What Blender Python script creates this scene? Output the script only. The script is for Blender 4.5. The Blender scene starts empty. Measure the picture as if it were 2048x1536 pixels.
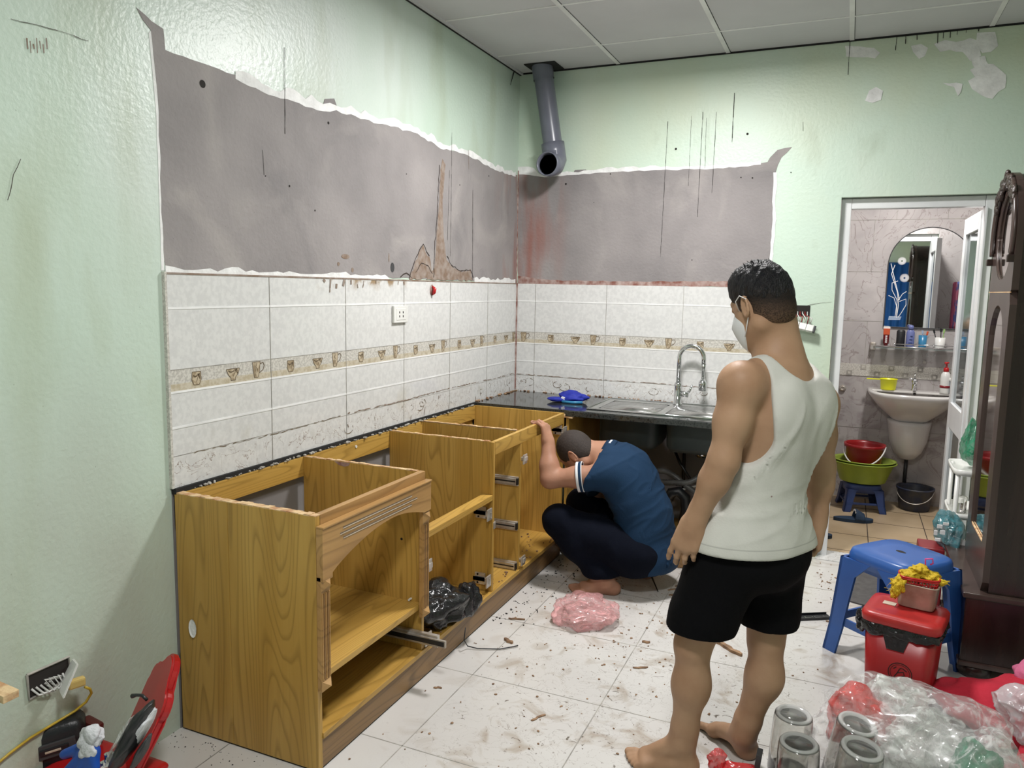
import bpy, bmesh, math, random
import numpy as np
from mathutils import Vector, Matrix, noise
random.seed(7)
SC = bpy.context.scene
COL = SC.collection
# ------------------------------------------------------------------ camera
FPX, YAW, PIT, ROL = 1530.34, -0.41078, 0.12566, 0.018572
CAM = Vector((1.87542, -4.33994, 1.42431))
_F = Vector((math.sin(YAW)*math.cos(PIT), math.cos(YAW)*math.cos(PIT), -math.sin(PIT)))
_R0 = Vector((math.cos(YAW), -math.sin(YAW), 0)); _U0 = _R0.cross(_F)
_R = _R0*math.cos(ROL)+_U0*math.sin(ROL); _U = -_R0*math.sin(ROL)+_U0*math.cos(ROL)
cam = bpy.data.cameras.new('camera'); camo = bpy.data.objects.new('camera', cam); COL.objects.link(camo)
cam.sensor_width = 36; cam.lens = FPX/2048*36; cam.clip_start = .02; cam.clip_end = 60
camo.matrix_world = Matrix(((_R.x, _U.x, -_F.x, CAM.x), (_R.y, _U.y, -_F.y, CAM.y), (_R.z, _U.z, -_F.z, CAM.z), (0, 0, 0, 1)))
SC.camera = camo
# ------------------------------------------------------------------ world, lamps, exposure
W = bpy.data.worlds.new('world'); SC.world = W; W.use_nodes = True
W.node_tree.nodes['Background'].inputs[0].default_value = (.80, .88, .90, 1)
W.node_tree.nodes['Background'].inputs[1].default_value = .35
def area(name, loc, size, power, col, rot=(0, 0, 0), shape='DISK'):
    l = bpy.data.lights.new(name, 'AREA'); l.shape = shape; l.size = size; l.energy = power; l.color = col
    o = bpy.data.objects.new(name, l); o.location = loc; o.rotation_euler = rot; COL.objects.link(o); return o
area('kitchen_lamp_light', (1.17, -1.20, 2.60), .34, 38, (1.0, .975, .965))
area('added_fill_light', (1.6, -3.6, 2.60), .34, 26, (1.0, .985, .97))  # added fill out of view, brightens the near half of the room
area('bathroom_lamp_light', (2.2, .55, 2.35), .18, 19, (1, .97, .94))
SC.view_settings.view_transform = 'Standard'; SC.view_settings.look = 'None'
SC.view_settings.exposure = 0.46; SC.view_settings.gamma = 1.0; SC.view_settings.use_curve_mapping = False

def up(u, v, ax, val):
    """the point of the plane coordinate[ax] = val that the photograph shows at pixel u, v"""
    d = _F+_R*((u-1024)/FPX)-_U*((v-768)/FPX)
    return CAM+d*((val-CAM[ax])/d[ax])
# ------------------------------------------------------------------ materials
def mat(name, col, rough=.6, metal=0, col2=None, scale=8, stretch=(1, 1, 1), bump=0, bscale=None, detail=4, contrast=(.35, .65), alpha=1, emit=0, spec=.5, trans=0, coat=0, distort=0):
    m = bpy.data.materials.new(name); m.use_nodes = True
    nt = m.node_tree; N = nt.nodes; L = nt.links; b = N['Principled BSDF']
    b.inputs['Base Color'].default_value = (*col, 1); b.inputs['Roughness'].default_value = rough
    b.inputs['Metallic'].default_value = metal; b.inputs['Specular IOR Level'].default_value = spec
    b.inputs['Coat Weight'].default_value = coat; b.inputs['Transmission Weight'].default_value = trans
    if alpha < 1: b.inputs['Alpha'].default_value = alpha
    if emit: b.inputs['Emission Color'].default_value = (*col, 1); b.inputs['Emission Strength'].default_value = emit
    tc = N.new('ShaderNodeTexCoord'); mp = N.new('ShaderNodeMapping'); mp.inputs['Scale'].default_value = stretch
    L.new(tc.outputs['Object'], mp.inputs[0])
    c2 = col2 or tuple(c*.86 for c in col)
    nz = N.new('ShaderNodeTexNoise'); nz.inputs['Scale'].default_value = scale; nz.inputs['Detail'].default_value = detail
    nz.inputs['Distortion'].default_value = distort
    L.new(mp.outputs[0], nz.inputs['Vector'])
    rp = N.new('ShaderNodeValToRGB'); rp.color_ramp.elements[0].position = contrast[0]; rp.color_ramp.elements[1].position = contrast[1]
    rp.color_ramp.elements[0].color = (*c2, 1); rp.color_ramp.elements[1].color = (*col, 1)
    L.new(nz.outputs[0], rp.inputs[0]); L.new(rp.outputs[0], b.inputs['Base Color'])
    if bump:
        n2 = N.new('ShaderNodeTexNoise'); n2.inputs['Scale'].default_value = bscale or scale*6; n2.inputs['Detail'].default_value = 3
        L.new(mp.outputs[0], n2.inputs['Vector'])
        bp = N.new('ShaderNodeBump'); bp.inputs['Strength'].default_value = bump; bp.inputs['Distance'].default_value = .01
        L.new(n2.outputs[0], bp.inputs['Height']); L.new(bp.outputs[0], b.inputs['Normal'])
    m['_b'] = 1
    return m
def nodes(m):
    nt = m.node_tree; return nt, nt.nodes, nt.links, nt.nodes['Principled BSDF']
def overlay(m, col, scale, lo, hi, stretch=(1, 1, 1), detail=5, box=None, kind='noise', fac=1.0, distort=0, soft=.1):
    """mix another colour in where a texture passes a threshold (stains, specks, veins), within an optional box of object space"""
    nt, N, L, b = nodes(m)
    src = b.inputs['Base Color'].links[0].from_socket
    tc = N.new('ShaderNodeTexCoord'); mp = N.new('ShaderNodeMapping'); mp.inputs['Scale'].default_value = stretch
    L.new(tc.outputs['Object'], mp.inputs[0])
    if kind == 'noise':
        t = N.new('ShaderNodeTexNoise'); t.inputs['Detail'].default_value = detail; t.inputs['Distortion'].default_value = distort; t.inputs['Scale'].default_value = scale; out = t.outputs[0]
    elif kind == 'spots':
        t = N.new('ShaderNodeTexVoronoi'); t.inputs['Scale'].default_value = scale; out = t.outputs['Distance']
    elif kind == 'vein':
        t = N.new('ShaderNodeTexNoise'); t.inputs['Scale'].default_value = scale; t.inputs['Detail'].default_value = detail; t.inputs['Distortion'].default_value = distort
        s = N.new('ShaderNodeMath'); s.operation = 'SUBTRACT'; s.inputs[1].default_value = .5
        a = N.new('ShaderNodeMath'); a.operation = 'ABSOLUTE'; L.new(t.outputs[0], s.inputs[0]); L.new(s.outputs[0], a.inputs[0]); out = a.outputs[0]
    L.new(mp.outputs[0], t.inputs['Vector'])
    mr = N.new('ShaderNodeMapRange'); mr.inputs['From Min'].default_value = lo; mr.inputs['From Max'].default_value = hi
    mr.inputs['To Max'].default_value = fac
    L.new(out, mr.inputs['Value']); f = mr.outputs[0]
    if box:
        sx = N.new('ShaderNodeSeparateXYZ'); L.new(tc.outputs['Object'], sx.inputs[0])
        for i, rg in enumerate(box):
            if rg is None: continue
            for v, sgn in ((rg[0], 1), (rg[1], -1)):
                if v is None: continue
                q = N.new('ShaderNodeMapRange'); L.new(sx.outputs[i], q.inputs['Value'])
                q.inputs['From Min'].default_value = v if sgn > 0 else v+0; q.inputs['From Max'].default_value = v+sgn*soft
                w = N.new('ShaderNodeMath'); w.operation = 'MULTIPLY'; L.new(f, w.inputs[0]); L.new(q.outputs[0], w.inputs[1]); f = w.outputs[0]
    mx = N.new('ShaderNodeMix'); mx.data_type = 'RGBA'; mx.inputs['B'].default_value = (*col, 1)
    L.new(f, mx.inputs['Factor']); L.new(src, mx.inputs['A']); L.new(mx.outputs['Result'], b.inputs['Base Color'])
    return m
def wood(name, light, dark, axis, ring=9, seam=.12, seamaxis=None):
    """oak boards: cathedral grain along an axis, with thin joints between boards"""
    st = [7, 7, 7]; st[axis] = .8
    m = mat(name, light, .42, col2=dark, scale=1.6, stretch=tuple(st), detail=3, bump=.05, bscale=14, contrast=(.3, .72))
    nt, N, L, b = nodes(m)
    src = b.inputs['Base Color'].links[0].from_socket
    tc = N.new('ShaderNodeTexCoord'); mp = N.new('ShaderNodeMapping'); s2 = [8.5, 8.5, 8.5]; s2[axis] = .75; mp.inputs['Scale'].default_value = s2
    L.new(tc.outputs['Object'], mp.inputs[0])
    nz = N.new('ShaderNodeTexNoise'); nz.inputs['Scale'].default_value = .75; nz.inputs['Detail'].default_value = 1.2; L.new(mp.outputs[0], nz.inputs['Vector'])
    mu = N.new('ShaderNodeMath'); mu.operation = 'MULTIPLY'; mu.inputs[1].default_value = ring*3.1; L.new(nz.outputs[0], mu.inputs[0])
    fr = N.new('ShaderNodeMath'); fr.operation = 'FRACT'; L.new(mu.outputs[0], fr.inputs[0])
    rp = N.new('ShaderNodeValToRGB'); e = rp.color_ramp.elements; e[0].position = 0; e[0].color = (.62, .62, .62, 1); e[1].position = .28; e[1].color = (0, 0, 0, 1)
    x = e.new(.9); x.color = (.0, .0, .0, 1); x = e.new(1.0); x.color = (.5, .5, .5, 1)
    L.new(fr.outputs[0], rp.inputs[0])
    mx = N.new('ShaderNodeMix'); mx.data_type = 'RGBA'; mx.inputs['B'].default_value = (*[c*.62 for c in dark], 1)
    L.new(rp.outputs[0], mx.inputs['Factor']); L.new(src, mx.inputs['A']); L.new(mx.outputs['Result'], b.inputs['Base Color'])
    st2 = [60, 60, 60]; st2[axis] = 2.0
    overlay(m, tuple(c*.7 for c in dark), 1.6, .55, .8, tuple(st2), 3, fac=.45)
    return m
M = {}
def gen_mats():
    w = M['paint'] = mat('mint_wall_paint', (.555, .665, .555), .45, col2=(.50, .63, .53), scale=1.1, bump=.16, bscale=60, detail=4, contrast=(.3, .7), spec=.5)
    overlay(w, (.58, .61, .38), .9, .42, .62, (1, 1, .8), 4, fac=.65, box=((1.2, None), None, None), soft=1.0)
    overlay(w, (.58, .60, .42), 1.3, .50, .72, (1, 1, .8), 4, fac=.5)
    overlay(w, (.66, .70, .62), 1.5, .52, .75, (1, 1, .6), 4, fac=.5)
    overlay(w, (.22, .25, .15), 5, .62, .8, (1, 3, .5), 6, fac=.35)
    overlay(w, (.20, .22, .14), 40, .05, .02, (1, 1, .6), kind='spots', fac=.5)
    wl = M['paint_left'] = mat('mint_wall_paint_stained', (.54, .64, .55), .36, col2=(.47, .58, .49), scale=.9, bump=.2, bscale=60, contrast=(.3, .7))
    overlay(wl, (.70, .74, .72), .9, .46, .66, (1, 1, .7), 4, fac=.7, box=(None, None, (1.3, None)), soft=.5)
    overlay(wl, (.36, .35, .31), 1.0, .36, .62, (1, 1.6, .7), 3, fac=.75, box=(None, None, (None, 1.3)), soft=.8)
    overlay(wl, (.34, .38, .24), 1.7, .52, .72, (1, 2.0, .5), 4, fac=.5)
    overlay(wl, (.16, .18, .12), 26, .04, .015, (1, 1, .6), kind='spots', fac=.6)
    p = M['plaster'] = mat('bare_grey_plaster', (.31, .285, .28), .8, col2=(.20, .185, .185), scale=2.2, bump=.25, bscale=60, detail=6, contrast=(.3, .7))
    overlay(p, (.39, .36, .34), 2.6, .52, .75, (1, 1, 1), 6, fac=.7, distort=1.0)
    overlay(p, (.16, .15, .155), 3.1, .56, .78, (1, 1, .8), 6, fac=.6, distort=.6)
    overlay(p, (.08, .07, .06), 34, .05, .02, (1, 1, 1), kind='spots', fac=.7)
    overlay(p, (.27, .11, .085), 5, .47, .66, (1.5, 1.5, .3), 5, fac=.85, box=((None, .35), (-.35, None), None), soft=.25)
    M['plaster_wash'] = mat('white_undercoat', (.84, .84, .83), .7, col2=(.70, .70, .69), scale=20, bump=.3, bscale=80)
    M['mudstain'] = mat('brown_water_stain', (.20, .135, .095), .85, col2=(.30, .25, .215), scale=26, detail=6, bump=.3, bscale=60)
    M['rust'] = mat('red_brown_grime', (.20, .075, .055), .85, col2=(.42, .33, .30), scale=22, detail=6)
    M['dark'] = mat('black_dirt', (.018, .014, .012), .9)
    M['crack'] = mat('dark_crack', (.05, .035, .028), .9)
    t = M['tile'] = mat('white_glazed_wall_tile', (.66, .66, .645), .16, col2=(.60, .60, .59), scale=60, detail=2, contrast=(.4, .6), bump=.02, bscale=200, spec=.5)
    overlay(t, (.42, .38, .28), 5, .62, .8, (1, 1, 1), 6, fac=.55, box=(None, None, (None, .98)), soft=.06)
    overlay(t, (.10, .06, .04), 30, .70, .76, (1, 1, .5), 5, fac=.8, box=(None, None, (None, .93)), soft=.05)
    overlay(t, (.17, .10, .06), 9, .008, .002, (1, 1, 1), 4, kind='vein', fac=.8, distort=2.5, box=(None, None, (None, .885)), soft=.02)
    overlay(t, (.27, .17, .07), 12, .50, .62, (1, 1, 1), 5, fac=.9, box=(None, (-1.95, -1.28), (1.395, None)), soft=.04)
    overlay(t, (.12, .08, .06), 46, .055, .02, kind='spots', fac=.6)
    M['tile_line'] = mat('gloss_white_tile_ridge', (.84, .84, .83), .08)
    M['grout'] = mat('grey_grout', (.23, .22, .20), .8, col2=(.40, .38, .34), scale=14)
    M['border_top'] = mat('border_tile_speckled', (.60, .58, .53), .25, col2=(.46, .44, .40), scale=130, contrast=(.45, .55))
    M['border_low'] = mat('border_tile_tan', (.45, .39, .28), .3, col2=(.55, .50, .40), scale=70, contrast=(.42, .6))
    M['motif'] = mat('border_cup_print', (.32, .25, .16), .3, col2=(.50, .42, .30), scale=60, contrast=(.45, .55))
    M['motif_dark'] = mat('border_cup_outline', (.17, .125, .08), .3)
    f = M['floor'] = mat('white_floor_tile', (.62, .605, .58), .22, col2=(.55, .53, .51), scale=1.6, detail=4, bump=.02, bscale=60)
    nt, N, L, b = nodes(f)
    overlay(f, (.30, .225, .15), 6.0, .54, .70, (1, 1, 1), 8, fac=.62, distort=1.4, box=((.55, 2.2), (-2.9, .2), None), soft=.3)
    overlay(f, (.10, .075, .05), 24, .66, .70, (1, 1, 1), 8, fac=.85, distort=2.0, box=((.5, 2.1), (-2.6, .0), None), soft=.4)
    overlay(f, (.13, .09, .06), 10, .006, .001, (1, 1, 1), 6, kind='vein', fac=.6, distort=2.5, box=((.6, 2.0), (-2.7, .0), None), soft=.3)
    M['ceil'] = mat('white_ceiling_board', (.58, .58, .60), .7, col2=(.54, .54, .56), scale=3, bump=.04, bscale=90)
    M['ceil_bar'] = mat('white_ceiling_grid_bar', (.80, .80, .80), .4)
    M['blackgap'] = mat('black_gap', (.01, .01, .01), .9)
    OL, OD = (.52, .32, .078), (.40, .225, .042)
    M['oak_z'] = wood('oak_upright', OL, OD, 2); M['oak_y'] = wood('oak_lengthwise', OL, OD, 1)
    M['oak_x'] = wood('oak_crosswise', (.45, .26, .06), OD, 0)
    M['oak_fresh'] = wood('oak_fascia', (.46, .27, .10), (.36, .195, .065), 1, 5)
    M['oak_dark'] = wood('oak_plinth', (.27, .155, .06), (.19, .105, .04), 1, 5)
    M['oak_raw'] = mat('raw_oak_edge_with_glue', (.66, .48, .27), .7, col2=(.40, .20, .09), scale=30, detail=6, bump=.3, bscale=90, stretch=(1, 1, 1), contrast=(.35, .6))
    M['splinter'] = mat('splintered_wood', (.36, .22, .12), .8, col2=(.13, .07, .04), scale=30)
    M['backwall'] = mat('grey_cement', (.20, .19, .185), .85, col2=(.16, .15, .15), scale=3)
    M['steel'] = mat('brushed_steel', (.62, .62, .61), .24, 1, col2=(.50, .50, .49), scale=4, stretch=(30, 1, 1))
    M['chrome'] = mat('chrome', (.72, .73, .74), .12, 1)
    M['zinc'] = mat('zinc_plated_metal', (.60, .58, .55), .32, .55, col2=(.42, .37, .31), scale=30)
    M['granite'] = mat('black_granite', (.012, .014, .014), .09, col2=(.035, .038, .036), scale=140, contrast=(.5, .62), spec=.6)
    M['sinkdark'] = mat('sound_coated_sink_underside', (.035, .045, .043), .55, col2=(.02, .025, .025), scale=5)
    M['pvc'] = mat('grey_pvc', (.155, .165, .205), .28, col2=(.125, .13, .165), scale=5)
    M['pvc_in'] = mat('pipe_inside', (.03, .032, .036), .6)
    M['hose'] = mat('grey_corrugated_hose', (.12, .12, .115), .4, col2=(.07, .065, .06), scale=20)
    M['whiteplastic'] = mat('white_plastic', (.74, .74, .71), .3, col2=(.66, .66, .63), scale=6)
    M['cream'] = mat('cream_plastic', (.58, .50, .40), .5, col2=(.48, .39, .29), scale=18)
    M['yellowcream'] = mat('yellowed_plug', (.55, .40, .13), .45)
    M['frame'] = mat('white_painted_aluminium', (.76, .77, .77), .3, col2=(.66, .67, .68), scale=4)
    M['red'] = mat('red_plastic', (.52, .012, .014), .28, col2=(.42, .010, .012), scale=5)
    M['redbin'] = mat('dark_red_bin_plastic', (.32, .010, .012), .32, col2=(.25, .008, .010), scale=4)
    M['redlid'] = mat('scuffed_red_lid', (.42, .022, .020), .35, col2=(.36, .018, .018), scale=18)
    M['blue'] = mat('blue_plastic', (.028, .105, .36), .30, col2=(.022, .085, .30), scale=5)
    M['bluedark'] = mat('dull_blue_plastic', (.03, .06, .19), .5, col2=(.02, .035, .11), scale=9)
    M['navybucket'] = mat('dirty_navy_bucket', (.02, .028, .065), .5, col2=(.05, .05, .055), scale=18)
    M['green'] = mat('lime_green_plastic', (.33, .44, .045), .33, col2=(.27, .36, .05), scale=8)
    M['yellow'] = mat('bright_yellow_plastic', (.80, .80, .015), .35)
    M['liner'] = mat('black_bin_liner', (.012, .012, .013), .22, bump=.8, bscale=30)
    M['ceramic'] = mat('white_ceramic', (.70, .69, .66), .10, col2=(.66, .64, .62), scale=3, coat=.3)
    bt = M['bathtile'] = mat('marbled_bath_tile', (.47, .44, .43), .22, col2=(.36, .335, .33), scale=3.2, detail=6, distort=1.5, contrast=(.3, .7))
    overlay(bt, (.25, .21, .20), 4.5, .012, .002, (1, 1, 1), 4, kind='vein', fac=.7, distort=1.8)
    overlay(bt, (.24, .20, .20), 5, .52, .68, (1, 1, 1), 6, fac=.6, distort=2.5, box=(None, None, (None, .95)), soft=.06)
    bf = M['bathfloor'] = mat('beige_bath_floor_tile', (.50, .385, .25), .35, col2=(.42, .31, .19), scale=5)
    overlay(bf, (.08, .06, .045), 2.6, .56, .74, fac=.6, box=(None, (.9, None), None), soft=.3)
    M['mirror'] = mat('mirror_glass', (.80, .82, .82), .02, 1, col2=(.78, .80, .80))
    M['darkmirror'] = mat('clock_glass', (.72, .70, .68), .05, 1)
    M['doorglass'] = mat('dark_door_glass', (.12, .16, .17), .05, .75, col2=(.10, .14, .15))
    M['glass'] = mat('clear_shelf_glass', (.30, .38, .36), .05, 0, alpha=.45, spec=.8)
    M['blackwood'] = mat('dark_mahogany', (.028, .015, .012), .24, col2=(.016, .008, .007), scale=3, stretch=(6, 6, .6), spec=.5, bump=.05, bscale=9)
    M['clockfront'] = mat('dark_mahogany_front', (.062, .040, .034), .26, col2=(.045, .028, .024), scale=3, stretch=(6, 6, .6), spec=.5)
    M['carve'] = mat('carved_mahogany', (.050, .030, .024), .35, col2=(.018, .010, .008), scale=40, bump=.9, bscale=60)
    M['skin'] = mat('skin', (.40, .245, .150), .55, spec=.3, col2=(.33, .19, .112), scale=9, bump=.05, bscale=120)
    M['skin2'] = mat('skin_ruddy', (.40, .21, .135), .55, spec=.3, col2=(.33, .165, .105), scale=9, bump=.05, bscale=120)
    M['skin2'].node_tree.nodes['Principled BSDF'].inputs['Subsurface Weight'].default_value = .05
    M['hair'] = mat('black_hair', (.006, .006, .008), .45, bump=.9, bscale=220, stretch=(1, 1, .25), col2=(.014, .013, .014), scale=120, spec=.2)
    M['fade'] = mat('clipped_black_hair', (.020, .014, .011), .8, spec=.2, col2=(.010, .008, .007), scale=300, bump=.3, bscale=400)
    M['buzz'] = mat('short_greying_hair', (.040, .028, .022), .75, col2=(.022, .016, .014), scale=240, bump=.3, bscale=400)
    tk = M['tank'] = mat('white_cotton_vest', (.56, .555, .51), .85, col2=(.50, .495, .455), scale=8, bump=.12, bscale=220)
    overlay(tk, (.12, .02, .02), 9, .035, .02, kind='spots', fac=.9)
    M['shorts'] = mat('black_shorts', (.0022, .0022, .003), .9, bump=.1, bscale=120, spec=.12)
    M['polo'] = mat('navy_polo_cotton', (.007, .030, .072), .85, spec=.25, col2=(.005, .024, .060), scale=6, bump=.1, bscale=200)
    M['jeans'] = mat('dark_navy_trousers', (.0022, .0035, .009), .9, bump=.15, bscale=140, spec=.12)
    M['stripe'] = mat('white_knit_stripe', (.70, .72, .74), .8)
    M['mask'] = mat('white_face_mask', (.74, .75, .76), .8)
    M['wirewhite'] = mat('white_cable', (.62, .61, .58), .4)
    M['wirered'] = mat('dark_red_wire', (.26, .02, .02), .5)
    M['cable'] = mat('yellow_cable', (.50, .34, .03), .35)
    def film(name, col, alpha, rough=.18):
        m = mat(name, col, rough, alpha=alpha, col2=tuple(c*.85 for c in col), scale=8, bump=.55, bscale=11, spec=1.0, stretch=(1, 1, 1.6))
        nt, N, L, b = nodes(m)
        nz = N.new('ShaderNodeTexNoise'); nz.inputs['Scale'].default_value = 16; nz.inputs['Detail'].default_value = 6; nz.inputs['Distortion'].default_value = 2.0
        tc = N.new('ShaderNodeTexCoord'); L.new(tc.outputs['Object'], nz.inputs['Vector'])
        mr = N.new('ShaderNodeMapRange'); mr.inputs['From Min'].default_value = .50; mr.inputs['From Max'].default_value = .66
        mr.inputs['To Min'].default_value = alpha*.65; mr.inputs['To Max'].default_value = min(1, alpha*2.4)  # denser streaks put white highlights into the film's opacity
        L.new(nz.outputs[0], mr.inputs['Value']); L.new(mr.outputs[0], b.inputs['Alpha'])
        return m
    M['clearfilm'] = film('clear_plastic_film', (.78, .78, .77), .26)
    M['milkyfilm'] = film('milky_plastic_film', (.74, .77, .73), .50)
    M['redfilm'] = film('red_plastic_bag', (.70, .10, .09), .85)
    M['greenfilm'] = film('green_plastic_bag', (.02, .26, .13), .9)
    M['pinkfilm'] = film('pink_plastic_bag', (.76, .40, .40), .60)
    M['scarletfilm'] = film('scarlet_plastic_bag', (.62, .015, .02), .95)
    M['whitefilm'] = film('white_plastic_bag', (.74, .73, .76), .75)
    M['tealfilm'] = film('teal_printed_wrapper', (.06, .22, .26), .92)
    M['jar'] = mat('clear_dusty_plastic', (.88, .88, .86), .06, trans=1, col2=(.80, .80, .78), scale=30)
    M['jarrim'] = mat('clear_plastic_edge', (.74, .74, .72), .10, alpha=.50, spec=1.0)
    M['fabricred'] = mat('crimson_fabric', (.52, .012, .035), .85, bump=.3, bscale=60)
    M['fabricpink'] = mat('pink_fabric', (.60, .14, .26), .85, bump=.3, bscale=60)
    M['fabricblue'] = mat('royal_blue_cloth', (.006, .018, .30), .7, col2=(.004, .012, .22), scale=9, bump=.2, bscale=60)
    M['curtain'] = mat('blue_curtain', (.01, .10, .34), .7)
    M['print'] = mat('white_print', (.80, .80, .80), .5)
    M['mat_rubber'] = mat('charcoal_mat', (.085, .08, .078), .75, col2=(.06, .055, .055), scale=30, bump=.3, bscale=90)
    M['blackplastic'] = mat('black_textured_plastic', (.012, .013, .015), .38, bump=.1, bscale=200)
    M['glove_white'] = mat('white_knit_glove', (.60, .61, .63), .9, bump=.4, bscale=160)
    M['glove_blue'] = mat('blue_latex_palm', (.01, .07, .36), .35)
    M['brown'] = mat('dark_red_brown_plastic', (.10, .018, .014), .4)
    M['spongeyellow'] = mat('yellow_net_scourer', (.62, .42, .012), .7, bump=.8, bscale=90)
    M['pinkhook'] = mat('pink_plastic', (.70, .05, .22), .35)
    M['tin'] = mat('grimy_tin', (.50, .44, .37), .34, .35, col2=(.30, .24, .18), scale=14, detail=6)
    M['slipper'] = mat('navy_foam_slipper', (.012, .035, .075), .7)
    M['bottleblue'] = mat('periwinkle_bottle', (.14, .17, .38), .35)
    M['cupblue'] = mat('blue_cup_plastic', (.03, .19, .36), .3)
    M['paleblue'] = mat('pale_blue_plastic', (.33, .42, .55), .4)
    M['orange'] = mat('orange_red_tube', (.55, .09, .03), .4)
    M['maroon'] = mat('maroon_print', (.22, .01, .015), .4)
    M['lamp'] = mat('lit_lamp_cover', (.95, .98, 1), .5, emit=14)
    M['drillgrey'] = mat('dark_grey_rubber', (.05, .05, .052), .6)
    M['brush_y'] = mat('brush_green', (.30, .48, .18), .5)
    M['shadebrown'] = mat('brown_curio_wood', (.13, .045, .022), .4, col2=(.08, .025, .012), scale=6)
    M['clothprint'] = mat('blue_pink_print_cloth', (.38, .10, .16), .85, col2=(.05, .07, .22), scale=14, contrast=(.46, .54))
gen_mats()
# ------------------------------------------------------------------ object helpers
def tag(o, label=None, cat=None, group=None, kind=None):
    if label: o['label'] = label
    if cat: o['category'] = cat
    if group: o['group'] = group
    if kind: o['kind'] = kind
    return o
def wloc(o):
    v = Vector((0, 0, 0))
    while o is not None: v += o.location; o = o.parent
    return v
def thing(name, label, cat, loc=(0, 0, 0), rot=(0, 0, 0), group=None):
    o = bpy.data.objects.new(name, None); COL.objects.link(o); o.location = loc; o.rotation_euler = rot; o.empty_display_size = .05
    return tag(o, label, cat, group)
def obj(name, bm, m, parent=None, world=True, smooth=False, label=None, keep=False, solid=0, sub=0):
    """link a bmesh as one mesh object; vertices are in world coordinates unless world=False"""
    me = bpy.data.meshes.new(name)
    bmesh.ops.recalc_face_normals(bm, faces=bm.faces[:])
    if parent is not None:
        if world:
            o_ = wloc(parent)
            for v in bm.verts: v.co -= o_
    elif not keep and bm.verts:
        xs = [v.co.x for v in bm.verts]; ys = [v.co.y for v in bm.verts]; zs = [v.co.z for v in bm.verts]
        off = Vector(((min(xs)+max(xs))/2, (min(ys)+max(ys))/2, min(zs)))
        for v in bm.verts: v.co -= off
    bm.to_mesh(me); bm.free()
    o = bpy.data.objects.new(name, me); COL.objects.link(o)
    if parent is not None: o.parent = parent
    elif not keep: o.location = off
    for mm in (m if isinstance(m, (list, tuple)) else [m]): me.materials.append(mm)
    if smooth:
        for p in me.polygons: p.use_smooth = True
    if solid:
        s = o.modifiers.new('s', 'SOLIDIFY'); s.thickness = solid
    if sub:
        s = o.modifiers.new('u', 'SUBSURF'); s.levels = sub; s.render_levels = sub
    if label: o['label'] = label
    return o
def S(name, bm, m, parent=None, keep=True):
    o = obj(name, bm, m, parent, keep=keep)
    if parent is None: o['kind'] = 'structure'
    return o
def B(): return bmesh.new()
def box(bm, x0, x1, y0, y1, z0, z1, bev=0, mi=0, rot=None, piv=None):
    r = bmesh.ops.create_cube(bm, size=1.0)
    vs = r['verts']
    for v in vs: v.co = Vector(((x0+x1)/2+v.co.x*(x1-x0), (y0+y1)/2+v.co.y*(y1-y0), (z0+z1)/2+v.co.z*(z1-z0)))
    fs = set(f for v in vs for f in v.link_faces)
    for f in fs: f.material_index = mi
    if bev:
        es = list(set(e for v in vs for e in v.link_edges))
        rr = bmesh.ops.bevel(bm, geom=es, offset=bev, segments=2, affect='EDGES', profile=.6)
        vs = list(set(v for f in rr['faces'] for v in f.verts) | set(v for v in vs if v.is_valid))
    if rot is not None:
        vs = list(_component(vs))
        bmesh.ops.rotate(bm, verts=vs, cent=piv or Vector(((x0+x1)/2, (y0+y1)/2, (z0+z1)/2)), matrix=rot)
    return vs
def _component(vs):
    seen = set(v for v in vs if v.is_valid); st = list(seen)
    while st:
        v = st.pop()
        for e in v.link_edges:
            w = e.other_vert(v)
            if w not in seen: seen.add(w); st.append(w)
    return seen
def frame_of(d):
    d = d.normalized(); a = Vector((0, 0, 1)) if abs(d.z) < .9 else Vector((1, 0, 0))
    x = d.cross(a).normalized(); return x, d.cross(x).normalized(), d
def tube(bm, pts, r, seg=10, cap=True, mi=0, flat=1.0):
    pts = [Vector(p) for p in pts]; n = len(pts)
    rs = r if isinstance(r, (list, tuple)) else [r]*n
    rings = []; px = None
    for i, p in enumerate(pts):
        d = (pts[min(i+1, n-1)]-pts[max(i-1, 0)])
        if d.length < 1e-9: d = Vector((0, 0, 1))
        x, y, _ = frame_of(d)
        if px is not None:
            x = (px-d.normalized()*px.dot(d.normalized())); x = x.normalized() if x.length > 1e-6 else frame_of(d)[0]
            y = d.normalized().cross(x)
        px = x
        rings.append([bm.verts.new(p+x*math.cos(t)*rs[i]+y*math.sin(t)*rs[i]*flat) for t in [2*math.pi*k/seg for k in range(seg)]])
    for a, b in zip(rings, rings[1:]):
        for k in range(seg):
            f = bm.faces.new((a[k], a[(k+1) % seg], b[(k+1) % seg], b[k])); f.material_index = mi
    if cap:
        for rg in (rings[0], rings[-1]):
            f = bm.faces.new(rg); f.material_index = mi
    return rings
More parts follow.
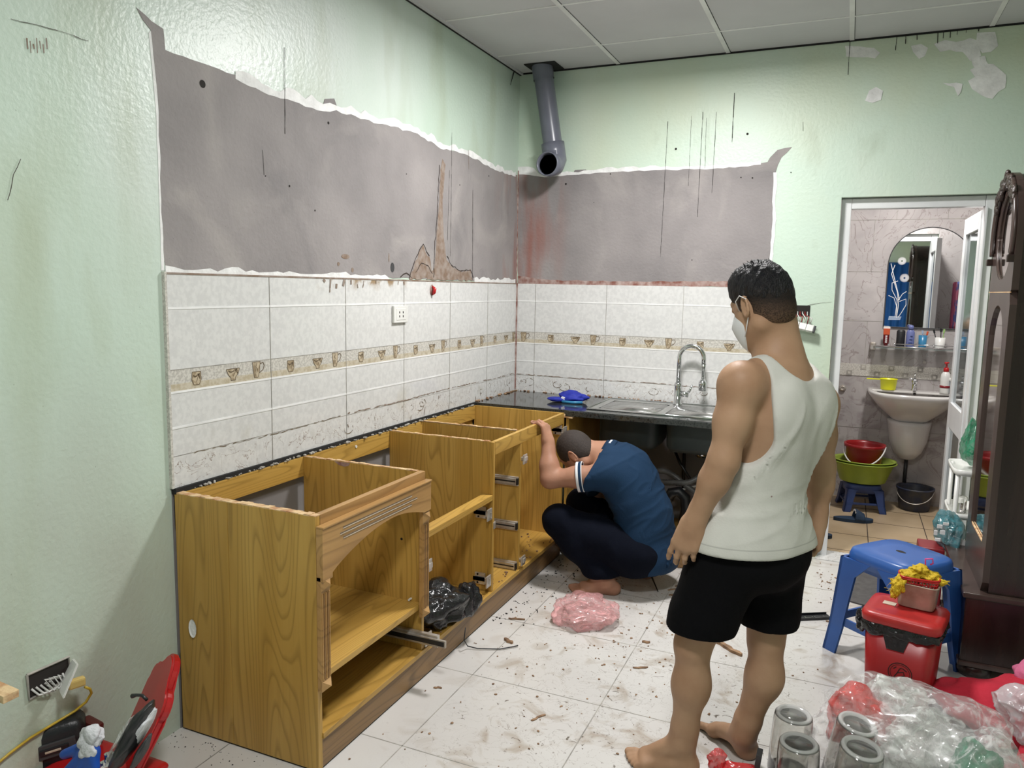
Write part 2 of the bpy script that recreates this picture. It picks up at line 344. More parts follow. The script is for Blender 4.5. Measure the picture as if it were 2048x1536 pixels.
def lathe(bm, prof, c=(0, 0, 0), seg=32, sx=1, sy=1, mi=0, rot=None, sq=2.0):
    """profile of (radius, z); sq > 2 makes the section squarish"""
    rings = []; c = Vector(c)
    for r, z in prof:
        rg = []
        for k in range(seg):
            t = 2*math.pi*k/seg; ct, st = math.cos(t), math.sin(t)
            q = (abs(ct)**sq+abs(st)**sq)**(-1/sq)
            p = Vector((r*q*ct*sx, r*q*st*sy, z))
            if rot is not None: p = rot @ p
            rg.append(bm.verts.new(c+p))
        rings.append(rg)
    for a, b in zip(rings, rings[1:]):
        for k in range(seg):
            f = bm.faces.new((a[k], a[(k+1) % seg], b[(k+1) % seg], b[k])); f.material_index = mi
    for rg, r in ((rings[0], prof[0][0]), (rings[-1], prof[-1][0])):
        if r > 1e-6:
            f = bm.faces.new(rg); f.material_index = mi
    bmesh.ops.remove_doubles(bm, verts=[v for rg in rings for v in rg], dist=1e-6)
def prism(bm, pts, axis, a, b, mi=0):
    """closed outline (2D points in the two other axes, in order) extruded from a to b along axis"""
    def mk(p, t):
        return Vector((t, p[0], p[1])) if axis == 0 else Vector((p[0], t, p[1])) if axis == 1 else Vector((p[0], p[1], t))
    A = [bm.verts.new(mk(p, a)) for p in pts]; Bv = [bm.verts.new(mk(p, b)) for p in pts]
    n = len(pts)
    fa = bm.faces.new(A); fb = bm.faces.new(Bv)
    fs = [fa, fb]+[bm.faces.new((A[i], A[(i+1) % n], Bv[(i+1) % n], Bv[i])) for i in range(n)]
    for f in fs: f.material_index = mi
    bmesh.ops.delete(bm, geom=[fa, fb], context='FACES_ONLY')
    from mathutils.geometry import tessellate_polygon
    for tri in tessellate_polygon([[Vector((p[0], p[1], 0)) for p in pts]]):
        for L_ in (A, Bv):
            try: bm.faces.new([L_[k] for k in tri]).material_index = mi
            except ValueError: pass
def sheet(bm, fn, nu, nv, mi=0, closeu=False):
    g = [[bm.verts.new(fn(i/nu, j/nv)) for j in range(nv+1)] for i in range(nu+(0 if closeu else 1))]
    for i in range(nu):
        for j in range(nv):
            a = g[i]; b = g[(i+1) % len(g)]
            f = bm.faces.new((a[j], b[j], b[j+1], a[j+1])); f.material_index = mi
    return g
def jag(pts, amp, step=.02, seed=1, closed=True):
    """break straight edges of an outline into small irregular steps"""
    rnd = random.Random(seed); out = []; n = len(pts)
    for i in range(n if closed else n-1):
        a = Vector(pts[i]); b = Vector(pts[(i+1) % n]); L = (b-a).length; k = max(1, int(L/step))
        nrm = Vector((-(b-a).y, (b-a).x)).normalized() if L > 0 else Vector((0, 0))
        out.append((a.x, a.y))
        for j in range(1, k):
            p = a.lerp(b, j/k)+nrm*rnd.uniform(-amp, amp); out.append((p.x, p.y))
    return out
# ------------------------------------------------------------------ smooth solids from distance fields (numpy surface nets)
class SDF:
    def __init__(s, lo, hi, h):
        s.lo = np.array(lo, float); s.h = h; s.n = np.ceil((np.array(hi)-s.lo)/h).astype(int)+1
        s.g = np.full(tuple(s.n), 1.0, np.float32)
    def _blk(s, lo, hi, m):
        a = np.maximum(0, np.floor((np.array(lo)-m-s.lo)/s.h).astype(int)); b = np.minimum(s.n, np.ceil((np.array(hi)+m-s.lo)/s.h).astype(int)+1)
        if (b <= a).any(): return None, None
        sl = tuple(slice(i, j) for i, j in zip(a, b))
        ax = [s.lo[i]+s.h*np.arange(a[i], b[i]) for i in range(3)]
        return sl, np.stack(np.meshgrid(*ax, indexing='ij'), -1)
    def _put(s, sl, d, k, op='u'):
        g = s.g[sl]
        if op == 'u':
            hh = np.clip(.5+.5*(g-d)/k, 0, 1); s.g[sl] = g*(1-hh)+d*hh-k*hh*(1-hh)
        else:
            d = -d; hh = np.clip(.5-.5*(g-d)/k, 0, 1); s.g[sl] = g*(1-hh)+d*hh+k*hh*(1-hh)
    def cone(s, a, b, ra, rb, k=.02, op='u', off=0):
        a = np.array(a, float); b = np.array(b, float); ra += off; rb += off
        R = max(ra, rb); sl, P = s._blk(np.minimum(a, b)-R, np.maximum(a, b)+R, k*1.5+s.h*2)
        if sl is None: return
        ab = b-a; t = np.clip(((P-a)@ab)/max(ab@ab, 1e-9), 0, 1)
        d = np.linalg.norm(P-a-t[..., None]*ab, axis=-1)-(ra+(rb-ra)*t)
        s._put(sl, d, k, op)
    def chain(s, pts, rs, k=.02, op='u', off=0):
        for i in range(len(pts)-1): s.cone(pts[i], pts[i+1], rs[i], rs[i+1], k, op, off)
    def ell(s, c, r, A=None, k=.02, op='u', off=0):
        """ellipsoid: centre, radii, rows of A = its axes"""
        c = np.array(c, float); r = np.array(r, float)+off; A = np.eye(3) if A is None else np.array(A, float)
        R = r.max(); sl, P = s._blk(c-R, c+R, k*1.5+s.h*2)
        if sl is None: return
        q = (P-c)@A.T; k0 = np.linalg.norm(q/r, axis=-1); k1 = np.linalg.norm(q/(r*r), axis=-1)
        s._put(sl, k0*(k0-1)/np.maximum(k1, 1e-6), k, op)
    def half(s, p, nrm, k=.006):
        """cut away everything on the side the normal points to"""
        P = np.stack(np.meshgrid(*[s.lo[i]+s.h*np.arange(s.n[i]) for i in range(3)], indexing='ij'), -1)
        nrm = np.array(nrm, float); nrm /= np.linalg.norm(nrm)
        d = -((P-np.array(p))@nrm); s._put((slice(None),)*3, d.astype(np.float32), k, 's')
    def mesh(s, smooth=1):
        g = s.g; n = np.array(g.shape); S_ = g < 0
        cs = tuple(n-1); acc = np.zeros(cs+(3,), np.float32); cnt = np.zeros(cs, np.int16)
        for a in range(3):
            o = [i for i in range(3) if i != a]
            for p in (0, 1):
                for q in (0, 1):
                    off = [0, 0, 0]; off[o[0]] = p; off[o[1]] = q
                    s0 = tuple(slice(off[i], off[i]+cs[i]) for i in range(3)); off2 = off[:]; off2[a] += 1
                    s1 = tuple(slice(off2[i], off2[i]+cs[i]) for i in range(3))
                    cr = S_[s0] != S_[s1]; v0 = g[s0]; v1 = g[s1]
                    t = np.where(cr, v0/np.where(cr, v0-v1, 1), 0)
                    acc[..., a] += np.where(cr, t, 0)
                    acc[..., o[0]] += np.where(cr, p, 0); acc[..., o[1]] += np.where(cr, q, 0); cnt += cr
        mk = cnt > 0; idx = np.full(cs, -1, np.int64); idx[mk] = np.arange(mk.sum())
        cell = np.argwhere(mk); V = s.lo+s.h*(cell+acc[mk]/cnt[mk][:, None])
        quads = []
        for a in range(3):
            b, c = (a+1) % 3, (a+2) % 3
            lo = [0, 0, 0]; lo[b] = 1; lo[c] = 1; hi = list(n-1); 
            s0 = tuple(slice(lo[i], hi[i]) for i in range(3)); sh = [0, 0, 0]; sh[a] = 1
            s1 = tuple(slice(lo[i]+sh[i], hi[i]+sh[i]) for i in range(3))
            cr = np.argwhere(S_[s0] != S_[s1])+np.array(lo)
            if len(cr) == 0: continue
            ins = S_[tuple(cr.T)]
            eb = np.zeros(3, int); eb[b] = 1; ec = np.zeros(3, int); ec[c] = 1
            q = np.stack([idx[tuple(cr.T)], idx[tuple((cr-eb).T)], idx[tuple((cr-eb-ec).T)], idx[tuple((cr-ec).T)]], 1)
            q[~ins] = q[~ins][:, ::-1]; quads.append(q)
        return V, np.concatenate(quads)
def solid(name, sdf, m, parent, disp=None, smooth=True, matfn=None):
    V, Q = sdf.mesh()
    off = wloc(parent) if parent is not None else Vector((0, 0, 0))
    me = bpy.data.meshes.new(name); me.from_pydata([tuple(v) for v in V], [], Q.tolist()); me.update()
    if disp:
        for v in me.vertices: v.co = v.co+v.normal*disp(v.co)
    for mm in (m if isinstance(m, (list, tuple)) else [m]): me.materials.append(mm)
    if matfn:
        for p in me.polygons: p.material_index = matfn(p.center)
    for v in me.vertices: v.co -= off
    for p in me.polygons: p.use_smooth = smooth
    o = bpy.data.objects.new(name, me); COL.objects.link(o); o.parent = parent
    sm = o.modifiers.new('smooth', 'SMOOTH'); sm.factor = .5; sm.iterations = 2
    return o
# ------------------------------------------------------------------ the setting
H = 2.68; XR, YF = 3.45, -5.7
def UL(u, v): p = up(u, v, 0, 0); return (p.y, p.z)      # on the left wall
def UB(u, v): p = up(u, v, 1, 0); return (p.x, p.z)      # on the back wall
bm = B(); box(bm, -.6, XR, YF, .12, -.1, 0); box(bm, 1.2, 3.2, .12, .13, -.1, 0); floor = S('floor', bm, M['floor'])
# floor joints, 49 cm tiles
bm = B(); ts = .490; fx0, fy0 = .6926, -2.4286
for k in range(-2, 7): x = fx0+k*ts; box(bm, x-.0018, x+.0018, YF, 0, -.001, .0006) if 0 < x < XR else None
for k in range(-7, 6):
    y = fy0+k*ts
    if YF < y < 0: box(bm, 0, XR, y-.0018, y+.0018, -.001, .0006)
S('joint_line', bm, M['grout'], floor)
bm = B(); box(bm, 1.2, 2.95, .13, 1.5, -.1, 0); bfl = S('floor', bm, M['bathfloor']); bfl.name = 'floor_bathroom'
bm = B()
for x in (1.42, 1.74, 2.07, 2.39, 2.72): box(bm, x-.0025, x+.0025, .13, 1.45, -.001, .0006)
for y in (.20, .52, .85, 1.17): box(bm, 1.2, 2.85, y-.0025, y+.0025, -.001, .0006)
S('joint_line', bm, M['crack'], bfl)
bm = B(); box(bm, 1.80, 2.51, -.03, .14, -.05, .006, bev=.002); S('door_sill', bm, M['tile'], bfl)
bm = B(); box(bm, -.15, 0, YF, .15, -.05, H+.3)
wl = S('wall_left', bm, M['paint_left'])
DX0, DX1, DZ = 1.805, 2.50, 1.912
bm = B(); box(bm, 0, DX0, 0, .13, -.05, H+.3); box(bm, DX1, XR, 0, .13, -.05, H+.3); box(bm, DX0, DX1, 0, .13, DZ, H+.3)
wb = S('wall_back', bm, M['paint'])
bm = B(); box(bm, XR, XR+.1, YF, .13, -.05, H+.3); S('wall_right', bm, M['paint'])
bm = B(); box(bm, 0, XR, YF-.1, YF, -.05, H+.3); S('wall_front', bm, M['paint'])
bm = B(); box(bm, -.1, XR, YF, .05, H, H+.05); ce = S('ceiling', bm, M['ceil'])
# ceiling grid
for k in range(0, 5):
    x = .6015+.6*k
    if x < XR: bm = B(); box(bm, x-.011, x+.011, YF, -.001, H-.004, H+.002); box(bm, x+.011, x+.0135, YF, -.001, H-.0012, H+.001, mi=1); S('grid_bar', bm, [M['ceil_bar'], M['blackgap']], ce)
for k in range(0, 9):
    y = -.3615-.6*k
    bm = B(); box(bm, .001, XR, y-.006, y+.006, H-.003, H+.002); box(bm, .001, XR, y+.006, y+.0085, H-.001, H+.001, mi=1); S('grid_bar', bm, [M['ceil_bar'], M['blackgap']], ce)
bm = B(); box(bm, 0, .010, YF, 0, H-.012, H); box(bm, 0, XR, -.008, 0, H-.008, H); S('shadow_gap', bm, M['blackgap'], ce)
bm = B(); box(bm, .010, .024, YF, 0, H-.010, H+.001); S('edge_trim', bm, M['ceil'], ce)
# bathroom shell
bm = B(); box(bm, 1.2, 2.95, 1.45, 1.55, -.05, 2.5); wbb = S('wall_bathroom_back', bm, M['bathtile'])
bm = B(); box(bm, 1.15, 1.25, .13, 1.5, -.05, 2.5); S('wall_bathroom_left', bm, M['bathtile'])
bm = B(); box(bm, 2.85, 2.95, .13, 1.5, -.05, 2.5); S('wall_bathroom_right', bm, M['bathtile'])
bm = B(); box(bm, 1.2, 2.95, .13, 1.5, 2.42, 2.5); cb = S('ceiling_bathroom', bm, M['ceil'])
bm = B(); box(bm, 1.25, DX0-.001, .131, .136, 0, 2.42); box(bm, DX1+.001, 2.85, .131, .136, 0, 2.42); box(bm, DX0, DX1, .131, .136, DZ+.001, 2.42); S('wall_bathroom_front', bm, M['bathtile'])
bm = B()
for z in (.15, .50, 1.24, 1.575, 1.92): box(bm, 1.25, 2.85, 1.4485, 1.451, z-.0015, z+.0015)
for i, (z0, z1) in enumerate(((0, .50), (.5, .862), (.945, 1.24), (1.24, 1.575), (1.575, 1.92), (1.92, 2.42))):
    for k in range(6): x = 1.40+k*.30+(.13 if i % 2 else 0); box(bm, x-.0012, x+.0012, 1.4485, 1.451, z0, z1)
S('joint_line', bm, M['grout'], wbb)
bm = B(); box(bm, 1.25, 2.85, 1.446, 1.451, .862, .945); S('mosaic_band', bm, M['border_top'], wbb)
rb = random.Random(3)
for i in range(18):
    x = 1.30+i*.087; z = .925-.045*(i % 2)
    bm = B(); box(bm, x-.018, x+.018, 1.4435, 1.447, z-.017, z+.017); box(bm, x-.008, x+.008, 1.443, 1.444, z-.008, z+.008, mi=1); S('mosaic_square', bm, [M['grout'], M['border_top']], wbb)
def strip(bm, lo_, hi_, ax, t):
    V = lambda p: bm.verts.new((t, p[0], p[1]) if ax == 0 else (p[0], t, p[1]))
    a = [V(p) for p in lo_]; b = [V(p) for p in hi_]
    for i in range(len(a)-1): bm.faces.new((a[i], a[i+1], b[i+1], b[i]))
# ---- bare plaster where the wall cupboards hung
pl = [(272, 15), (290, 30), (302, 42), (326, 58), (330, 100), (400, 125), (470, 150), (560, 190), (645, 213), (649, 198), (668, 197), (673, 212), (720, 232), (780, 247), (835, 262), (880, 292), (905, 302), (928, 303), (960, 318), (990, 336), (1034, 350)]
lo = [(1034, 566), (950, 561), (800, 556), (600, 549), (420, 544), (332, 541), (326, 500), (322, 400), (317, 250), (315, 200), (306, 110), (301, 60), (285, 40)]
bm = B(); prism(bm, jag([UL(*p) for p in pl+lo], .003, .03, 3), 0, -.001, .0016); S('bare_plaster', bm, M['plaster'], wl)
top = [UL(u, v) for u, v in [(470, 150), (560, 190), (645, 216), (672, 214), (720, 232), (780, 247), (835, 262), (880, 292), (928, 303), (960, 318), (990, 336), (1035, 350)]]
rr = random.Random(5)
fin = jag(top, .006, .03, 4, closed=False); outl = [(a, b+.004+.042*abs(noise.noise(Vector((a*9, 0, 3))))+rr.uniform(0, .012)) for a, b in fin]
bm = B(); strip(bm, [(a, b-.012) for a, b in fin], outl, 0, .0022); S('white_undercoat', bm, M['plaster_wash'], wl)
bot = [UL(u, v) for u, v in [(330, 546), (420, 549), (600, 554), (700, 557), (785, 560)]]; bot = jag(bot, .0, .03, 4, closed=False)
bm = B(); strip(bm, [(a, b-.004) for a, b in bot], [(a, b+.012+.03*abs(noise.noise(Vector((a*7, 2, 3))))+rr.uniform(-.004, .006)) for a, b in bot], 0, .0024); S('white_undercoat', bm, M['plaster_wash'], wl)
bot = jag([UL(u, v) for u, v in [(948, 563), (990, 565), (1034, 566)]], 0, .03, 4, closed=False)
bm = B(); strip(bm, [(a, b-.004) for a, b in bot], [(a, b+.010+rr.uniform(0, .02)) for a, b in bot], 0, .0024); S('white_undercoat', bm, M['plaster_wash'], wl)
bm = B(); prism(bm, jag([UL(*p) for p in [(303, 60), (308, 120), (317, 205), (320, 260), (324, 400), (328, 541), (322, 541), (318, 400), (313, 260), (310, 205), (302, 120), (297, 66)]], .001, .03, 8), 0, 0, .0013); S('white_undercoat', bm, M['plaster_wash'], wl)
ptb = [(1036, 347), (1100, 351), (1146, 347), (1150, 340), (1172, 339), (1176, 345), (1225, 341), (1300, 338), (1400, 335), (1470, 332), (1535, 324), (1540, 315), (1555, 300), (1584, 294), (1563, 315), (1556, 330), (1549, 360), (1546, 450), (1540, 520), (1538, 574), (1036, 571)]
bm = B(); prism(bm, jag([UB(*p) for p in ptb], .003, .03, 9), 1, -.0016, .001); S('bare_plaster', bm, M['plaster'], wb)
fin = jag([UB(*p) for p in [(1036, 347), (1100, 352), (1146, 348), (1225, 342), (1300, 339), (1400, 336), (1470, 333), (1535, 325)]], .004, .03, 6, closed=False)
bm = B(); strip(bm, [(a, b-.006) for a, b in fin], [(a, b+.006+.02*abs(noise.noise(Vector((a*8, 5, 1))))+(.03 if a < .12 else 0)+rr.uniform(0, .006)) for a, b in fin], 1, -.0022); S('white_undercoat', bm, M['plaster_wash'], wb)
fin = jag([UB(*p) for p in [(1549, 345), (1547, 450), (1541, 520), (1539, 574)]], .003, .03, 6, closed=False)
bm = B(); strip(bm, [(a-.006, b) for a, b in fin], [(a+.005+rr.uniform(0, .008), b) for a, b in fin], 1, -.0022); S('white_undercoat', bm, M['plaster_wash'], wb)
for k, pts in enumerate([[(1690, 92), (1720, 93), (1748, 96), (1760, 106), (1750, 117), (1720, 115), (1692, 113)],
            [(1822, 92), (1842, 88), (1856, 96), (1850, 112), (1838, 118), (1826, 104)],
            [(1868, 88), (1890, 80), (1912, 84), (1940, 76), (1958, 82), (1962, 112), (1940, 122), (1925, 104), (1900, 100), (1880, 104)],
            [(1954, 66), (1990, 64), (1996, 92), (1982, 104), (1964, 106), (1952, 86)],
            [(1940, 140), (1962, 128), (1986, 128), (2012, 150), (2010, 176), (1996, 184), (1985, 198), (1962, 190), (1944, 178), (1936, 162), (1950, 154)],
            [(1738, 182), (1752, 174), (1766, 182), (1762, 200), (1745, 206), (1730, 202)], [(1886, 166), (1925, 168), (1922, 184), (1916, 192), (1908, 174)], [(1942, 118), (1970, 112), (1978, 132), (1950, 138)]]):
    bm = B(); prism(bm, jag([UB(*p) for p in pts], .004, .025, 30+k), 1, -.0018-.0003*k, 0); S('filler_patch', bm, M['plaster_wash'], wb)
# cracks and drips: thin raised lines of dirt
def wall_line(name, pts, w, wall, m, seed=0, wob=.0):
    rnd = random.Random(seed); fn = UL if wall is wl else UB; P = [fn(*p) for p in pts]
    P = jag(P, wob, .02, seed, closed=False)+[P[-1]]
    bm = B()
    for i in range(len(P)-1):
        a, b = Vector(P[i]), Vector(P[i+1]); n = Vector((-(b-a).y, (b-a).x)).normalized()*w*rnd.uniform(.4, 1)*.5
        q = [a-n, b-n, b+n, a+n]
        vs = [bm.verts.new((.0030, p.x, p.y) if wall is wl else (p.x, -.0030, p.y)) for p in q]; bm.faces.new(vs)
    return S(name, bm, m, wall)
for i, (a, b, w) in enumerate([((1336, 243), (1321, 514), .003), ((1383, 232), (1377, 372), .002), ((1406, 224), (1395, 434), .003), ((1413, 236), (1410, 337), .002), ((1433, 224), (1424, 386), .003), ((1469, 186), (1464, 284), .004),
        ((1700, 82), (1696, 150), .003), ((1794, 72), (1791, 101), .004), ((1812, 70), (1811, 88), .004), ((1834, 68), (1834, 80), .005), ((1876, 64), (1875, 87), .005), ((1887, 63), (1886, 77), .004), ((1901, 62), (1900, 76), .005), ((1915, 60), (1914, 70), .004), ((1933, 58), (1932, 66), .004), ((1958, 56), (1957, 63), .004), ((1606, 244), (1606, 262), .002)]):
    wall_line('drip_mark', [a, b], w, wb, M['dark'], i, .0006)
for i, (a, b, w) in enumerate([((568, 95), (569, 268), .003), ((903, 265), (900, 512), .0025), ((898, 340), (894, 480), .002), ((945, 380), (944, 560), .004), ((936, 300), (937, 338), .006), ((524, 300), (527, 350), .002), ((1028, 140), (1020, 170), .012)]):
    wall_line('drip_mark', [a, b], w, wl, M['dark'] if i != 4 else M['mudstain'], i, .0008)
wall_line('plaster_crack', [(20, 38), (80, 52), (130, 66), (175, 82)], .002, wl, M['crack'], 3, .002)
wall_line('plaster_crack', [(40, 318), (25, 350), (14, 400)], .002, wl, M['crack'], 5, .003)
wall_line('plaster_crack', [(1612, 612), (1640, 606), (1663, 604)], .002, wb, M['crack'], 6, .002)
for i in range(7): wall_line('scrape_mark', [(52+i*6.5, 76+i % 3*6), (54+i*6.5, 98+i % 2*8)], .004, wl, M['mudstain'], i, .001)
# brown water stain beside the corner
st = [(884, 318), (890, 330), (884, 400), (886, 470), (892, 520), (915, 548), (905, 561), (852, 559), (868, 536), (872, 480), (878, 400), (880, 340)]
bm = B(); prism(bm, jag([UL(*p) for p in st], .003, .03, 14), 0, 0, .0030); S('water_stain', bm, M['mudstain'], wl)
bm = B(); prism(bm, jag([UL(*p) for p in [(818, 558), (828, 530), (840, 500), (846, 490), (850, 504), (858, 514), (862, 540), (872, 556)]], .006, .02, 15), 0, 0, .0026); S('water_stain', bm, M['mudstain'], wl)
bm = B(); prism(bm, jag([UL(*p) for p in [(890, 520), (905, 535), (925, 544), (940, 538), (945, 560), (895, 560)]], .006, .02, 16), 0, 0, .0026); S('water_stain', bm, M['mudstain'], wl)
for i, pts in enumerate([[(818, 556), (826, 530), (838, 500), (846, 488), (852, 503), (858, 512)], [(830, 545), (842, 526), (856, 532), (864, 548)], [(893, 512), (902, 530), (920, 542), (940, 540), (946, 556)], [(800, 554), (812, 546), (822, 556)], [(878, 330), (874, 420), (868, 500), (866, 555)]]):
    wall_line('plaster_crack', pts, .006, wl, M['crack'], 20+i, .004)
bm = B(); prism(bm, jag([UB(*p) for p in [(1036, 571), (1540, 574), (1540, 566), (1400, 562), (1250, 563), (1100, 560), (1036, 552)]], .004, .04, 17), 1, -.0024, 0); S('grime_band', bm, M['rust'], wb)
bm = B(); box(bm, 0, .006, -.006, 0, 1.45, 2.12); S('grime_band', bm, M['rust'], wb)
# holes drilled into the plaster
for i, (u, v, r) in enumerate([(404, 168, .020), (656, 246, .009), (578, 372, .007), (885, 322, .010), (919, 370, .006), (530, 352, .004), (812, 348, .005), (629, 421, .006), (977, 352, .007)]):
    a, b = UL(u, v); bm = B(); lathe(bm, [(0, 0), (r*.55, 0), (r*.6, .0008), (0, .0006)], (.0018, a, b), 14, 1, 1.0, rot=Matrix.Rotation(math.pi/2, 3, 'Y')); S('drill_hole', bm, M['dark'], wl)
for i, (u, v, r) in enumerate([(1132, 368, .010), (1221, 348, .006), (1482, 355, .006), (1505, 356, .007), (1495, 268, .010), (1352, 298, .010), (1582, 345, .005), (1315, 546, .02), (1188, 405, .004), (1384, 520, .005)]):
    a, b = UB(u, v); bm = B(); lathe(bm, [(0, 0), (r*.55, 0), (r*.6, .0008), (0, .0006)], (a, -.0018, b), 14, rot=Matrix.Rotation(math.pi/2, 3, 'X')); S('drill_hole', bm, M['dark'] if i != 7 else M['plaster'], wb)
for i, (u, v, w_, h_) in enumerate([(690, 513, .028, .010), (676, 528, .008, .008), (704, 540, .008, .010), (777, 515, .004, .02), (784, 535, .016, .022)]):
    a, b = UL(u, v); bm = B(); prism(bm, jag([(a+w_*math.cos(k*.63), b+h_*math.sin(k*.63)) for k in range(10)], .001, .01, i), 0, 0, .0028); S('dark_smear', bm, M['drillgrey'] if i == 4 else M['mudstain'], wl)
# ---- wall tiles
ZT, ZB, BT, BB = 1.447, .800, 1.156, 1.086
TW = .446; YL = -2.65
def tiles(wall, s0, s1, start, ax, parent):
    sg = 1 if ax == 0 else -1
    def bx(bm, a, b, z0, z1, t0, t1, mi=0):
        if ax == 0: box(bm, t0, t1, a, b, z0, z1, mi=mi)
        else: box(bm, a, b, -t1, -t0, z0, z1, mi=mi)
    bm = B(); bx(bm, s0, s1, ZB-.012 if ax == 0 else .60, BB, 0, .009); bx(bm, s0, s1, BT, ZT, 0, .009); S('wall_tile', bm, M['tile'], parent)
    bm = B(); bx(bm, s0, s1, BB, BB+.026, 0, .0095); S('tile_border', bm, M['border_low'], parent)
    bm = B(); bx(bm, s0, s1, BB+.026, BT, 0, .0093); S('tile_border', bm, M['border_top'], parent)
    bm = B()
    for z in (1.343, .977, BB+.001): bx(bm, s0, s1, z-.0035, z+.0035, 0, .0104)
    S('tile_ridge', bm, M['tile_line'], parent)
    bm = B(); k = 0
    s = start
    while s < s1:
        if s > s0+.02: bx(bm, s-.001, s+.001, ZB-.01, ZT, .006, .0106)
        s += TW
    bx(bm, s0, s1, BT-.001, BT+.001, .006, .0100); bx(bm, s0, s1, .888, .8895, .006, .0098)
    S('joint_line', bm, M['grout'], parent)
    def motif(c, kind):
        bm = B(); z = BB+.012
        if kind == 0: o = [(-.017, .045), (.017, .045), (.019, .020), (.011, .004), (-.011, .004), (-.019, .020)]
        elif kind == 1: o = [(-.030, .040), (.030, .040), (.022, .022), (.010, .010), (.010, .002), (-.010, .002), (-.010, .010), (-.022, .022)]
        else: o = [(-.022, .054), (.016, .054), (.012, .022), (.004, .0), (-.014, .0), (-.018, .022)]
        o = [(c+a, z+b) for a, b in o]
        if ax == 0: prism(bm, o, 0, .0094, .0100)
        else: prism(bm, o, 1, -.0100, -.0094)
        def ln(pts, w=.0022):
            for p, q in zip(pts, pts[1:]):
                p, q = Vector(p), Vector(q); n = Vector((-(q-p).y, (q-p).x)).normalized()*w/2
                qq = [p-n, q-n, q+n, p+n]; vs = [bm.verts.new((.0104, v.x, v.y) if ax == 0 else (v.x, -.0104, v.y)) for v in qq]; bm.faces.new(vs).material_index = 1
        ln(o+[o[0]])
        if kind == 2:
            ln([(c+.014, z+.046), (c+.030, z+.050), (c+.036, z+.038), (c+.028, z+.024), (c+.012, z+.016)], .003)
            ln([(c-.010, z+.054), (c-.010, z+.006)]); ln([(c-.001, z+.05), (c-.006, z+.036), (c+.003, z+.028), (c-.004, z+.016)])
        else:
            t = [(c+.014*math.sin(i*.9)*(1.6 if kind else 1), z+.014+.026*(abs(math.sin(i*1.7)))) for i in range(9)]; ln(t)
        S('border_cup_print', bm, [M['motif'], M['motif_dark']], parent)
    s = start-TW
    while s < s1:
        for off, kd in ((.105, 0), (.262, 1), (.376, 2)):
            if ax == 1: off, kd = ((.105, 0), (.262, 1), (.376, 2))[[0, 1, 2].index(kd)]
            if s0+.02 < s+off < s1-.02: motif(s+off, kd)
        s += TW
tiles(wl, YL, 0, YL, 0, wl)
tiles(wb, .009, 1.47, .134, 1, wb)
bm = B(); box(bm, .008, .016, -.016, -.008, .80, 1.45); S('joint_line', bm, M['rust'], wb)
bm = B(); box(bm, 0, .012, -2.656, -2.648, .79, 1.452); S('tile_edge', bm, M['border_top'], wl)
bm = B(); box(bm, 0, .0105, -2.65, 0, 1.444, 1.450); S('tile_edge', bm, M['mudstain'], wl)
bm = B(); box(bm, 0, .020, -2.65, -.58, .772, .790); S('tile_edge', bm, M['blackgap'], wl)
# grime left by the old splashback: ring marks and a broken line
def mark(pts, ax, w=.003, m='motif_dark'):
    wall_line('grime_mark', pts, w, wl if ax == 0 else wb, M[m], len(pts), .002)
def tile_mark(pts, ax, w, m, seed):
    rnd = random.Random(seed); bm = B(); P = jag(pts, .0025, .015, seed, closed=False)+[pts[-1]]
    for i in range(len(P)-1):
        if rnd.random() < .22: continue
        a, b = Vector(P[i]), Vector(P[i+1]); n = Vector((-(b-a).y, (b-a).x)).normalized()*w*rnd.uniform(.25, 1)*.5
        bm.faces.new([bm.verts.new((.0108, p.x, p.y) if ax == 0 else (p.x, -.0108, p.y)) for p in (a-n, b-n, b+n, a+n)])
    S('grime_mark', bm, M[m], wl if ax == 0 else wb)
tile_mark([(-2.58, .888), (-2.2, .885), (-1.8, .892)], 0, .003, 'motif_dark', 1); tile_mark([(-1.75, .895), (-1.3, .893), (-.9, .90), (-.3, .895), (-.02, .90)], 0, .006, 'mudstain', 2)
tile_mark([(.02, .895), (.4, .89), (.8, .892), (1.4, .885)], 1, .005, 'mudstain', 3)
rk = random.Random(11)
for i in range(16):
    ax = i % 2; c = rk.uniform(.06, 1.35) if ax else rk.uniform(-2.0, -.1); r = rk.uniform(.014, .030); z = rk.uniform(.83, .862)
    a0 = rk.uniform(0, 6); tile_mark([(c+r*1.2*math.cos(a0+t*.5), z+r*.8*math.sin(a0+t*.5)) for t in range(rk.choice((7, 9, 12)))], ax, .0035, 'motif_dark', 40+i)
for i in range(14):
    c = rk.uniform(-2.0, -.05); z = rk.uniform(.81, .88); tile_mark([(c, z), (c+rk.uniform(-.01, .01), z-rk.uniform(.01, .04))], 0, .006, 'mudstain', 60+i)
    c = -1.9+i*.045; tile_mark([(c, 1.442), (c+rk.uniform(-.01, .01), 1.442-rk.uniform(.01, .05))], 0, rk.uniform(.006, .02), 'mudstain', 80+i)
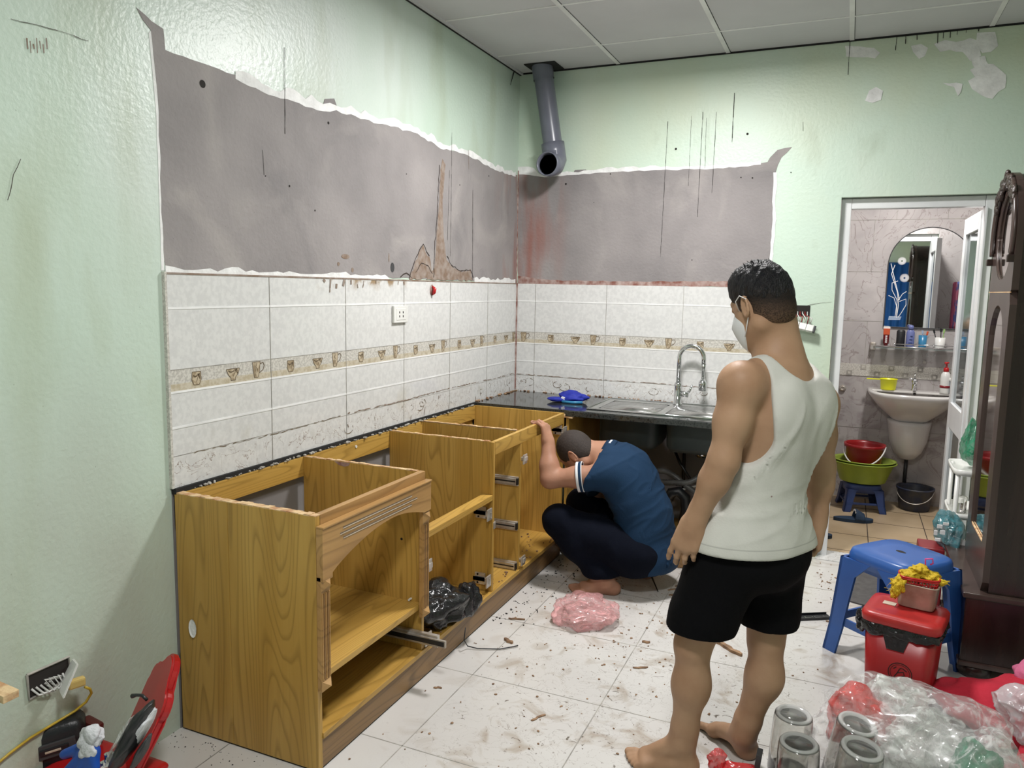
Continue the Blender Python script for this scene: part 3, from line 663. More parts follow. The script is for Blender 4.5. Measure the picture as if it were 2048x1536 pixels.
# ---- bathroom door: frame, leaf opened inwards
dr = thing('door_1', None, None, (2.15, .1, 0)); dr['kind'] = 'structure'
fy0, fy1 = .045, .115
bm = B(); box(bm, DX0+.003, DX0+.050, fy0, fy1, 0, DZ-.003, .003); obj('door_jamb', bm, M['frame'], dr)
bm = B(); box(bm, DX1-.050, DX1-.003, fy0, fy1, 0, DZ-.003, .003); obj('door_jamb', bm, M['frame'], dr)
bm = B(); box(bm, DX0+.051, DX1-.051, fy0+.001, fy1-.001, DZ-.055, DZ-.0035, .003); obj('door_head', bm, M['frame'], dr)
bm = B(); box(bm, DX1-.050, DX1-.040, fy0-.02, fy0-.002, .02, DZ-.06, .003); obj('door_jamb_strip', bm, M['frame'], dr)
lf = bpy.data.objects.new('door_leaf', None); COL.objects.link(lf); lf.parent = dr; lf.location = (DX1-.036-2.15, .03, .02); lf.rotation_euler = (0, 0, math.radians(90.5))
LW, LH, LT = .56, DZ-.085, .035
bm = B()
for a, b in ((0, .06), (LW-.07, LW)): box(bm, a, b, -LT/2, LT/2, 0, LH, .003)
for a, b in ((0, .09), (.66, .80), (LH-.09, LH)): box(bm, .06, LW-.07, -LT/2, LT/2, a, b, .003)
obj('leaf_frame', bm, M['frame'], lf, world=False)
bm = B(); box(bm, .06, LW-.07, -.004, .004, .80, LH-.09); obj('glass_pane', bm, M['doorglass'], lf, world=False)
bm = B(); box(bm, .06, LW-.07, -.004, .004, .09, .66); obj('lower_panel', bm, M['doorglass'], lf, world=False)
bm = B(); box(bm, LW-.052, LW-.025, -LT/2-.03, -LT/2, .93, 1.05, .006); obj('door_handle', bm, M['frame'], lf, world=False)
# ---- lamps
for nm, loc, lab in (('ceiling_lamp', (1.17, -1.20, H), 'round white ceiling lamp, lit, nearest the worktop'), ('ceiling_lamp', (1.6, -3.6, H), 'added fill lamp out of view, round, white and lit, near the viewer')):  # the second lamp is an unseen fixture added for the fill light
    t = thing(nm, lab, 'lamp', loc)
    bm = B(); lathe(bm, [(0, 0), (.185, 0), (.19, -.01), (.19, -.035), (.175, -.035)], loc, 40); obj('lamp_housing', bm, M['whiteplastic'], t, smooth=True)
    bm = B(); lathe(bm, [(.174, -.036), (.17, -.048), (.10, -.058), (0, -.060)], loc, 40); obj('lamp_cover', bm, M['lamp'], t, smooth=True)
# ---- grey vent pipe from the ceiling
t = thing('vent_pipe', 'grey plastic extractor pipe hanging from the ceiling in the corner, elbow facing the room', 'pipe', (.19, -.11, H))
a = Vector((.185, -.115, H+.0)); b = Vector((.262, -.095, 2.20))
bm = B(); tube(bm, [a, a.lerp(b, .35), b], .055, 32, cap=False); obj('pipe_run', bm, M['pvc'], t, smooth=True)
bm = B(); tube(bm, [a, a.lerp(b, .16)], .060, 32, cap=False); obj('pipe_collar', bm, M['pvc'], t, smooth=True)
bm = B(); c1 = Vector((.272, -.10, 2.165)); dd = (b-a).normalized()
tube(bm, [b-dd*.05, b, c1+Vector((0, 0, -.01)), c1+Vector((-.002, -.022, -.036)), c1+Vector((-.006, -.055, -.045)), c1+Vector((-.010, -.10, -.045))], .061, 32, cap=False)
bm2 = bm; obj('pipe_elbow', bm, M['pvc'], t, smooth=True, solid=-.006)
e = c1+Vector((-.010, -.075, -.045)); bm = B(); lathe(bm, [(0, 0), (.052, 0)], e, 32, rot=Matrix.Rotation(math.pi/2, 3, 'X')); obj('pipe_bore', bm, M['pvc_in'], t)
bm = B(); box(bm, .10, .285, -.18, -.02, H-.006, H-.001); obj('ceiling_cutout', bm, M['blackgap'], t)
# ---- wall socket on the tiles, hole with red pull, hanging switch
t = thing('wall_socket', 'white two-way wall socket mounted on the white tiles of the left wall', 'socket', (.010, -1.355, 1.29))
bm = B(); box(bm, .010, .022, -1.414, -1.298, 1.256, 1.332, .003); obj('cover_plate', bm, M['whiteplastic'], t)
bm = B(); box(bm, .020, .0235, -1.396, -1.316, 1.268, 1.320, .002); obj('socket_face', bm, M['whiteplastic'], t)
for dy in (-.015, .015):
    for dz in (-.009, .009): bm = B(); box(bm, .0225, .0242, -1.356+dy-.0035, -1.356+dy+.0035, 1.294+dz-.005, 1.294+dz+.005, .001); obj('pin_hole', bm, M['dark'], t)
t = thing('wire_end', 'taped red and white cable end poking out of a hole in the white tiles', 'wire', (.0105, -1.06, 1.39))
a, b = UL(860, 580); bm = B(); lathe(bm, [(0, 0), (.016, 0), (.018, .002), (0, .003)], (.0095, a, b), 16, 1.5, 1, rot=Matrix.Rotation(math.pi/2, 3, 'Y')); obj('hole_rim', bm, M['rust'], t)
bm = B(); tube(bm, [(.012, a+.003, b+.018), (.026, a, b+.006), (.024, a-.002, b-.012), (.013, a+.004, b-.024)], [.004, .009, .009, .003], 10); obj('taped_wire', bm, M['red'], t, smooth=True)
t = thing('switch_block', 'white triple switch hanging by red and white wires from its hole beside the bathroom door', 'switch', (1.66, -.03, 1.25))
x0, z0 = UB(1590, 615); x1, z1 = UB(1617, 628)
bm = B(); box(bm, x0-.004, x1+.006, -.004, -.0005, z1-.012, z0+.012); obj('wall_recess', bm, M['dark'], t)
R = Matrix.Rotation(math.radians(12), 3, 'Y') @ Matrix.Rotation(math.radians(-25), 3, 'X')
pc = Vector((1.662, -.045, 1.247)); bm = B()
for k in range(3): box(bm, pc.x-.054+k*.036, pc.x-.020+k*.036, pc.y-.012, pc.y+.012, pc.z-.018, pc.z+.018, .003, rot=R, piv=pc)
obj('switch_module', bm, M['whiteplastic'], t)
bm = B(); box(bm, pc.x+.053, pc.x+.064, pc.y-.010, pc.y+.012, pc.z-.018, pc.z+.018, .002, rot=R, piv=pc); obj('module_end', bm, M['blackplastic'], t)
for i in range(6):
    bm = B(); sx = 1.618+i*.012; ex = 1.622+i*.015; mm = 'wirewhite' if i % 2 else 'wirered'
    tube(bm, [(sx, -.002, 1.325), (sx+.002, -.03, 1.315-.006*(i % 3)), (ex+.008, -.055, 1.30-.008*(i % 2)), (ex, -.04, 1.262)], .0028, 8); obj('wire', bm, M[mm], t, smooth=True)
# ---- ripped-out floor-level socket with yellow plug at far left
t = thing('broken_socket', 'ripped-out double socket box in the left wall with white wires and loose cover', 'socket', (0, -3.08, .33))
q = [UL(52, 1350), (UL(135, 1312)[0], UL(135, 1312)[1]), UL(133, 1350), UL(56, 1398)]
bm = B(); prism(bm, [UL(54, 1352), UL(136, 1316), UL(138, 1352), UL(58, 1398)], 0, .0, .0016); obj('wall_recess', bm, M['dark'], t)
bm = B()
cr = [UL(52, 1350), UL(136, 1313), UL(139, 1354), UL(57, 1399), UL(52, 1350)]
tube(bm, [(.003, a, b) for a, b in cr], .0035, 6); obj('box_rim', bm, M['grout'], t)
for i in range(5):
    bm = B(); a = UL(62+i*9, 1378-i*4); b = UL(78+i*9, 1356-i*3); c = UL(100+i*5, 1378-i*6); d = UL(122, 1352)
    tube(bm, [(.001, *a), (.012+.004*i, *UL(72+i*8, 1388-i*4)), (.02, *c), (.022, *b), (.012, *d)], .0030, 8); obj('wire', bm, M['wirewhite'], t, smooth=True)
bm = B(); cq = [up(116, 1376, 0, .012), up(147, 1317, 0, .012), up(156, 1328, 0, .060), up(127, 1398, 0, .060)]; cn = (cq[1]-cq[0]).cross(cq[3]-cq[0]).normalized()*.003
ca = [bm.verts.new(p+cn) for p in cq]; cb = [bm.verts.new(p-cn) for p in cq]; bm.faces.new(ca); bm.faces.new(cb)
for i in range(4): bm.faces.new((ca[i], ca[(i+1) % 4], cb[(i+1) % 4], cb[i]))
bmesh.ops.bevel(bm, geom=bm.edges[:], offset=.0018, segments=2, affect='EDGES'); obj('cover_plate', bm, M['whiteplastic'], t)
pg = thing('plug', 'yellowed mains plug pushed into the loose cover plate, with yellow cable', 'plug', (.07, -3.0, .33))
p = up(152, 1366, 0, .055)
bm = B(); box(bm, p.x-.010, p.x+.010, p.y-.020, p.y+.022, p.z-.012, p.z+.012, .005, rot=Matrix.Rotation(math.radians(-20), 3, 'Z')); obj('plug_body', bm, M['yellowcream'], pg)
bm = B(); tube(bm, [up(170, 1374, 0, .055), up(180, 1378, 0, .055), up(183, 1386, 0, .05), up(172, 1404, 0, .03), up(150, 1422, 0, .012), up(110, 1446, 0, .006), up(60, 1476, 0, .006), up(20, 1506, 0, .006), up(-40, 1556, 0, .006)], .0036, 10); obj('cable', bm, M['cable'], pg, smooth=True)
# ------------------------------------------------------------------ oak kitchen cabinet run
CF, CT = .545, .775
yS, yA, yB, yC, yD = -2.65, -2.05, -1.455, -1.165, -.60
K = thing('kitchen_cabinet', 'long oak base cabinet run stripped of its worktop, doors and drawers, along the left wall', 'cabinet', (.27, -1.6, 0))
def kp(name, mk, m, par=K, **k):
    bm = B(); mk(bm); return obj(name, bm, M[m], par, **k)
def f(bm):
    box(bm, .012, .222, yS, yS+.020, .006, CT, .0012); box(bm, .2235, CF, yS, yS+.020, .006, CT, .0012)
sp = kp('side_panel', f, 'oak_z')
a = (.066, .370)
kp('gouge', lambda bm: lathe(bm, [(0, 0), (.013, 0), (.016, .003), (.012, .001)], (.072, yS-.0015, .352), 14, 1, 1.9, rot=Matrix.Rotation(math.pi/2, 3, 'X')), 'plaster_wash', sp)
def edge(bm, x0, x1, y0, y1, sd):
    rnd = random.Random(sd); n = int((x1-x0)/.02)
    for i in range(n):
        xa = x0+(x1-x0)*i/n; xb = x0+(x1-x0)*(i+1)/n
        box(bm, xa, xb, y0+rnd.uniform(0, .002), y1+rnd.uniform(-.002, .004), CT-.001, CT+rnd.uniform(.0012, .004))
kp('glue_edge', lambda bm: edge(bm, .012, CF, yS, yS+.024, 1), 'oak_raw', sp)
for i, (y, h) in enumerate(((yA, CT), (yB, CT), (yC, .772))):
    dv = kp('divider', (lambda bm: box(bm, .028, CF-.022, y-.008, y+.008, .117, h, .001)) if i < 2 else (lambda bm: (box(bm, .028, CF-.0195, y-.008, y+.008, .117, h), box(bm, CF-.0195, CF-.002, y-.008, y+.008, .117, .717))), 'oak_z')
    if i == 0: kp('divider_front_edge', lambda bm: box(bm, CF-.0215, CF-.001, y-.008, y+.008, .117, .727, .001), 'oak_z', dv)
    if i == 1: kp('divider_front_edge', lambda bm: box(bm, CF-.0215, CF-.001, y-.008, y+.008, .117, CT-.001, .001), 'oak_z', dv)
    kp('glue_edge', lambda bm: edge(bm, .028, CF-.024, y-.008, y+.008, 4+i), 'oak_raw', dv)
    if i == 0: # stain and screw holes
        kp('wine_stain', lambda bm: prism(bm, [(.17, .774), (.24, .774), (.235, .764), (.215, .758), (.19, .762)], 1, y-.0088, y-.0080), 'rust', dv)
        kp('screw_hole', lambda bm: lathe(bm, [(0, 0), (.005, 0), (0, .0006)], (.46, y-.0085, .52), 12, rot=Matrix.Rotation(math.pi/2, 3, 'X')), 'dark', dv)
kp('end_panel', lambda bm: box(bm, .022, CF-.002, yD, yD+.018, .10, CT, .001), 'oak_z')
br = kp('back_rail', lambda bm: box(bm, .004, .0275, yS+.021, yD-.001, .700, CT-.0005, .001), 'oak_y')
kp('back_rail', lambda bm: box(bm, .004, .020, yS+.020, yD, .115, .20, .001), 'oak_y')
kp('back_panel', lambda bm: box(bm, .002, .012, yC, yD, .115, .70), 'oak_z')
kp('bottom_board', lambda bm: box(bm, .010, CF+.004, yS+.020, yD, .098, .116, .001), 'oak_y')
kp('plinth', lambda bm: box(bm, .520, CF-.003, yS+.001, yD+.01, .006, .0975, .001), 'oak_dark')
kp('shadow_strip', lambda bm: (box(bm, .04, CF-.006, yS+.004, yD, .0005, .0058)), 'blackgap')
kp('top_rail', lambda bm: box(bm, CF-.018, CF, yB+.0085, yD-.001, .718, CT, .001), 'oak_y')
kp('middle_rail', lambda bm: box(bm, CF-.050, CF-.002, yA+.0085, yB-.0085, .522, .546, .002), 'oak_y')
kp('top_rail', lambda bm: box(bm, CF-.020, CF+.001, yS+.021, yA+.010, .728, CT+.001, .001), 'oak_fresh')
kp('cabinet_shelf', lambda bm: (box(bm, .022, CF-.002, yS+.020, yA-.008, .276, .296, .001)), 'oak_y')
# arched fascia with three grooves
def fascia(bm):
    y0, y1 = yS, yA+.012; zt = .742; ya, yb = y0+.045, y1-.045; low = [(y0, .588), (ya, .588)]
    n = 26
    for i in range(n+1):
        t = 1-i/n; y = yb+(ya-yb)*t
        low.append((y, .603+.074*max(0, math.cos(math.pi/2*(t-.38)/.62))**.85 if t > .38 else .640+.037*math.cos(math.pi/2*(.38-t)/.38)))
    low.append((y1, .640)); R_ = []
    for x in (CF+.002, CF+.024): R_.append(([bm.verts.new((x, p[0], p[1])) for p in low], [bm.verts.new((x, p[0], zt)) for p in low]))
    (l0, t0), (l1, t1) = R_; m_ = len(low)
    for i in range(m_-1):
        for q in ((l0[i], l0[i+1], t0[i+1], t0[i]), (l1[i], l1[i+1], t1[i+1], t1[i]), (l0[i], l0[i+1], l1[i+1], l1[i]), (t0[i], t0[i+1], t1[i+1], t1[i])): bm.faces.new(q)
    for i in (0, m_-1): bm.faces.new((l0[i], l1[i], t1[i], t0[i]))
    bmesh.ops.remove_doubles(bm, verts=bm.verts[:], dist=1e-5)
fs = kp('arched_fascia', fascia, 'oak_fresh')
for k, (z, s) in enumerate(((.722, .09), (.707, .055), (.692, .09))):
    kp('groove', lambda bm: (box(bm, CF+.0235, CF+.0249, yS+.06+s*.4, yA-.03-s, z-.0018, z+.0018)), 'motif_dark', fs); kp('groove_lip', lambda bm: box(bm, CF+.0235, CF+.0258, yS+.06+s*.4, yA-.03-s, z-.0042, z-.0022), 'cream', fs)
kp('fascia_cap', lambda bm: box(bm, CF+.002, CF+.028, yS-.001, yA+.013, .742, .748, .002), 'oak_fresh', fs)
def pil(y0, z0, z1, nm):
    t = kp('fluted_pilaster', lambda bm: (box(bm, CF+.001, CF+.016, y0, y0+.042, z0, z1, .001)), 'oak_fresh')
    for k in range(5): kp('flute', lambda bm: box(bm, CF+.0150, CF+.0195, y0+.003+k*.008, y0+.0062+k*.008, z0+.035, z1-.05, .001), 'oak_dark' if k % 2 else 'oak_fresh', t)
    for zc, hh in ((z1-.022, .022), (z0+.016, .016)):
        def dia(bm):
            b4 = [bm.verts.new((CF+.016, y0+dy, zc+dz)) for dy, dz in ((0, -hh), (.042, -hh), (.042, hh), (0, hh))]
            ap = bm.verts.new((CF+.034, y0+.021, zc))
            for i in range(4): bm.faces.new((b4[i], b4[(i+1) % 4], ap))
            bm.faces.new(b4)
        kp('diamond_block', dia, 'oak_fresh', t)
pil(yS, .255, .600, 0); pil(yA-.030, .250, .640, 1)
# drawer runners
def runner(name_y, z, x0, x1, par=K, out=0):
    def f(bm):
        box(bm, x0, x1, name_y-.0125, name_y-.0005, z-.021, z+.021, .001); box(bm, x0+.02, x1+out, name_y-.017, name_y-.012, z-.014, z+.014, .001)
    r = kp('drawer_runner', f, 'zinc', par)
    kp('runner_channel', lambda bm: (box(bm, x0, x1-.01, name_y-.0180, name_y-.0165, z-.003, z+.003), box(bm, x1-.006, x1+.001, name_y-.0175, name_y-.001, z-.015, z+.015)), 'blackplastic', r)
for z in (.540, .328, .135): runner(yC-.008, z, .05, CF-.006)
def f(bm): box(bm, .10, .62, yA-.026, yA-.010, .150, .192, .001); box(bm, .30, .655, yA-.034, yA-.025, .158, .184, .001)
r = kp('drawer_runner', f, 'zinc'); kp('runner_channel', lambda bm: (box(bm, .18, .65, yA-.036, yA-.034, .163, .179)), 'blackplastic', r)
kp('drawer_runner', lambda bm: box(bm, .10, CF-.01, yS+.021, yS+.033, .120, .150, .001), 'zinc')
kp('catch', lambda bm: box(bm, CF-.02, CF+.004, yB-.002, yB+.016, .395, .425, .002), 'zinc')
# concealed hinges: cup, arm and plate
def hinge(x, y, z, d=(0, -1), s=1.0):
    """d: direction pointing away from the panel carrying it"""
    dx, dy = d
    def f(bm):
        box(bm, x-.030*s, x+.012*s, y-.002+min(0, dy*.004), y+.002+max(0, dy*.004), z-.022*s, z+.022*s, .001)
        box(bm, x-.036*s, x+.030*s, y+dy*.006-.004, y+dy*.014+.004, z-.0075*s, z+.0075*s, .002)
        box(bm, x+.018*s, x+.040*s, y+dy*.010-.006, y+dy*.026+.006, z-.010*s, z+.010*s, .002)
        box(bm, x+.030*s, x+.036*s, y+dy*.014-.024*s, y+dy*.014+.020*s, z-.022*s, z+.022*s, .002)
    h = kp('hinge', f, 'zinc')
    for q in (-.016, .016):
      def g(bm):
        lathe(bm, [(0, 0), (.0045, 0), (.0045, .002), (0, .002)], (x-.018*s, y+dy*.004, z+q*s), 10, rot=Matrix.Rotation(math.pi/2*(1 if dy < 0 else -1), 3, 'X'))
      kp('hinge_screw', g, 'chrome', h, smooth=True)
for z in (.465, .170): hinge(CF-.045, yB-.009, z, (0, -1), 1.15)
for z in (.425, .150): hinge(CF-.025, yA+.009, z, (0, 1), 1.05)
for z in (.640, .155): hinge(CF-.022, yC+.009, z, (0, 1), 1.0)
hinge(CF-.01, yD-.03, .690, (0, -1), 1.1)
kp('shelf_pin', lambda bm: tube(bm, [(.50, yA-.008, .304), (.50, yA-.024, .304)], .004, 8), 'whiteplastic')
kp('rail_screw', lambda bm: tube(bm, [(.026, -1.72, .752), (.031, -1.72, .752)], .006, 10), 'whiteplastic', br)
# cement wall seen through the open back
bm = B(); box(bm, 0, .0018, -2.65, -.01, .0, .772); S('bare_cement', bm, M['backwall'], wl)
# dirt fallen on the rail and the boards
def clods(name, n, fn, smin, smax, m, label, cat, seed=1, flat=.6):
    rnd = random.Random(seed); bm = B()
    for i in range(n):
        x, y, z = fn(rnd); s = rnd.uniform(smin, smax); k = len(bm.verts)
        r = bmesh.ops.create_icosphere(bm, subdivisions=1, radius=s)
        sx, sy = rnd.uniform(.5, 1.6), rnd.uniform(.4, 1.3); an = rnd.uniform(0, 3.14)
        for v in r['verts']:
            q = Vector((v.co.x*sx, v.co.y*sy, v.co.z*flat))*rnd.uniform(.8, 1.2); q.rotate(Matrix.Rotation(an, 3, 'Z'))
            v.co = q+Vector((x, y, z+s*flat*.8))
    o = obj(name, bm, M[m]); tag(o, label, cat, kind='stuff'); return o
clods('plaster_rubble', 260, lambda r: (r.uniform(.004, .030), r.uniform(-2.6, -.62), CT+.001), .0025, .009, 'grout', 'crumbled plaster and dirt lying along the back rail of the oak cabinets', 'rubble', 3)
clods('cabinet_dirt', 150, lambda r: (r.uniform(.25, .54), r.uniform(-2.0, -.66), .117), .002, .007, 'splinter', 'brown crumbs scattered over the bottom board of the oak cabinets', 'dirt', 4)
# ------------------------------------------------------------------ worktop, sink unit
WZ = .790; SX0, SX1, SY0, SY1 = .640, 1.42, -.500, -.060
t = thing('worktop', 'black granite worktop in the corner, sawn off at its left end', 'worktop', (.75, -.3, .77))
def f(bm):
    y0, y1 = -.585, -.010
    box(bm, .011, SX0+.02, y0, y1, WZ-.020, WZ, .0015); box(bm, SX1-.02, 1.47, y0, y1, WZ-.020, WZ, .0015)
    box(bm, SX0+.02, SX1-.02, y0, SY0+.02, WZ-.020, WZ, .0015); box(bm, SX0+.02, SX1-.02, SY1-.02, y1, WZ-.020, WZ, .0015)
bm = B(); f(bm); obj('granite_slab', bm, M['granite'], t)
bm = B(); box(bm, .55, 1.47, -.590, -.572, WZ-.032, WZ-.003, .003); obj('front_lip', bm, M['granite'], t)
bm = B(); rnd = random.Random(2)
for i in range(26): x = .03+i*.0215; box(bm, x, x+.0225, -.586-rnd.uniform(0, .004), -.560, WZ-.036-rnd.uniform(0, .006), WZ-.0205)
obj('adhesive_bed', bm, M['oak_raw'], t)
clods('rubble', 90, lambda r: ((lambda q: (.012+.02*r.random(), -.57*q, WZ) if r.random() < .5 else (.02+1.0*q, -.012-.018*r.random(), WZ))(r.random())), .003, .010, 'splinter', 'dark crumbs of mortar along the back edge of the black worktop', 'rubble', 9)
t = thing('kitchen_sink', 'double-bowl steel sink set into the black worktop', 'sink', (1.03, -.28, .6))
bowls = ((SX0+.045, 1.005, SY0+.045, SY1-.075), (1.045, SX1-.04, SY0+.045, SY1-.075))
def rimf(bm):
    xs = [SX0, bowls[0][0], bowls[0][1], bowls[1][0], bowls[1][1], SX1]; z0, z1 = WZ-.002, WZ+.0035
    by0, by1 = bowls[0][2], bowls[0][3]
    box(bm, SX0, SX1, SY0, by0, z0, z1, .0015); box(bm, SX0, SX1, by1, SY1, z0, z1, .0015)
    for a, b in ((0, 1), (2, 3), (4, 5)): box(bm, xs[a], xs[b], by0, by1, z0, z1, .001)
bm = B(); rimf(bm); obj('sink_rim', bm, M['steel'], t)
bm = B(); tube(bm, [(SX0, SY0, WZ+.004), (SX1, SY0, WZ+.004), (SX1, SY1, WZ+.004), (SX0, SY1, WZ+.004), (SX0, SY0, WZ+.004)], .005, 8, flat=.8); obj('rolled_edge', bm, M['chrome'], t, smooth=True)
for bx0, bx1, by0, by1 in bowls:
    bm = B(); prof = [(1.0, WZ+.002), (.985, WZ-.02), (.95, WZ-.17), (.86, WZ-.195), (.0, WZ-.20)]
    cx_, cy_ = (bx0+bx1)/2, (by0+by1)/2; hx, hy = (bx1-bx0)/2, (by1-by0)/2
    lathe(bm, [(r*hx, z) for r, z in prof], (cx_, cy_, 0), 40, 1, hy/hx, sq=8); bw = obj('sink_bowl', bm, M['steel'], t, smooth=True)
    bm = B(); lathe(bm, [(r*hx+.004, z-.003) for r, z in prof], (cx_, cy_, 0), 40, 1, hy/hx, sq=8); obj('bowl_underside', bm, M['sinkdark'], bw, smooth=True)
    bm = B(); lathe(bm, [(.0, WZ-.197), (.028, WZ-.197), (.034, WZ-.199), (.034, WZ-.24), (.0, WZ-.24)], (cx_, cy_+.02, 0), 24); obj('waste_outlet', bm, M['chrome'], bw, smooth=True)
t = thing('kitchen_faucet', 'tall chrome gooseneck faucet with side lever behind the steel sink', 'faucet', (1.03, -.085, WZ))
fx, fy = 1.035, -.092
bm = B(); lathe(bm, [(0, 0), (.026, 0), (.026, .008), (.021, .012), (.020, .10), (.022, .115), (.018, .125), (0, .125)], (fx, fy, WZ+.002), 28); obj('faucet_body', bm, M['chrome'], t, smooth=True)
bm = B(); P = [Vector((fx, fy, WZ+.12)), Vector((fx, fy, 1.055))]
for k in range(1, 14):
    an = math.pi*k/13; P.append(Vector((fx+.067*(1-math.cos(an)), fy-.004*k/13, 1.055+.068*math.sin(an))))
P.append(P[-1]+Vector((0, 0, -.03)))
tube(bm, P, .0125, 18); obj('gooseneck', bm, M['chrome'], t, smooth=True)
e = P[-1]; bm = B(); tube(bm, [e, e+Vector((0, 0, -.018)), e+Vector((0, 0, -.022)), e+Vector((0, 0, -.085))], [.014, .012, .0085, .0085], 16); tube(bm, [e+Vector((0, 0, -.08)), e+Vector((0, 0, -.10)), e+Vector((0, 0, -.105)), e+Vector((0, 0, -.145))], [.010, .022, .023, .021], 20); obj('spray_head', bm, M['chrome'], t, smooth=True)
bm = B(); tube(bm, [(fx+.015, fy, WZ+.065), (fx+.058, fy-.004, WZ+.062)], .016, 16); tube(bm, [(fx+.05, fy-.004, WZ+.066), (fx+.066, fy-.006, WZ+.085), (fx+.078, fy-.008, WZ+.118)], [.008, .007, .005], 12); obj('faucet_lever', bm, M['chrome'], t, smooth=True)
# sink base unit: floor board, plinth, sides
t = thing('sink_cabinet', 'doorless oak cabinet standing under the steel sink, dark inside', 'cabinet', (1.0, -.3, 0))
bm = B(); box(bm, .565, 1.47, -.50, -.012, .098, .116, .001); obj('bottom_board', bm, M['oak_x'], t)
bm = B(); box(bm, .565, 1.47, -.498, -.478, .004, .0975, .001); obj('plinth', bm, M['oak_dark'], t)
bm = B(); box(bm, 1.452, 1.470, -.56, -.012, .005, .765, .001); obj('side_panel', bm, M['oak_z'], t)
bm = B(); box(bm, .550, .566, -.575, -.012, .005, .765, .001); obj('side_panel', bm, M['oak_z'], t)
bm = B(); box(bm, .57, 1.45, -.012, -.0095, .116, .76); obj('back_wall_cement', bm, M['backwall'], t)
bm = B(); box(bm, 1.10, 1.13, -.50, -.48, .118, .14, .002); box(bm, 1.105, 1.125, -.515, -.49, .115, .150, .002); obj('hinge', bm, M['zinc'], t)
# drain hoses
def corr(pts, r, n, seg=14):
    pts = [Vector(p) for p in pts]; out = []; rs = []
    def cr(t):
        k = min(int(t), len(pts)-2); u = t-k; p0 = pts[max(k-1, 0)]; p1 = pts[k]; p2 = pts[k+1]; p3 = pts[min(k+2, len(pts)-1)]
        return .5*((2*p1)+(p2-p0)*u+(2*p0-5*p1+4*p2-p3)*u*u+(3*p1-p0-3*p2+p3)*u**3)
    for i in range(n+1):
        out.append(cr(i/n*(len(pts)-1))); rs.append(r*(1 if i % 2 else .84))
    return out, rs
t = thing('sink_waste', 'black sink trap with ribbed grey drain hoses under the sink', 'pipe', (1.1, -.25, .12))
def hose(nm, pts, r, n, m):
    bm = B(); P, rs = corr(pts, r, n); tube(bm, P, rs, 14); return obj(nm, bm, M[m], t, smooth=True)
hose('drain_hose', [(1.22, -.26, .57), (1.25, -.30, .50), (1.18, -.36, .43), (1.06, -.36, .41), (.95, -.33, .395), (.86, -.28, .38)], .017, 70, 'hose')
hose('drain_hose', [(.84, -.26, .57), (.86, -.28, .50), (.92, -.3, .45), (1.05, -.34, .46), (1.16, -.36, .40), (1.24, -.38, .36)], .016, 60, 'hose')
hose('drain_hose', [(1.075, -.40, .33), (1.062, -.41, .27), (1.070, -.41, .20), (1.10, -.39, .14), (1.16, -.34, .122)], .021, 46, 'steel')
bm = B(); tube(bm, [(1.07, -.39, .33), (1.085, -.39, .365), (1.12, -.385, .375), (1.155, -.38, .345), (1.165, -.38, .28), (1.15, -.37, .20)], .028, 16); obj('trap_bend', bm, M['blackplastic'], t, smooth=True)
bm = B(); lathe(bm, [(0, 0), (.032, 0), (.034, .05), (.026, .08), (0, .08)], (1.155, -.36, .125), 20); obj('trap_bottle', bm, M['blackplastic'], t, smooth=True)
bm = B(); tube(bm, [(.95, -.40, .30), (1.02, -.39, .335), (1.10, -.37, .37), (1.2, -.33, .40)], .006, 8); obj('supply_hose', bm, M['wirewhite'], t, smooth=True)
bm = B(); tube(bm, [(1.045, -.02, .76), (1.05, -.05, .62), (1.04, -.15, .55), (1.10, -.27, .50), (1.16, -.28, .42)], .008, 8); obj('supply_hose', bm, M['blackplastic'], t, smooth=True)
bm = B(); tube(bm, [(1.075, -.03, .62), (1.078, -.03, .20)], .009, 8); obj('supply_pipe', bm, M['blackplastic'], t, smooth=True)
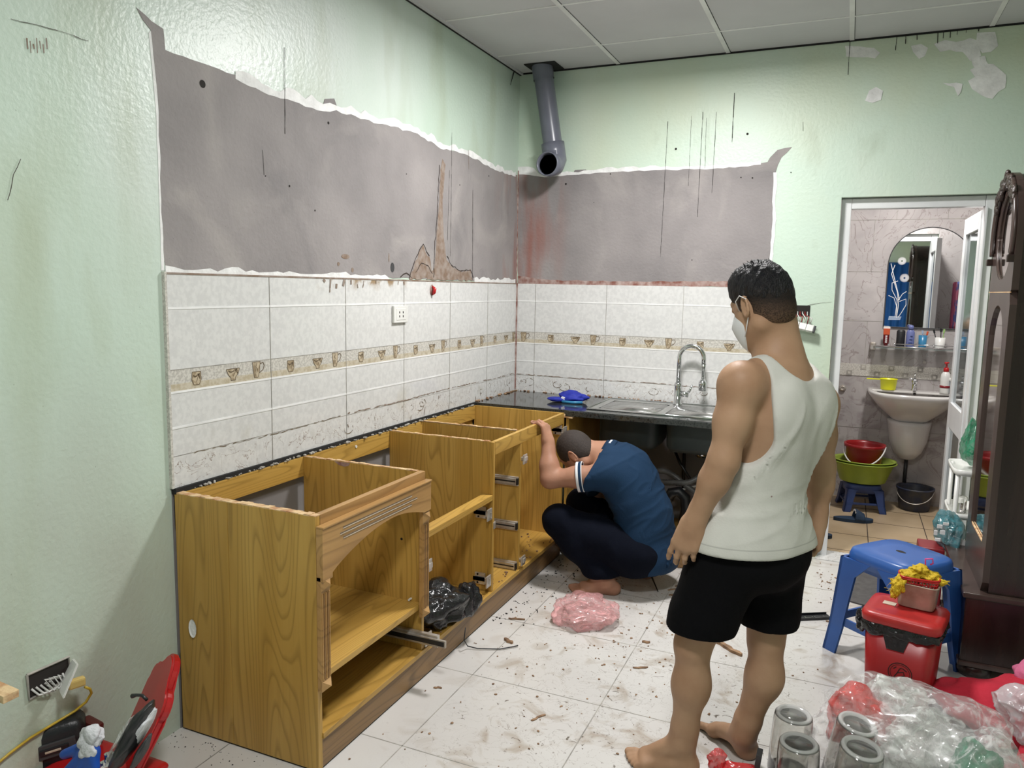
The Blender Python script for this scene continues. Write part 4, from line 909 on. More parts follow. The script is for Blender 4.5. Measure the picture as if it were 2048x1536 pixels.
# blue cloth cap left on the worktop
def blob(nm, c, r, m, par=None, seed=0, amp=.25, freq=3.0, sub=5, ridge=.10, rf=9, flatz=None, label=None, cat=None, group=None, fn=None):
    """a crumpled heap of film or cloth: a sphere pulled into folds"""
    bm = B(); bmesh.ops.create_icosphere(bm, subdivisions=sub, radius=1)
    o3 = Vector((seed*13.1, seed*7.7, seed*3.3)); co = np.array([v.co for v in bm.verts]); rg_ = np.random.RandomState(seed+100)
    # flat facets meeting in creases: the nearest of many random planes
    n1 = rg_.normal(size=(46, 3)); n1 /= np.linalg.norm(n1, axis=1)[:, None]; h1 = rg_.uniform(.80, 1.06, 46)
    w_ = co+.22*np.sin(co[:, [1, 2, 0]]*rf*.9+seed); w_ /= np.linalg.norm(w_, axis=1)[:, None]
    f1 = (h1/np.maximum(w_@n1.T, .05)).min(1)
    n2 = rg_.normal(size=(260, 3)); n2 /= np.linalg.norm(n2, axis=1)[:, None]; h2 = rg_.uniform(.94, 1.03, 260)
    w_ = co+.10*np.sin(co[:, [2, 0, 1]]*rf*2.2+seed*2); w_ /= np.linalg.norm(w_, axis=1)[:, None]
    f2 = (h2/np.maximum(w_@n2.T, .05)).min(1)
    kf = min(1, ridge/.14)
    for i_, v in enumerate(bm.verts):
        n = v.co.copy()
        d = 1+amp*noise.noise(n*freq*.5+o3)+amp*.5*noise.noise(n*freq+o3)
        d += kf*((f1[i_]-.97)*.9+(f2[i_]-.99)*1.0)
        rg = 1-abs(noise.noise(n*rf*.35+o3+Vector((0, 0, 5))))*2; d += ridge*.5*rg*rg*rg
        p = Vector((n.x*r[0], n.y*r[1], n.z*r[2]))*d
        if fn: p = fn(p, n)
        p += Vector(c)
        if flatz is not None and p.z < flatz: p.z = flatz+.0015*(1+noise.noise(n*20))
        v.co = p
    o = obj(nm, bm, m, par, smooth=True)
    if label: tag(o, label, cat, group)
    return o
cp = thing('baseball_cap', 'royal blue cloth cap with white print, lying on the black worktop', 'cap', (.45, -.30, WZ))
c = up(1142, 797, 2, WZ+.02); 
blob('cap_crown', (c.x+.01, c.y, WZ+.028), (.085, .055, .034), M['fabricblue'], cp, 2, .25, 2.5, 4, .10, 5, WZ+.002)
blob('cap_peak', (c.x-.070, c.y-.035, WZ+.016), (.055, .045, .014), M['fabricblue'], cp, 5, .15, 2, 4, .05, 5, WZ+.002)
bm = B(); tube(bm, [(c.x-.03, c.y-.062, WZ+.008), (c.x+.03, c.y-.066, WZ+.008), (c.x+.085, c.y-.05, WZ+.010)], .008, 10); obj('cap_band', bm, M['cupblue'], cp, smooth=True)
bm = B(); q = Matrix.Rotation(math.radians(15), 3, 'Y')
for dx, dz in ((-.030, .026), (-.022, .030), (-.024, .020)): box(bm, c.x+dx-.010, c.x+dx+.006, c.y-.0555, c.y-.0525, WZ+dz-.003, WZ+dz+.004, .0008, rot=q)
box(bm, c.x-.036, c.x-.030, c.y-.056, c.y-.0535, WZ+.014, WZ+.036, .0008); obj('cap_print', bm, M['print'], cp)
# black bin bag slumped in the open section, with its cord
bgc = Vector((.475, -1.80, .117))
bl = thing('black_bag', 'black plastic bag slumped over the bottom board of the oak cabinet', 'bag', bgc)
blob('bag_body', (.47, -1.83, .195), (.110, .145, .085), M['liner'], bl, 4, .34, 2.2, 5, .16, 5, .118, fn=lambda p, n: p+Vector((.035*max(0, n.z), 0, -.02*max(0, n.x))))
blob('bag_mouth', (.545, -1.70, .165), (.052, .065, .075), M['liner'], bl, 8, .42, 2.4, 4, .2, 5, .118)
bm = B(); pts = [up(931, 1255, 0, .575), up(928, 1280, 0, .58)]; a = up(935, 1292, 2, .012); pts += [a, up(955, 1297, 2, .006), up(1000, 1298, 2, .005), up(1028, 1293, 2, .006), up(1036, 1291, 2, .006)]
tube(bm, pts, .0022, 6); tag(obj('black_wire', bm, M['blackplastic'], smooth=True), 'thin black wire trailing from the black bag onto the floor', 'wire')
# ------------------------------------------------------------------ floor litter
pb = blob('pink_bag', (.905, -1.285, .036), (.130, .160, .058), M['pinkfilm'], None, 3, .32, 2.4, 6, .16, 4, .002, 'crumpled pink translucent plastic bag on the floor by the crouching person', 'bag')
def stick(u0, v0, u1, v1, w, h, m, label, group=None, nm='wood_splinter', cat='splinter', seed=0):
    a = up(u0, v0, 2, .003); b = up(u1, v1, 2, .003); d = (b-a); n = Vector((-d.y, d.x, 0)).normalized(); rnd = random.Random(seed); bm = B()
    k = 6; L = []; Rr = []
    for i in range(k+1):
        p = a.lerp(b, i/k)+n*rnd.uniform(-w, w)*.25; ww = w*.5*rnd.uniform(.7, 1.1)*(1 if 0 < i < k else .6); L.append(p+n*ww); Rr.append(p-n*ww)
    o2 = L+Rr[::-1]; prism(bm, [(p.x, p.y) for p in o2], 2, .0008, h)
    return tag(obj(nm, bm, M[m]), label, cat, group)
stick(1434, 1284, 1482, 1312, .022, .012, 'splinter', 'long broken wood splinter on the tiles between the standing legs', seed=1)
stick(1017, 1237, 1050, 1239, .010, .006, 'splinter', 'thin dark splinter on the tiles left of the pink bag', seed=2)
stick(1010, 1278, 1024, 1287, .014, .010, 'splinter', 'short brown wood chip at the end of the black wire', seed=3)
stick(867, 1374, 884, 1375, .012, .003, 'splinter', 'small pale brown flake on the tiles beside the oak plinth', seed=4)
stick(1206, 1229, 1228, 1231, .012, .004, 'splinter', 'red-brown bark flake right of the pink bag', seed=5)
stick(1266, 1335, 1296, 1334, .010, .004, 'splinter', 'reddish wood shaving on the tile joint left of the standing legs', seed=6)
stick(1284, 1283, 1300, 1284, .016, .006, 'splinter', 'dark chip on the tiles just left of the black shorts', seed=7)
stick(1062, 1440, 1090, 1428, .010, .003, 'splinter', 'dark brown shaving in the middle of the front floor tile', seed=8)
for i, (a, b, c, d) in enumerate([(1336, 1180, 1362, 1176), (1338, 1190, 1362, 1187), (1342, 1196, 1364, 1193), (1340, 1205, 1360, 1202), (1350, 1172, 1370, 1170)]):
    stick(a, b, c, d, .010, .004, 'splinter', 'thin red-brown sliver in the small heap left of the black shorts', 'slivers left of the black shorts', seed=10+i)
def ff(r):
    while True:
        x, y = r.gauss(1.05, .38), r.gauss(-1.25, .55)
        if .58 < x < 2.0 and -2.9 < y < -.1: return x, y, 0
clods('floor_crumbs', 420, ff, .0012, .0055, 'splinter', 'dark crumbs and grit strewn over the white floor tiles', 'dirt', 12, .5)
clods('floor_crumbs', 120, lambda r: (.56+abs(r.gauss(0, .10)), r.uniform(-1.5, -.55), 0), .0012, .0055, 'dark', 'black grit along the oak plinth beside the crouching person', 'dirt', 13, .5)
clods('floor_crumbs', 80, lambda r: (r.uniform(.0, .52), -2.66-abs(r.gauss(0, .05)), 0), .0008, .0025, 'dark', 'grit along the foot of the oak side panel', 'dirt', 14, .5)
clods('floor_crumbs', 60, lambda r: (1.82+abs(r.gauss(0, .12)), r.gauss(-.30, .2), 0), .0015, .006, 'splinter', 'grit in front of the bathroom doorway', 'dirt', 15, .5)
# loose drawer runner on the floor
a = up(1570, 1238, 2, 0); b = up(1660, 1234, 2, 0); d = (b-a).normalized(); an = math.atan2(d.y, d.x)
t = thing('drawer_runner', 'black drawer runner lying on the floor right of the black shorts', 'runner', ((a+b)/2), (0, 0, an))
bm = B(); box(bm, -.16, .105, -.027, .027, .001, .004, .001); box(bm, -.16, .105, -.027, -.023, .001, .013, .001); box(bm, -.16, .102, .023, .027, .001, .013, .001); obj('channel', bm, M['blackplastic'], t, world=False)
bm = B()
for x in (0.0, .045): box(bm, x-.012, x+.012, -.010, -.007, .004, .0055); box(bm, x-.012, x+.012, .007, .010, .004, .0055); box(bm, x-.013, x-.010, -.010, .010, .004, .0055)
for x in (.022, .075): box(bm, x-.003, x+.003, -.003, .003, .004, .0055)
obj('catch_plate', bm, M['chrome'], t, world=False)
# charcoal mat behind the blue stool
c = up(1745, 1180, 2, 0)
bm = B(); pts = []
for k in range(64):
    an = 2*math.pi*k/64; q = (abs(math.cos(an))**3.2+abs(math.sin(an))**3.2)**(-1/3.2); x, y = q*math.cos(an)*.16, q*math.sin(an)*.24; pts.append((c.x+.02+x*.96+y*.25, c.y+y*.96-x*.25))
prism(bm, pts, 2, .0008, .007); tag(obj('floor_mat', bm, M['mat_rubber']), 'dark grey rounded doormat lying behind the blue stool', 'mat')
# ------------------------------------------------------------------ blue plastic stool
def stool(nm, label, c, w, h, m, rz, grp=None):
    t = thing(nm, label, 'stool', c, (0, 0, rz))
    def sec(k, r, z):   # squarish ring
        return r
    bm = B(); ht = w*.40
    n = 48; rings = []
    prof = [(0, .0, 1), (.5, .0, 1), (.88, -.001, 1), (.96, -.006, 1), (1.0, -.020, 1), (1.02, -.060, 1), (1.0, -.060, 1), (.97, -.024, 1), (.85, -.008, 1), (0, -.008, 1)]
    lathe(bm, [(r*ht, h+z*w/.3) for r, z, _ in prof], (0, 0, 0), 48, 1, 1, sq=5)
    obj('seat', bm, M[m], t, world=False, smooth=True)
    bm = B(); lathe(bm, [(0, h+.0008), (w*.035, h+.0008), (w*.038, h+.0002)], (0, 0, 0), 24, 1.5, .8); obj('finger_hole', bm, M['dark'], t, world=False)
    hb = w*.475
    for sx, sy in ((1, 1), (1, -1), (-1, 1), (-1, -1)):
        bm = B(); lw = w*.19; th = w*.03
        def P(u, z, side):  # position along an L-shaped leg
            k = (h-z)/h; e = ht*1.0+(hb-ht)*k; wd = lw*(1.15-.35*k)
            return (sx*e, sy*(e-wd*u)) if side == 0 else (sx*(e-wd*u), sy*e)
        zs = [0, .01, h*.25, h*.5, h*.75, h-.035*w/.3]
        for side in (0, 1):
            for i in range(len(zs)-1):
                vs = []
                for z in (zs[i], zs[i+1]):
                    flare = 1.0+(.03 if z < .012 else 0)
                    arch = 1.0+(1.6*max(0, (z/h-.70)/.3)**2)
                    for u in (0, 1):
                        x, y = P(u*arch, z, side)
                        if side == 0: vs += [Vector((x*flare, y*flare, z)), Vector(((x-sx*th)*flare, y*flare, z))]
                        else: vs += [Vector((x*flare, y*flare, z)), Vector((x*flare, (y-sy*th)*flare, z))]
                V = [bm.verts.new(v) for v in vs]
                for q in ((0, 1, 5, 4), (2, 3, 7, 6), (0, 2, 6, 4), (1, 3, 7, 5), (0, 1, 3, 2), (4, 5, 7, 6)): bm.faces.new([V[k] for k in q])
        obj('leg', bm, M[m], t, world=False)
    if w > .25:
        z0, z1 = h*.27, h*.345; e = ht+(hb-ht)*.7-.006
        for side in range(4):
            bm = B(); R = Matrix.Rotation(side*math.pi/2, 3, 'Z'); vs = box(bm, -e+.02, e-.02, e-.010, e, z0, z1, .002)
            for v in bm.verts: v.co = R @ v.co
            obj('stretcher', bm, M[m], t, world=False)
    return t
stc = Vector((2.125, -1.105, 0))
stool('plastic_stool', 'tall blue plastic stool behind the red bin, left of the dark clock case', stc, .37, .435, 'blue', math.radians(-40))
# ------------------------------------------------------------------ red bin with lid and liner
rz = math.radians(-14); bc = Vector((2.125, -1.50, 0))
t = thing('pedal_bin', 'square red plastic bin with black liner and closed lid, before the blue stool', 'bin', bc, (0, 0, rz))
def lbox(bm, hx, hy, z0, z1, tx=0): 
    lathe(bm, [(hx-tx, z0), (hx, z1)], (0, 0, 0), 48, 1, hy/hx, sq=9)
bm = B(); lathe(bm, [(0, .0), (.092, 0), (.097, .006), (.112, .315), (.0, .315)], (0, 0, 0), 48, 1.0, .86, sq=8); obj('bin_body', bm, M['redbin'], t, world=False, smooth=True)
bm = B(); lathe(bm, [(0, .320), (.116, .320), (.123, .326), (.124, .348), (.117, .358), (.09, .359), (.085, .3565), (0, .3565)], (0, 0, 0), 56, 1.0, .88, sq=8); lid = obj('bin_lid', bm, M['redlid'], t, world=False, smooth=True)
bm = B(); box(bm, -.075, -.035, .0, .03, .3570, .3590); obj('lid_sticker', bm, M['cream'], lid, world=False)
def linf(p, n):
    return p
bm = B()
g = sheet(bm, lambda u, v: (lambda an, z: (lambda q, k: Vector((q*math.cos(an)*.121*k, q*math.sin(an)*.104*k, z+.014*noise.noise(Vector((math.cos(an)*5, math.sin(an)*5, v*3))) )))((abs(math.cos(an))**8+abs(math.sin(an))**8)**(-1/8), 1.0+.05*noise.noise(Vector((math.cos(an)*7, math.sin(an)*7, v*4+9)))+.03*math.sin(v*math.pi)))(2*math.pi*u, .324-.022*v*(1.0+1.1*(1+math.sin(2*math.pi*u*1.0+4.4))*.5)), 120, 8, closeu=True)
obj('bin_liner', bm, M['liner'], t, world=False, smooth=True, solid=.001)
blob('liner_gather', (-.130, -.01, .290), (.022, .05, .040), M['liner'], None, 7, .4, 3, 4, .2, 6)
_o = bpy.data.objects['liner_gather']; _o.name = 'liner_gather'; _o.parent = t
bm = B(); prism(bm, [(-.050, .300), (.036, .300), (.018, .242), (-.034, .242)], 1, -.1015, -.090)
for v in bm.verts: v.co.y += (.300-v.co.z)*.045
obj('liner_flap', bm, M['liner'], t, world=False)
bm = B()
def ringline(bm, c, r, w, a0=0, a1=2*math.pi, n=40, y=-.0905):
    pts = [(c[0]+r*math.cos(a0+(a1-a0)*i/n), y, c[1]+r*math.sin(a0+(a1-a0)*i/n)) for i in range(n+1)]; tube(bm, pts, w, 6)
ringline(bm, (.012, .165), .036, .0014, y=-.0905)
ringline(bm, (.012, .165), .030, .0008, y=-.0905)
for pts in ([(-.006, .112), (.004, .130), (.010, .146), (.016, .150)], [(.004, .130), (.022, .138), (.026, .126), (.016, .120)], [(-.008, .142), (.000, .150)], [(.018, .150), (.032, .142)], [(.020, .118), (.030, .112)]):
    tube(bm, [(x, -.0905, z+.035) for x, z in pts], .0016, 6)
for v in bm.verts: v.co.y += (.150-v.co.z)*.045
obj('round_emblem', bm, M['dark'], t, world=False)
# grimy tin with a red basket and scourers
tc = bc+Vector((.035, .045, .3595))
tn = thing('food_tin', 'grimy rectangular metal tin standing on the red bin lid', 'tin', tc, (0, 0, math.radians(-14)))
bm = B(); lathe(bm, [(0, 0), (.052, 0), (.056, .004), (.064, .080), (.067, .082), (.067, .085), (.062, .085), (.060, .080), (.054, .008), (0, .008)], (0, 0, 0), 48, 1, .72, sq=6); obj('tin_body', bm, M['tin'], tn, world=False, smooth=True)
bk = thing('plastic_basket', 'small red mesh basket sitting in the metal tin', 'basket', tc+Vector((0, .003, .012)))
bm = B()
n = 44
for z, r in ((.002, .046), (.075, .058), (.094, .062), (.088, .061)):
    ct = []; 
    for k in range(n+1):
        an = 2*math.pi*k/n; q = (abs(math.cos(an))**4+abs(math.sin(an))**4)**(-.25); ct.append((r*q*math.cos(an), r*q*math.sin(an)*.68, z))
    bm = B(); tube(bm, ct, .0030 if z > .08 else .002, 6); obj('basket_ring', bm, M['red'], bk, world=False, smooth=True)
bm = B()
for k in range(n):
    an = 2*math.pi*k/n; q = (abs(math.cos(an))**4+abs(math.sin(an))**4)**(-.25); c_, s_ = q*math.cos(an), q*math.sin(an)
    tube(bm, [(.046*c_, .046*s_*.68, .002), (.061*c_, .061*s_*.68, .092)], .0018, 5)
obj('basket_bars', bm, M['red'], bk, world=False)
bm = B(); lathe(bm, [(0, 0), (.044, 0), (.052, .050), (0, .05)], (0, 0, 0), 32, 1, .66, sq=4); obj('basket_floor', bm, M['maroon'], bk, world=False)
ys = thing('yellow_scourer', 'frayed yellow netting scourer draped over the red basket', 'scourer', tc+Vector((0, 0, .09)))
tcx = tc
for i, (dx, dy, dz, a, b, c_) in enumerate([(-.055, -.02, .075, .030, .022, .030), (-.030, 0, .105, .034, .024, .018), (.0, .012, .125, .030, .022, .018), (.030, .010, .108, .034, .022, .014), (.060, -.005, .098, .022, .014, .010), (-.072, -.035, .055, .014, .014, .030)]):
    blob('netting', (tcx.x+dx, tcx.y+dy, tcx.z+dz), (a, b, c_), M['spongeyellow'], ys, 30+i, .4, 3.5, 4, .25, 9)
bm = B(); rnd = random.Random(4)
for i in range(26):
    p = Vector((tcx.x-.07+rnd.uniform(-.015, .02), tcx.y-.03+rnd.uniform(-.02, .02), tcx.z+.05+rnd.uniform(-.01, .06))); tube(bm, [p, p+Vector((rnd.uniform(-.03, .005), rnd.uniform(-.02, .01), rnd.uniform(-.03, .02)))], .0006, 4)
for i in range(12):
    p = Vector((tcx.x+.07, tcx.y, tcx.z+.10)); tube(bm, [p, p+Vector((rnd.uniform(0, .025), rnd.uniform(-.01, .01), rnd.uniform(-.015, .01)))], .0006, 4)
obj('loose_thread', bm, M['spongeyellow'], ys)
sw = thing('steel_scourer', 'tangled steel wool scourer lying in the red basket', 'scourer', (tcx.x+.022, tcx.y-.012, tcx.z+.075))
bm = B(); rnd = random.Random(8)
for i in range(14):
    pts = []; ph = rnd.uniform(0, 6); tl = Matrix.Rotation(rnd.uniform(0, 3), 3, 'X') @ Matrix.Rotation(rnd.uniform(0, 3), 3, 'Z')
    for k in range(18): pts.append(tl @ Vector((.022*math.cos(ph+k*.4), .018*math.sin(ph+k*.4), .004*math.sin(k*1.3))))
    for p in pts: p.z *= .6
    tube(bm, pts, .0009, 5)
obj('wire_tangle', bm, M['chrome'], sw, world=False)
bm = B(); hk = Vector((tcx.x+.028, tcx.y+.022, tcx.z+.10))
tube(bm, [hk+Vector(q) for q in ((.012, 0, -.01), (.006, 0, .02), (-.010, 0, .038), (-.012, 0, .062), (.010, 0, .066), (.012, 0, .050), (.004, 0, .044))], .0042, 8, flat=.6)
tag(obj('plastic_hook', bm, M['pinkhook'], smooth=True), 'bright pink plastic hook sticking up from the red basket', 'hook')
# ------------------------------------------------------------------ tall dark clock case
t = thing('grandfather_clock', 'tall dark mahogany clock case with round and arched glazed front at the right edge', 'clock', (2.6, -.9, 0))
X0 = 2.395; y0, y1 = -1.150, -.690; yc = (y0+y1)/2; zc = 1.650; BZ = .335
bm = B(); box(bm, 2.345, 2.90, -1.165, -.55, .055, BZ-.02, .004); obj('plinth_box', bm, M['blackwood'], t)
bm = B(); box(bm, 2.335, 2.91, -1.175, -.54, BZ-.02, BZ, .004); box(bm, 2.338, 2.905, -1.172, -.543, .05, .07, .004); obj('plinth_moulding', bm, M['clockfront'], t)
for yy in (-1.11, -.60):
    for xx in (2.40, 2.84):
        bm = B(); lathe(bm, [(0, 0), (.045, 0), (.058, .012), (.062, .03), (.055, .048), (.045, .056), (0, .056)], (xx, yy, 0), 28); obj('bun_foot', bm, M['blackwood'], t, smooth=True)
bm = B(); pts = [(y0, BZ), (y0, zc)]
for k in range(1, 25): an = math.pi*k/25; pts.append((yc-.23*math.cos(an), zc+.225*math.sin(an)))
pts += [(y1, zc), (y1, BZ)]
prism(bm, pts, 0, X0+.022, 2.86); obj('case_body', bm, M['blackwood'], t)
# front board with round and arched openings (thin ring segments)
def holeboard(bm, outer, hole, xa, xb):
    """board between an outer outline and a hole outline sampled with the same count"""
    n = len(outer)
    A = [[bm.verts.new((x, p[0], p[1])) for p in o] for x in (xa, xb) for o in (outer, hole)]
    for i in range(n):
        j = (i+1) % n
        bm.faces.new((A[0][i], A[0][j], A[1][j], A[1][i])); bm.faces.new((A[2][i], A[2][j], A[3][j], A[3][i]))
        bm.faces.new((A[0][i], A[0][j], A[2][j], A[2][i])); bm.faces.new((A[1][i], A[1][j], A[3][j], A[3][i]))
n = 96
def rayrect(an, cy, cz, ya, yb, za, zb, dome=None):
    c, s = math.cos(an), math.sin(an); ts = []
    if c > 1e-9: ts.append((yb-cy)/c)
    if c < -1e-9: ts.append((ya-cy)/c)
    if s > 1e-9: ts.append((zb-cz)/s)
    if s < -1e-9: ts.append((za-cz)/s)
    return min(ts)
out1 = []; h1 = []
for k in range(n):
    an = 2*math.pi*k/n; c, s = math.cos(an), math.sin(an)
    r = .23 if s > 0 else rayrect(an, yc, zc, y0, y1, 1.44, 9)
    out1.append((yc+r*c, zc+r*s)); h1.append((yc+.165*c, zc+.165*s))
bm = B(); holeboard(bm, out1, h1, X0, X0+.022); obj('dial_door', bm, M['clockfront'], t)
out2 = []; h2 = []; cz2 = .93
for k in range(n):
    an = 2*math.pi*k/n; c, s = math.cos(an), math.sin(an); r = rayrect(an, yc, cz2, y0, y1, BZ, 1.44); out2.append((yc+r*c, cz2+r*s))
    r = rayrect(an, yc, cz2, yc-.145, yc+.145, .50, 1.25)
    p = (yc+r*c, cz2+r*s)
    if s > 0:
        lo_, hi_ = 0, 1
        for it in range(30):
            m_ = (lo_+hi_)/2; y_, z_ = yc+m_*c, cz2+m_*s
            ins = abs(y_-yc) < .145 and (z_ < 1.24 or ((y_-yc)/.145)**2+((z_-1.24)/.15)**2 < 1)
            lo_, hi_ = (m_, hi_) if ins else (lo_, m_)
        p = (yc+lo_*c, cz2+lo_*s)
    h2.append(p)
bm = B(); holeboard(bm, out2, h2, X0, X0+.022); obj('pendulum_door', bm, M['clockfront'], t)
bm = B(); box(bm, X0-.002, X0+.001, y0, y1, 1.438, 1.4415); obj('door_joint', bm, M['oak_raw'], t)
bm = B(); prism(bm, h1, 0, X0+.010, X0+.014); obj('dial_glass', bm, M['darkmirror'], t)
bm = B(); prism(bm, h2, 0, X0+.010, X0+.014); obj('pendulum_glass', bm, M['darkmirror'], t)
bm = B(); tube(bm, [(X0+.006, *p) for p in h1+[h1[0]]], .005, 8); obj('dial_bezel', bm, M['clockfront'], t, smooth=True)
bm = B(); sg = [(X0+.006, yc-.145, .50), (X0+.006, yc+.145, .50)]; tube(bm, sg, .004, 6); obj('lower_bead', bm, M['oak_raw'], t)
# carved arch moulding with scrolls
for rr_, wd, m_ in ((.218, .009, 'clockfront'), (.186, .006, 'blackwood')):
    bm = B(); tube(bm, [(X0-.006, yc-rr_*math.cos(math.radians(a_)), zc+rr_*math.sin(math.radians(a_))) for a_ in range(-22, 203, 5)], wd, 10); obj('arch_moulding', bm, M[m_], t, smooth=True)
for s_ in (-1, 1): bm = B(); box(bm, X0-.022, X0+.004, yc+s_*.218-.012, yc+s_*.218+.012, zc-.105, zc-.078, .004); obj('moulding_end', bm, M['blackwood'], t)
rnd = random.Random(6)
bm = B()
for k in range(15):
    an = math.radians(35+110*k/14); rr_ = .205+.012*math.sin(k*2.1); cy_, cz_ = yc-rr_*math.cos(an), zc+rr_*math.sin(an)
    s_ = 1 if k < 7 else -1
    pts = [Vector((X0-.010, cy_+s_*(.022-.0018*q)*math.cos(q*.75+k), cz_+(.022-.0018*q)*math.sin(q*.75+k))) for q in range(10)]
    tube(bm, pts, [.0085]*9+[.005], 8)
obj('carved_scroll', bm, M['carve'], t, smooth=True)
# ------------------------------------------------------------------ white rack, green bag, teal wrapper, red box between door and clock
rk_ = Vector((2.44, -.33, 0))
t = thing('plastic_rack', 'narrow white plastic shelf rack squeezed between the bathroom door and the clock case', 'rack', rk_)
for z in (.02, .42, .62):
    bm = B(); lathe(bm, [(0, z), (.075, z), (.085, z+.006), (.088, z+.030), (.082, z+.030), (.078, z+.012), (0, z+.012)], rk_, 32, .95, 1.6, sq=6); obj('rack_tray', bm, M['whiteplastic'], t, smooth=True)
for sx in (-1, 1):
    for sy in (-1, 1): bm = B(); tube(bm, [(rk_.x+sx*.062, rk_.y+sy*.11, .0), (rk_.x+sx*.062, rk_.y+sy*.11, .64)], .010, 10); obj('rack_post', bm, M['whiteplastic'], t, smooth=True)
blob('green_bag', (2.445, -.33, .745), (.062, .10, .095), M['greenfilm'], None, 6, .25, 2, 5, .14, 5, .652, 'dark green plastic bag sitting on the white rack', 'bag', fn=lambda p, n: Vector((p.x*(1-.5*max(0, n.z)), p.y*(1-.5*max(0, n.z)), p.z*1.1)))
bm = B(); lathe(bm, [(0, 0), (.028, 0), (.030, .07), (.026, .075), (0, .075)], (2.405, -.36, .434), 20); tag(obj('glass_jar', bm, M['jar'], smooth=True), 'small clear jar on the middle tray of the white rack', 'jar')
wq = up(1892, 1058, 1, -.52)
tw = thing('wrapped_pack', 'teal and blue printed plastic pack slumped in front of the white rack', 'pack', (wq.x, -.52, .25))
blob('pack_body', (wq.x+.01, -.52, wq.z+.0), (.060, .085, .085), M['tealfilm'], tw, 9, .30, 2.2, 5, .16, 4)
bm = B()
for i, (dx, dz, w_, h_) in enumerate([(-.035, .03, .020, .016), (-.048, .0, .014, .020), (-.012, .045, .022, .012), (-.022, .005, .020, .018), (-.038, -.030, .022, .014)]): box(bm, wq.x+dx-w_/2, wq.x+dx+w_/2, -.606, -.600, wq.z+dz-h_/2, wq.z+dz+h_/2, .001)
obj('pack_print', bm, M['print'], tw)
bm = B(); a = up(1905, 1082, 1, -.50); box(bm, a.x-.02, a.x+.05, -.56, -.545, a.z-.05, a.z+.03, .001, rot=Matrix.Rotation(math.radians(20), 3, 'Y')); tag(obj('paper_sheet', bm, M['print']), 'folded white sheet tucked beside the clock base', 'paper')
bm = B(); box(bm, 2.235, 2.335, -.60, -.46, .001, wq.z-.075, .006); tag(obj('red_crate', bm, M['maroon']), 'dark red box under the teal pack, left of the clock base', 'box')
# ------------------------------------------------------------------ bottom right: jars, bags, cloths
def jar(c, r, h, lab, tilt=(0, 0)):
    t = thing('plastic_jar', lab, 'jar', c, (tilt[0], tilt[1], 0), 'upturned clear jars')
    bm = B(); lathe(bm, [(r*1.03, 0), (r*1.0, h*.5), (r*.97, h*.88), (r*.93, h*.97)], (0, 0, 0), 40); obj('jar_wall', bm, M['jar'], t, world=False, smooth=True, solid=-.0018)
    bm = B(); lathe(bm, [(r*.93, h*.97), (r*.86, h), (r*.76, h*.995), (r*.66, h*.955), (r*.35, h*.925), (0, h*.92)], (0, 0, 0), 40); bs = obj('jar_base', bm, M['jarrim'], t, world=False, smooth=True, solid=-.002)
    bm = B(); tube(bm, [(r*.90*math.cos(k*.2618), r*.90*math.sin(k*.2618), h*.985) for k in range(25)], .0015, 6); obj('base_ring', bm, M['jarrim'], bs, world=False, smooth=True)
    bm = B()
    for k in range(8): an = k*math.pi/4; tube(bm, [(r*.10*math.cos(an), r*.10*math.sin(an), h*.925), (r*.55*math.cos(an), r*.55*math.sin(an), h*.945)], .0014, 5)
    obj('base_rib', bm, M['jarrim'], bs, world=False)
    return t
jar((1.830, -2.165, .0), .056, .170, 'upturned clear plastic jar, front left of the four, with dusty sides')
jar((1.965, -2.205, .0), .057, .228, 'upturned clear plastic jar, front right of the four, in front of the clear bag', (.05, .10))
jar((1.800, -2.035, .0), .056, .180, 'upturned clear plastic jar at the back left, nearest the standing feet', (.0, .04))
jar((1.945, -2.055, .0), .057, .215, 'upturned clear plastic jar at the back, leaning in front of the red bundle', (.05, .16))
blob('clear_bag', (2.13, -1.91, .120), (.275, .23, .140), M['clearfilm'], None, 1, .22, 2.6, 6, .11, 5, .002, 'big clear plastic sack of smaller bags on the floor, in front of the red bin', 'bag')
blob('red_bundle', (1.985, -1.95, .165), (.092, .075, .090), M['redfilm'], None, 2, .25, 2.4, 5, .12, 5, None, 'salmon red plastic bag bundle inside the clear sack', 'bag')
blob('milky_bag', (2.14, -1.95, .11), (.150, .12, .108), M['milkyfilm'], None, 3, .25, 2.6, 6, .16, 5, .004, 'milky plastic bag bulging in the middle of the clear sack', 'bag')
blob('green_bundle', (2.275, -2.06, .13), (.062, .055, .100), M['greenfilm'], None, 4, .25, 2.4, 5, .12, 5, None, 'green plastic bag showing through the right side of the clear sack', 'bag')
blob('clear_bag', (2.28, -2.04, .12), (.125, .12, .145), M['clearfilm'], None, 5, .22, 2.6, 6, .12, 5, .003, 'smaller clear plastic bag wrapped round the green bundle', 'bag')
blob('white_bundle', (2.09, -1.82, .19), (.090, .07, .055), M['milkyfilm'], None, 6, .25, 2.6, 5, .15, 5, None, 'whitish crumpled bag at the top of the clear sack', 'bag')
blob('pale_red_bag', (2.43, -1.96, .07), (.085, .09, .085), M['pinkfilm'], None, 7, .25, 2.4, 5, .12, 5, .003, 'pale red plastic bag at the lower right corner', 'bag')
blob('crimson_cloth', (2.45, -1.54, .085), (.20, .12, .095), M['fabricred'], None, 8, .30, 2.0, 5, .16, 3.4, .002, 'crimson cloth heaped at the foot of the clock case', 'cloth')
blob('crimson_cloth', (2.50, -1.83, .05), (.10, .14, .055), M['fabricred'], None, 18, .30, 2.0, 5, .16, 3.4, .002, 'fold of crimson cloth lying under the white bag at the right edge', 'cloth')
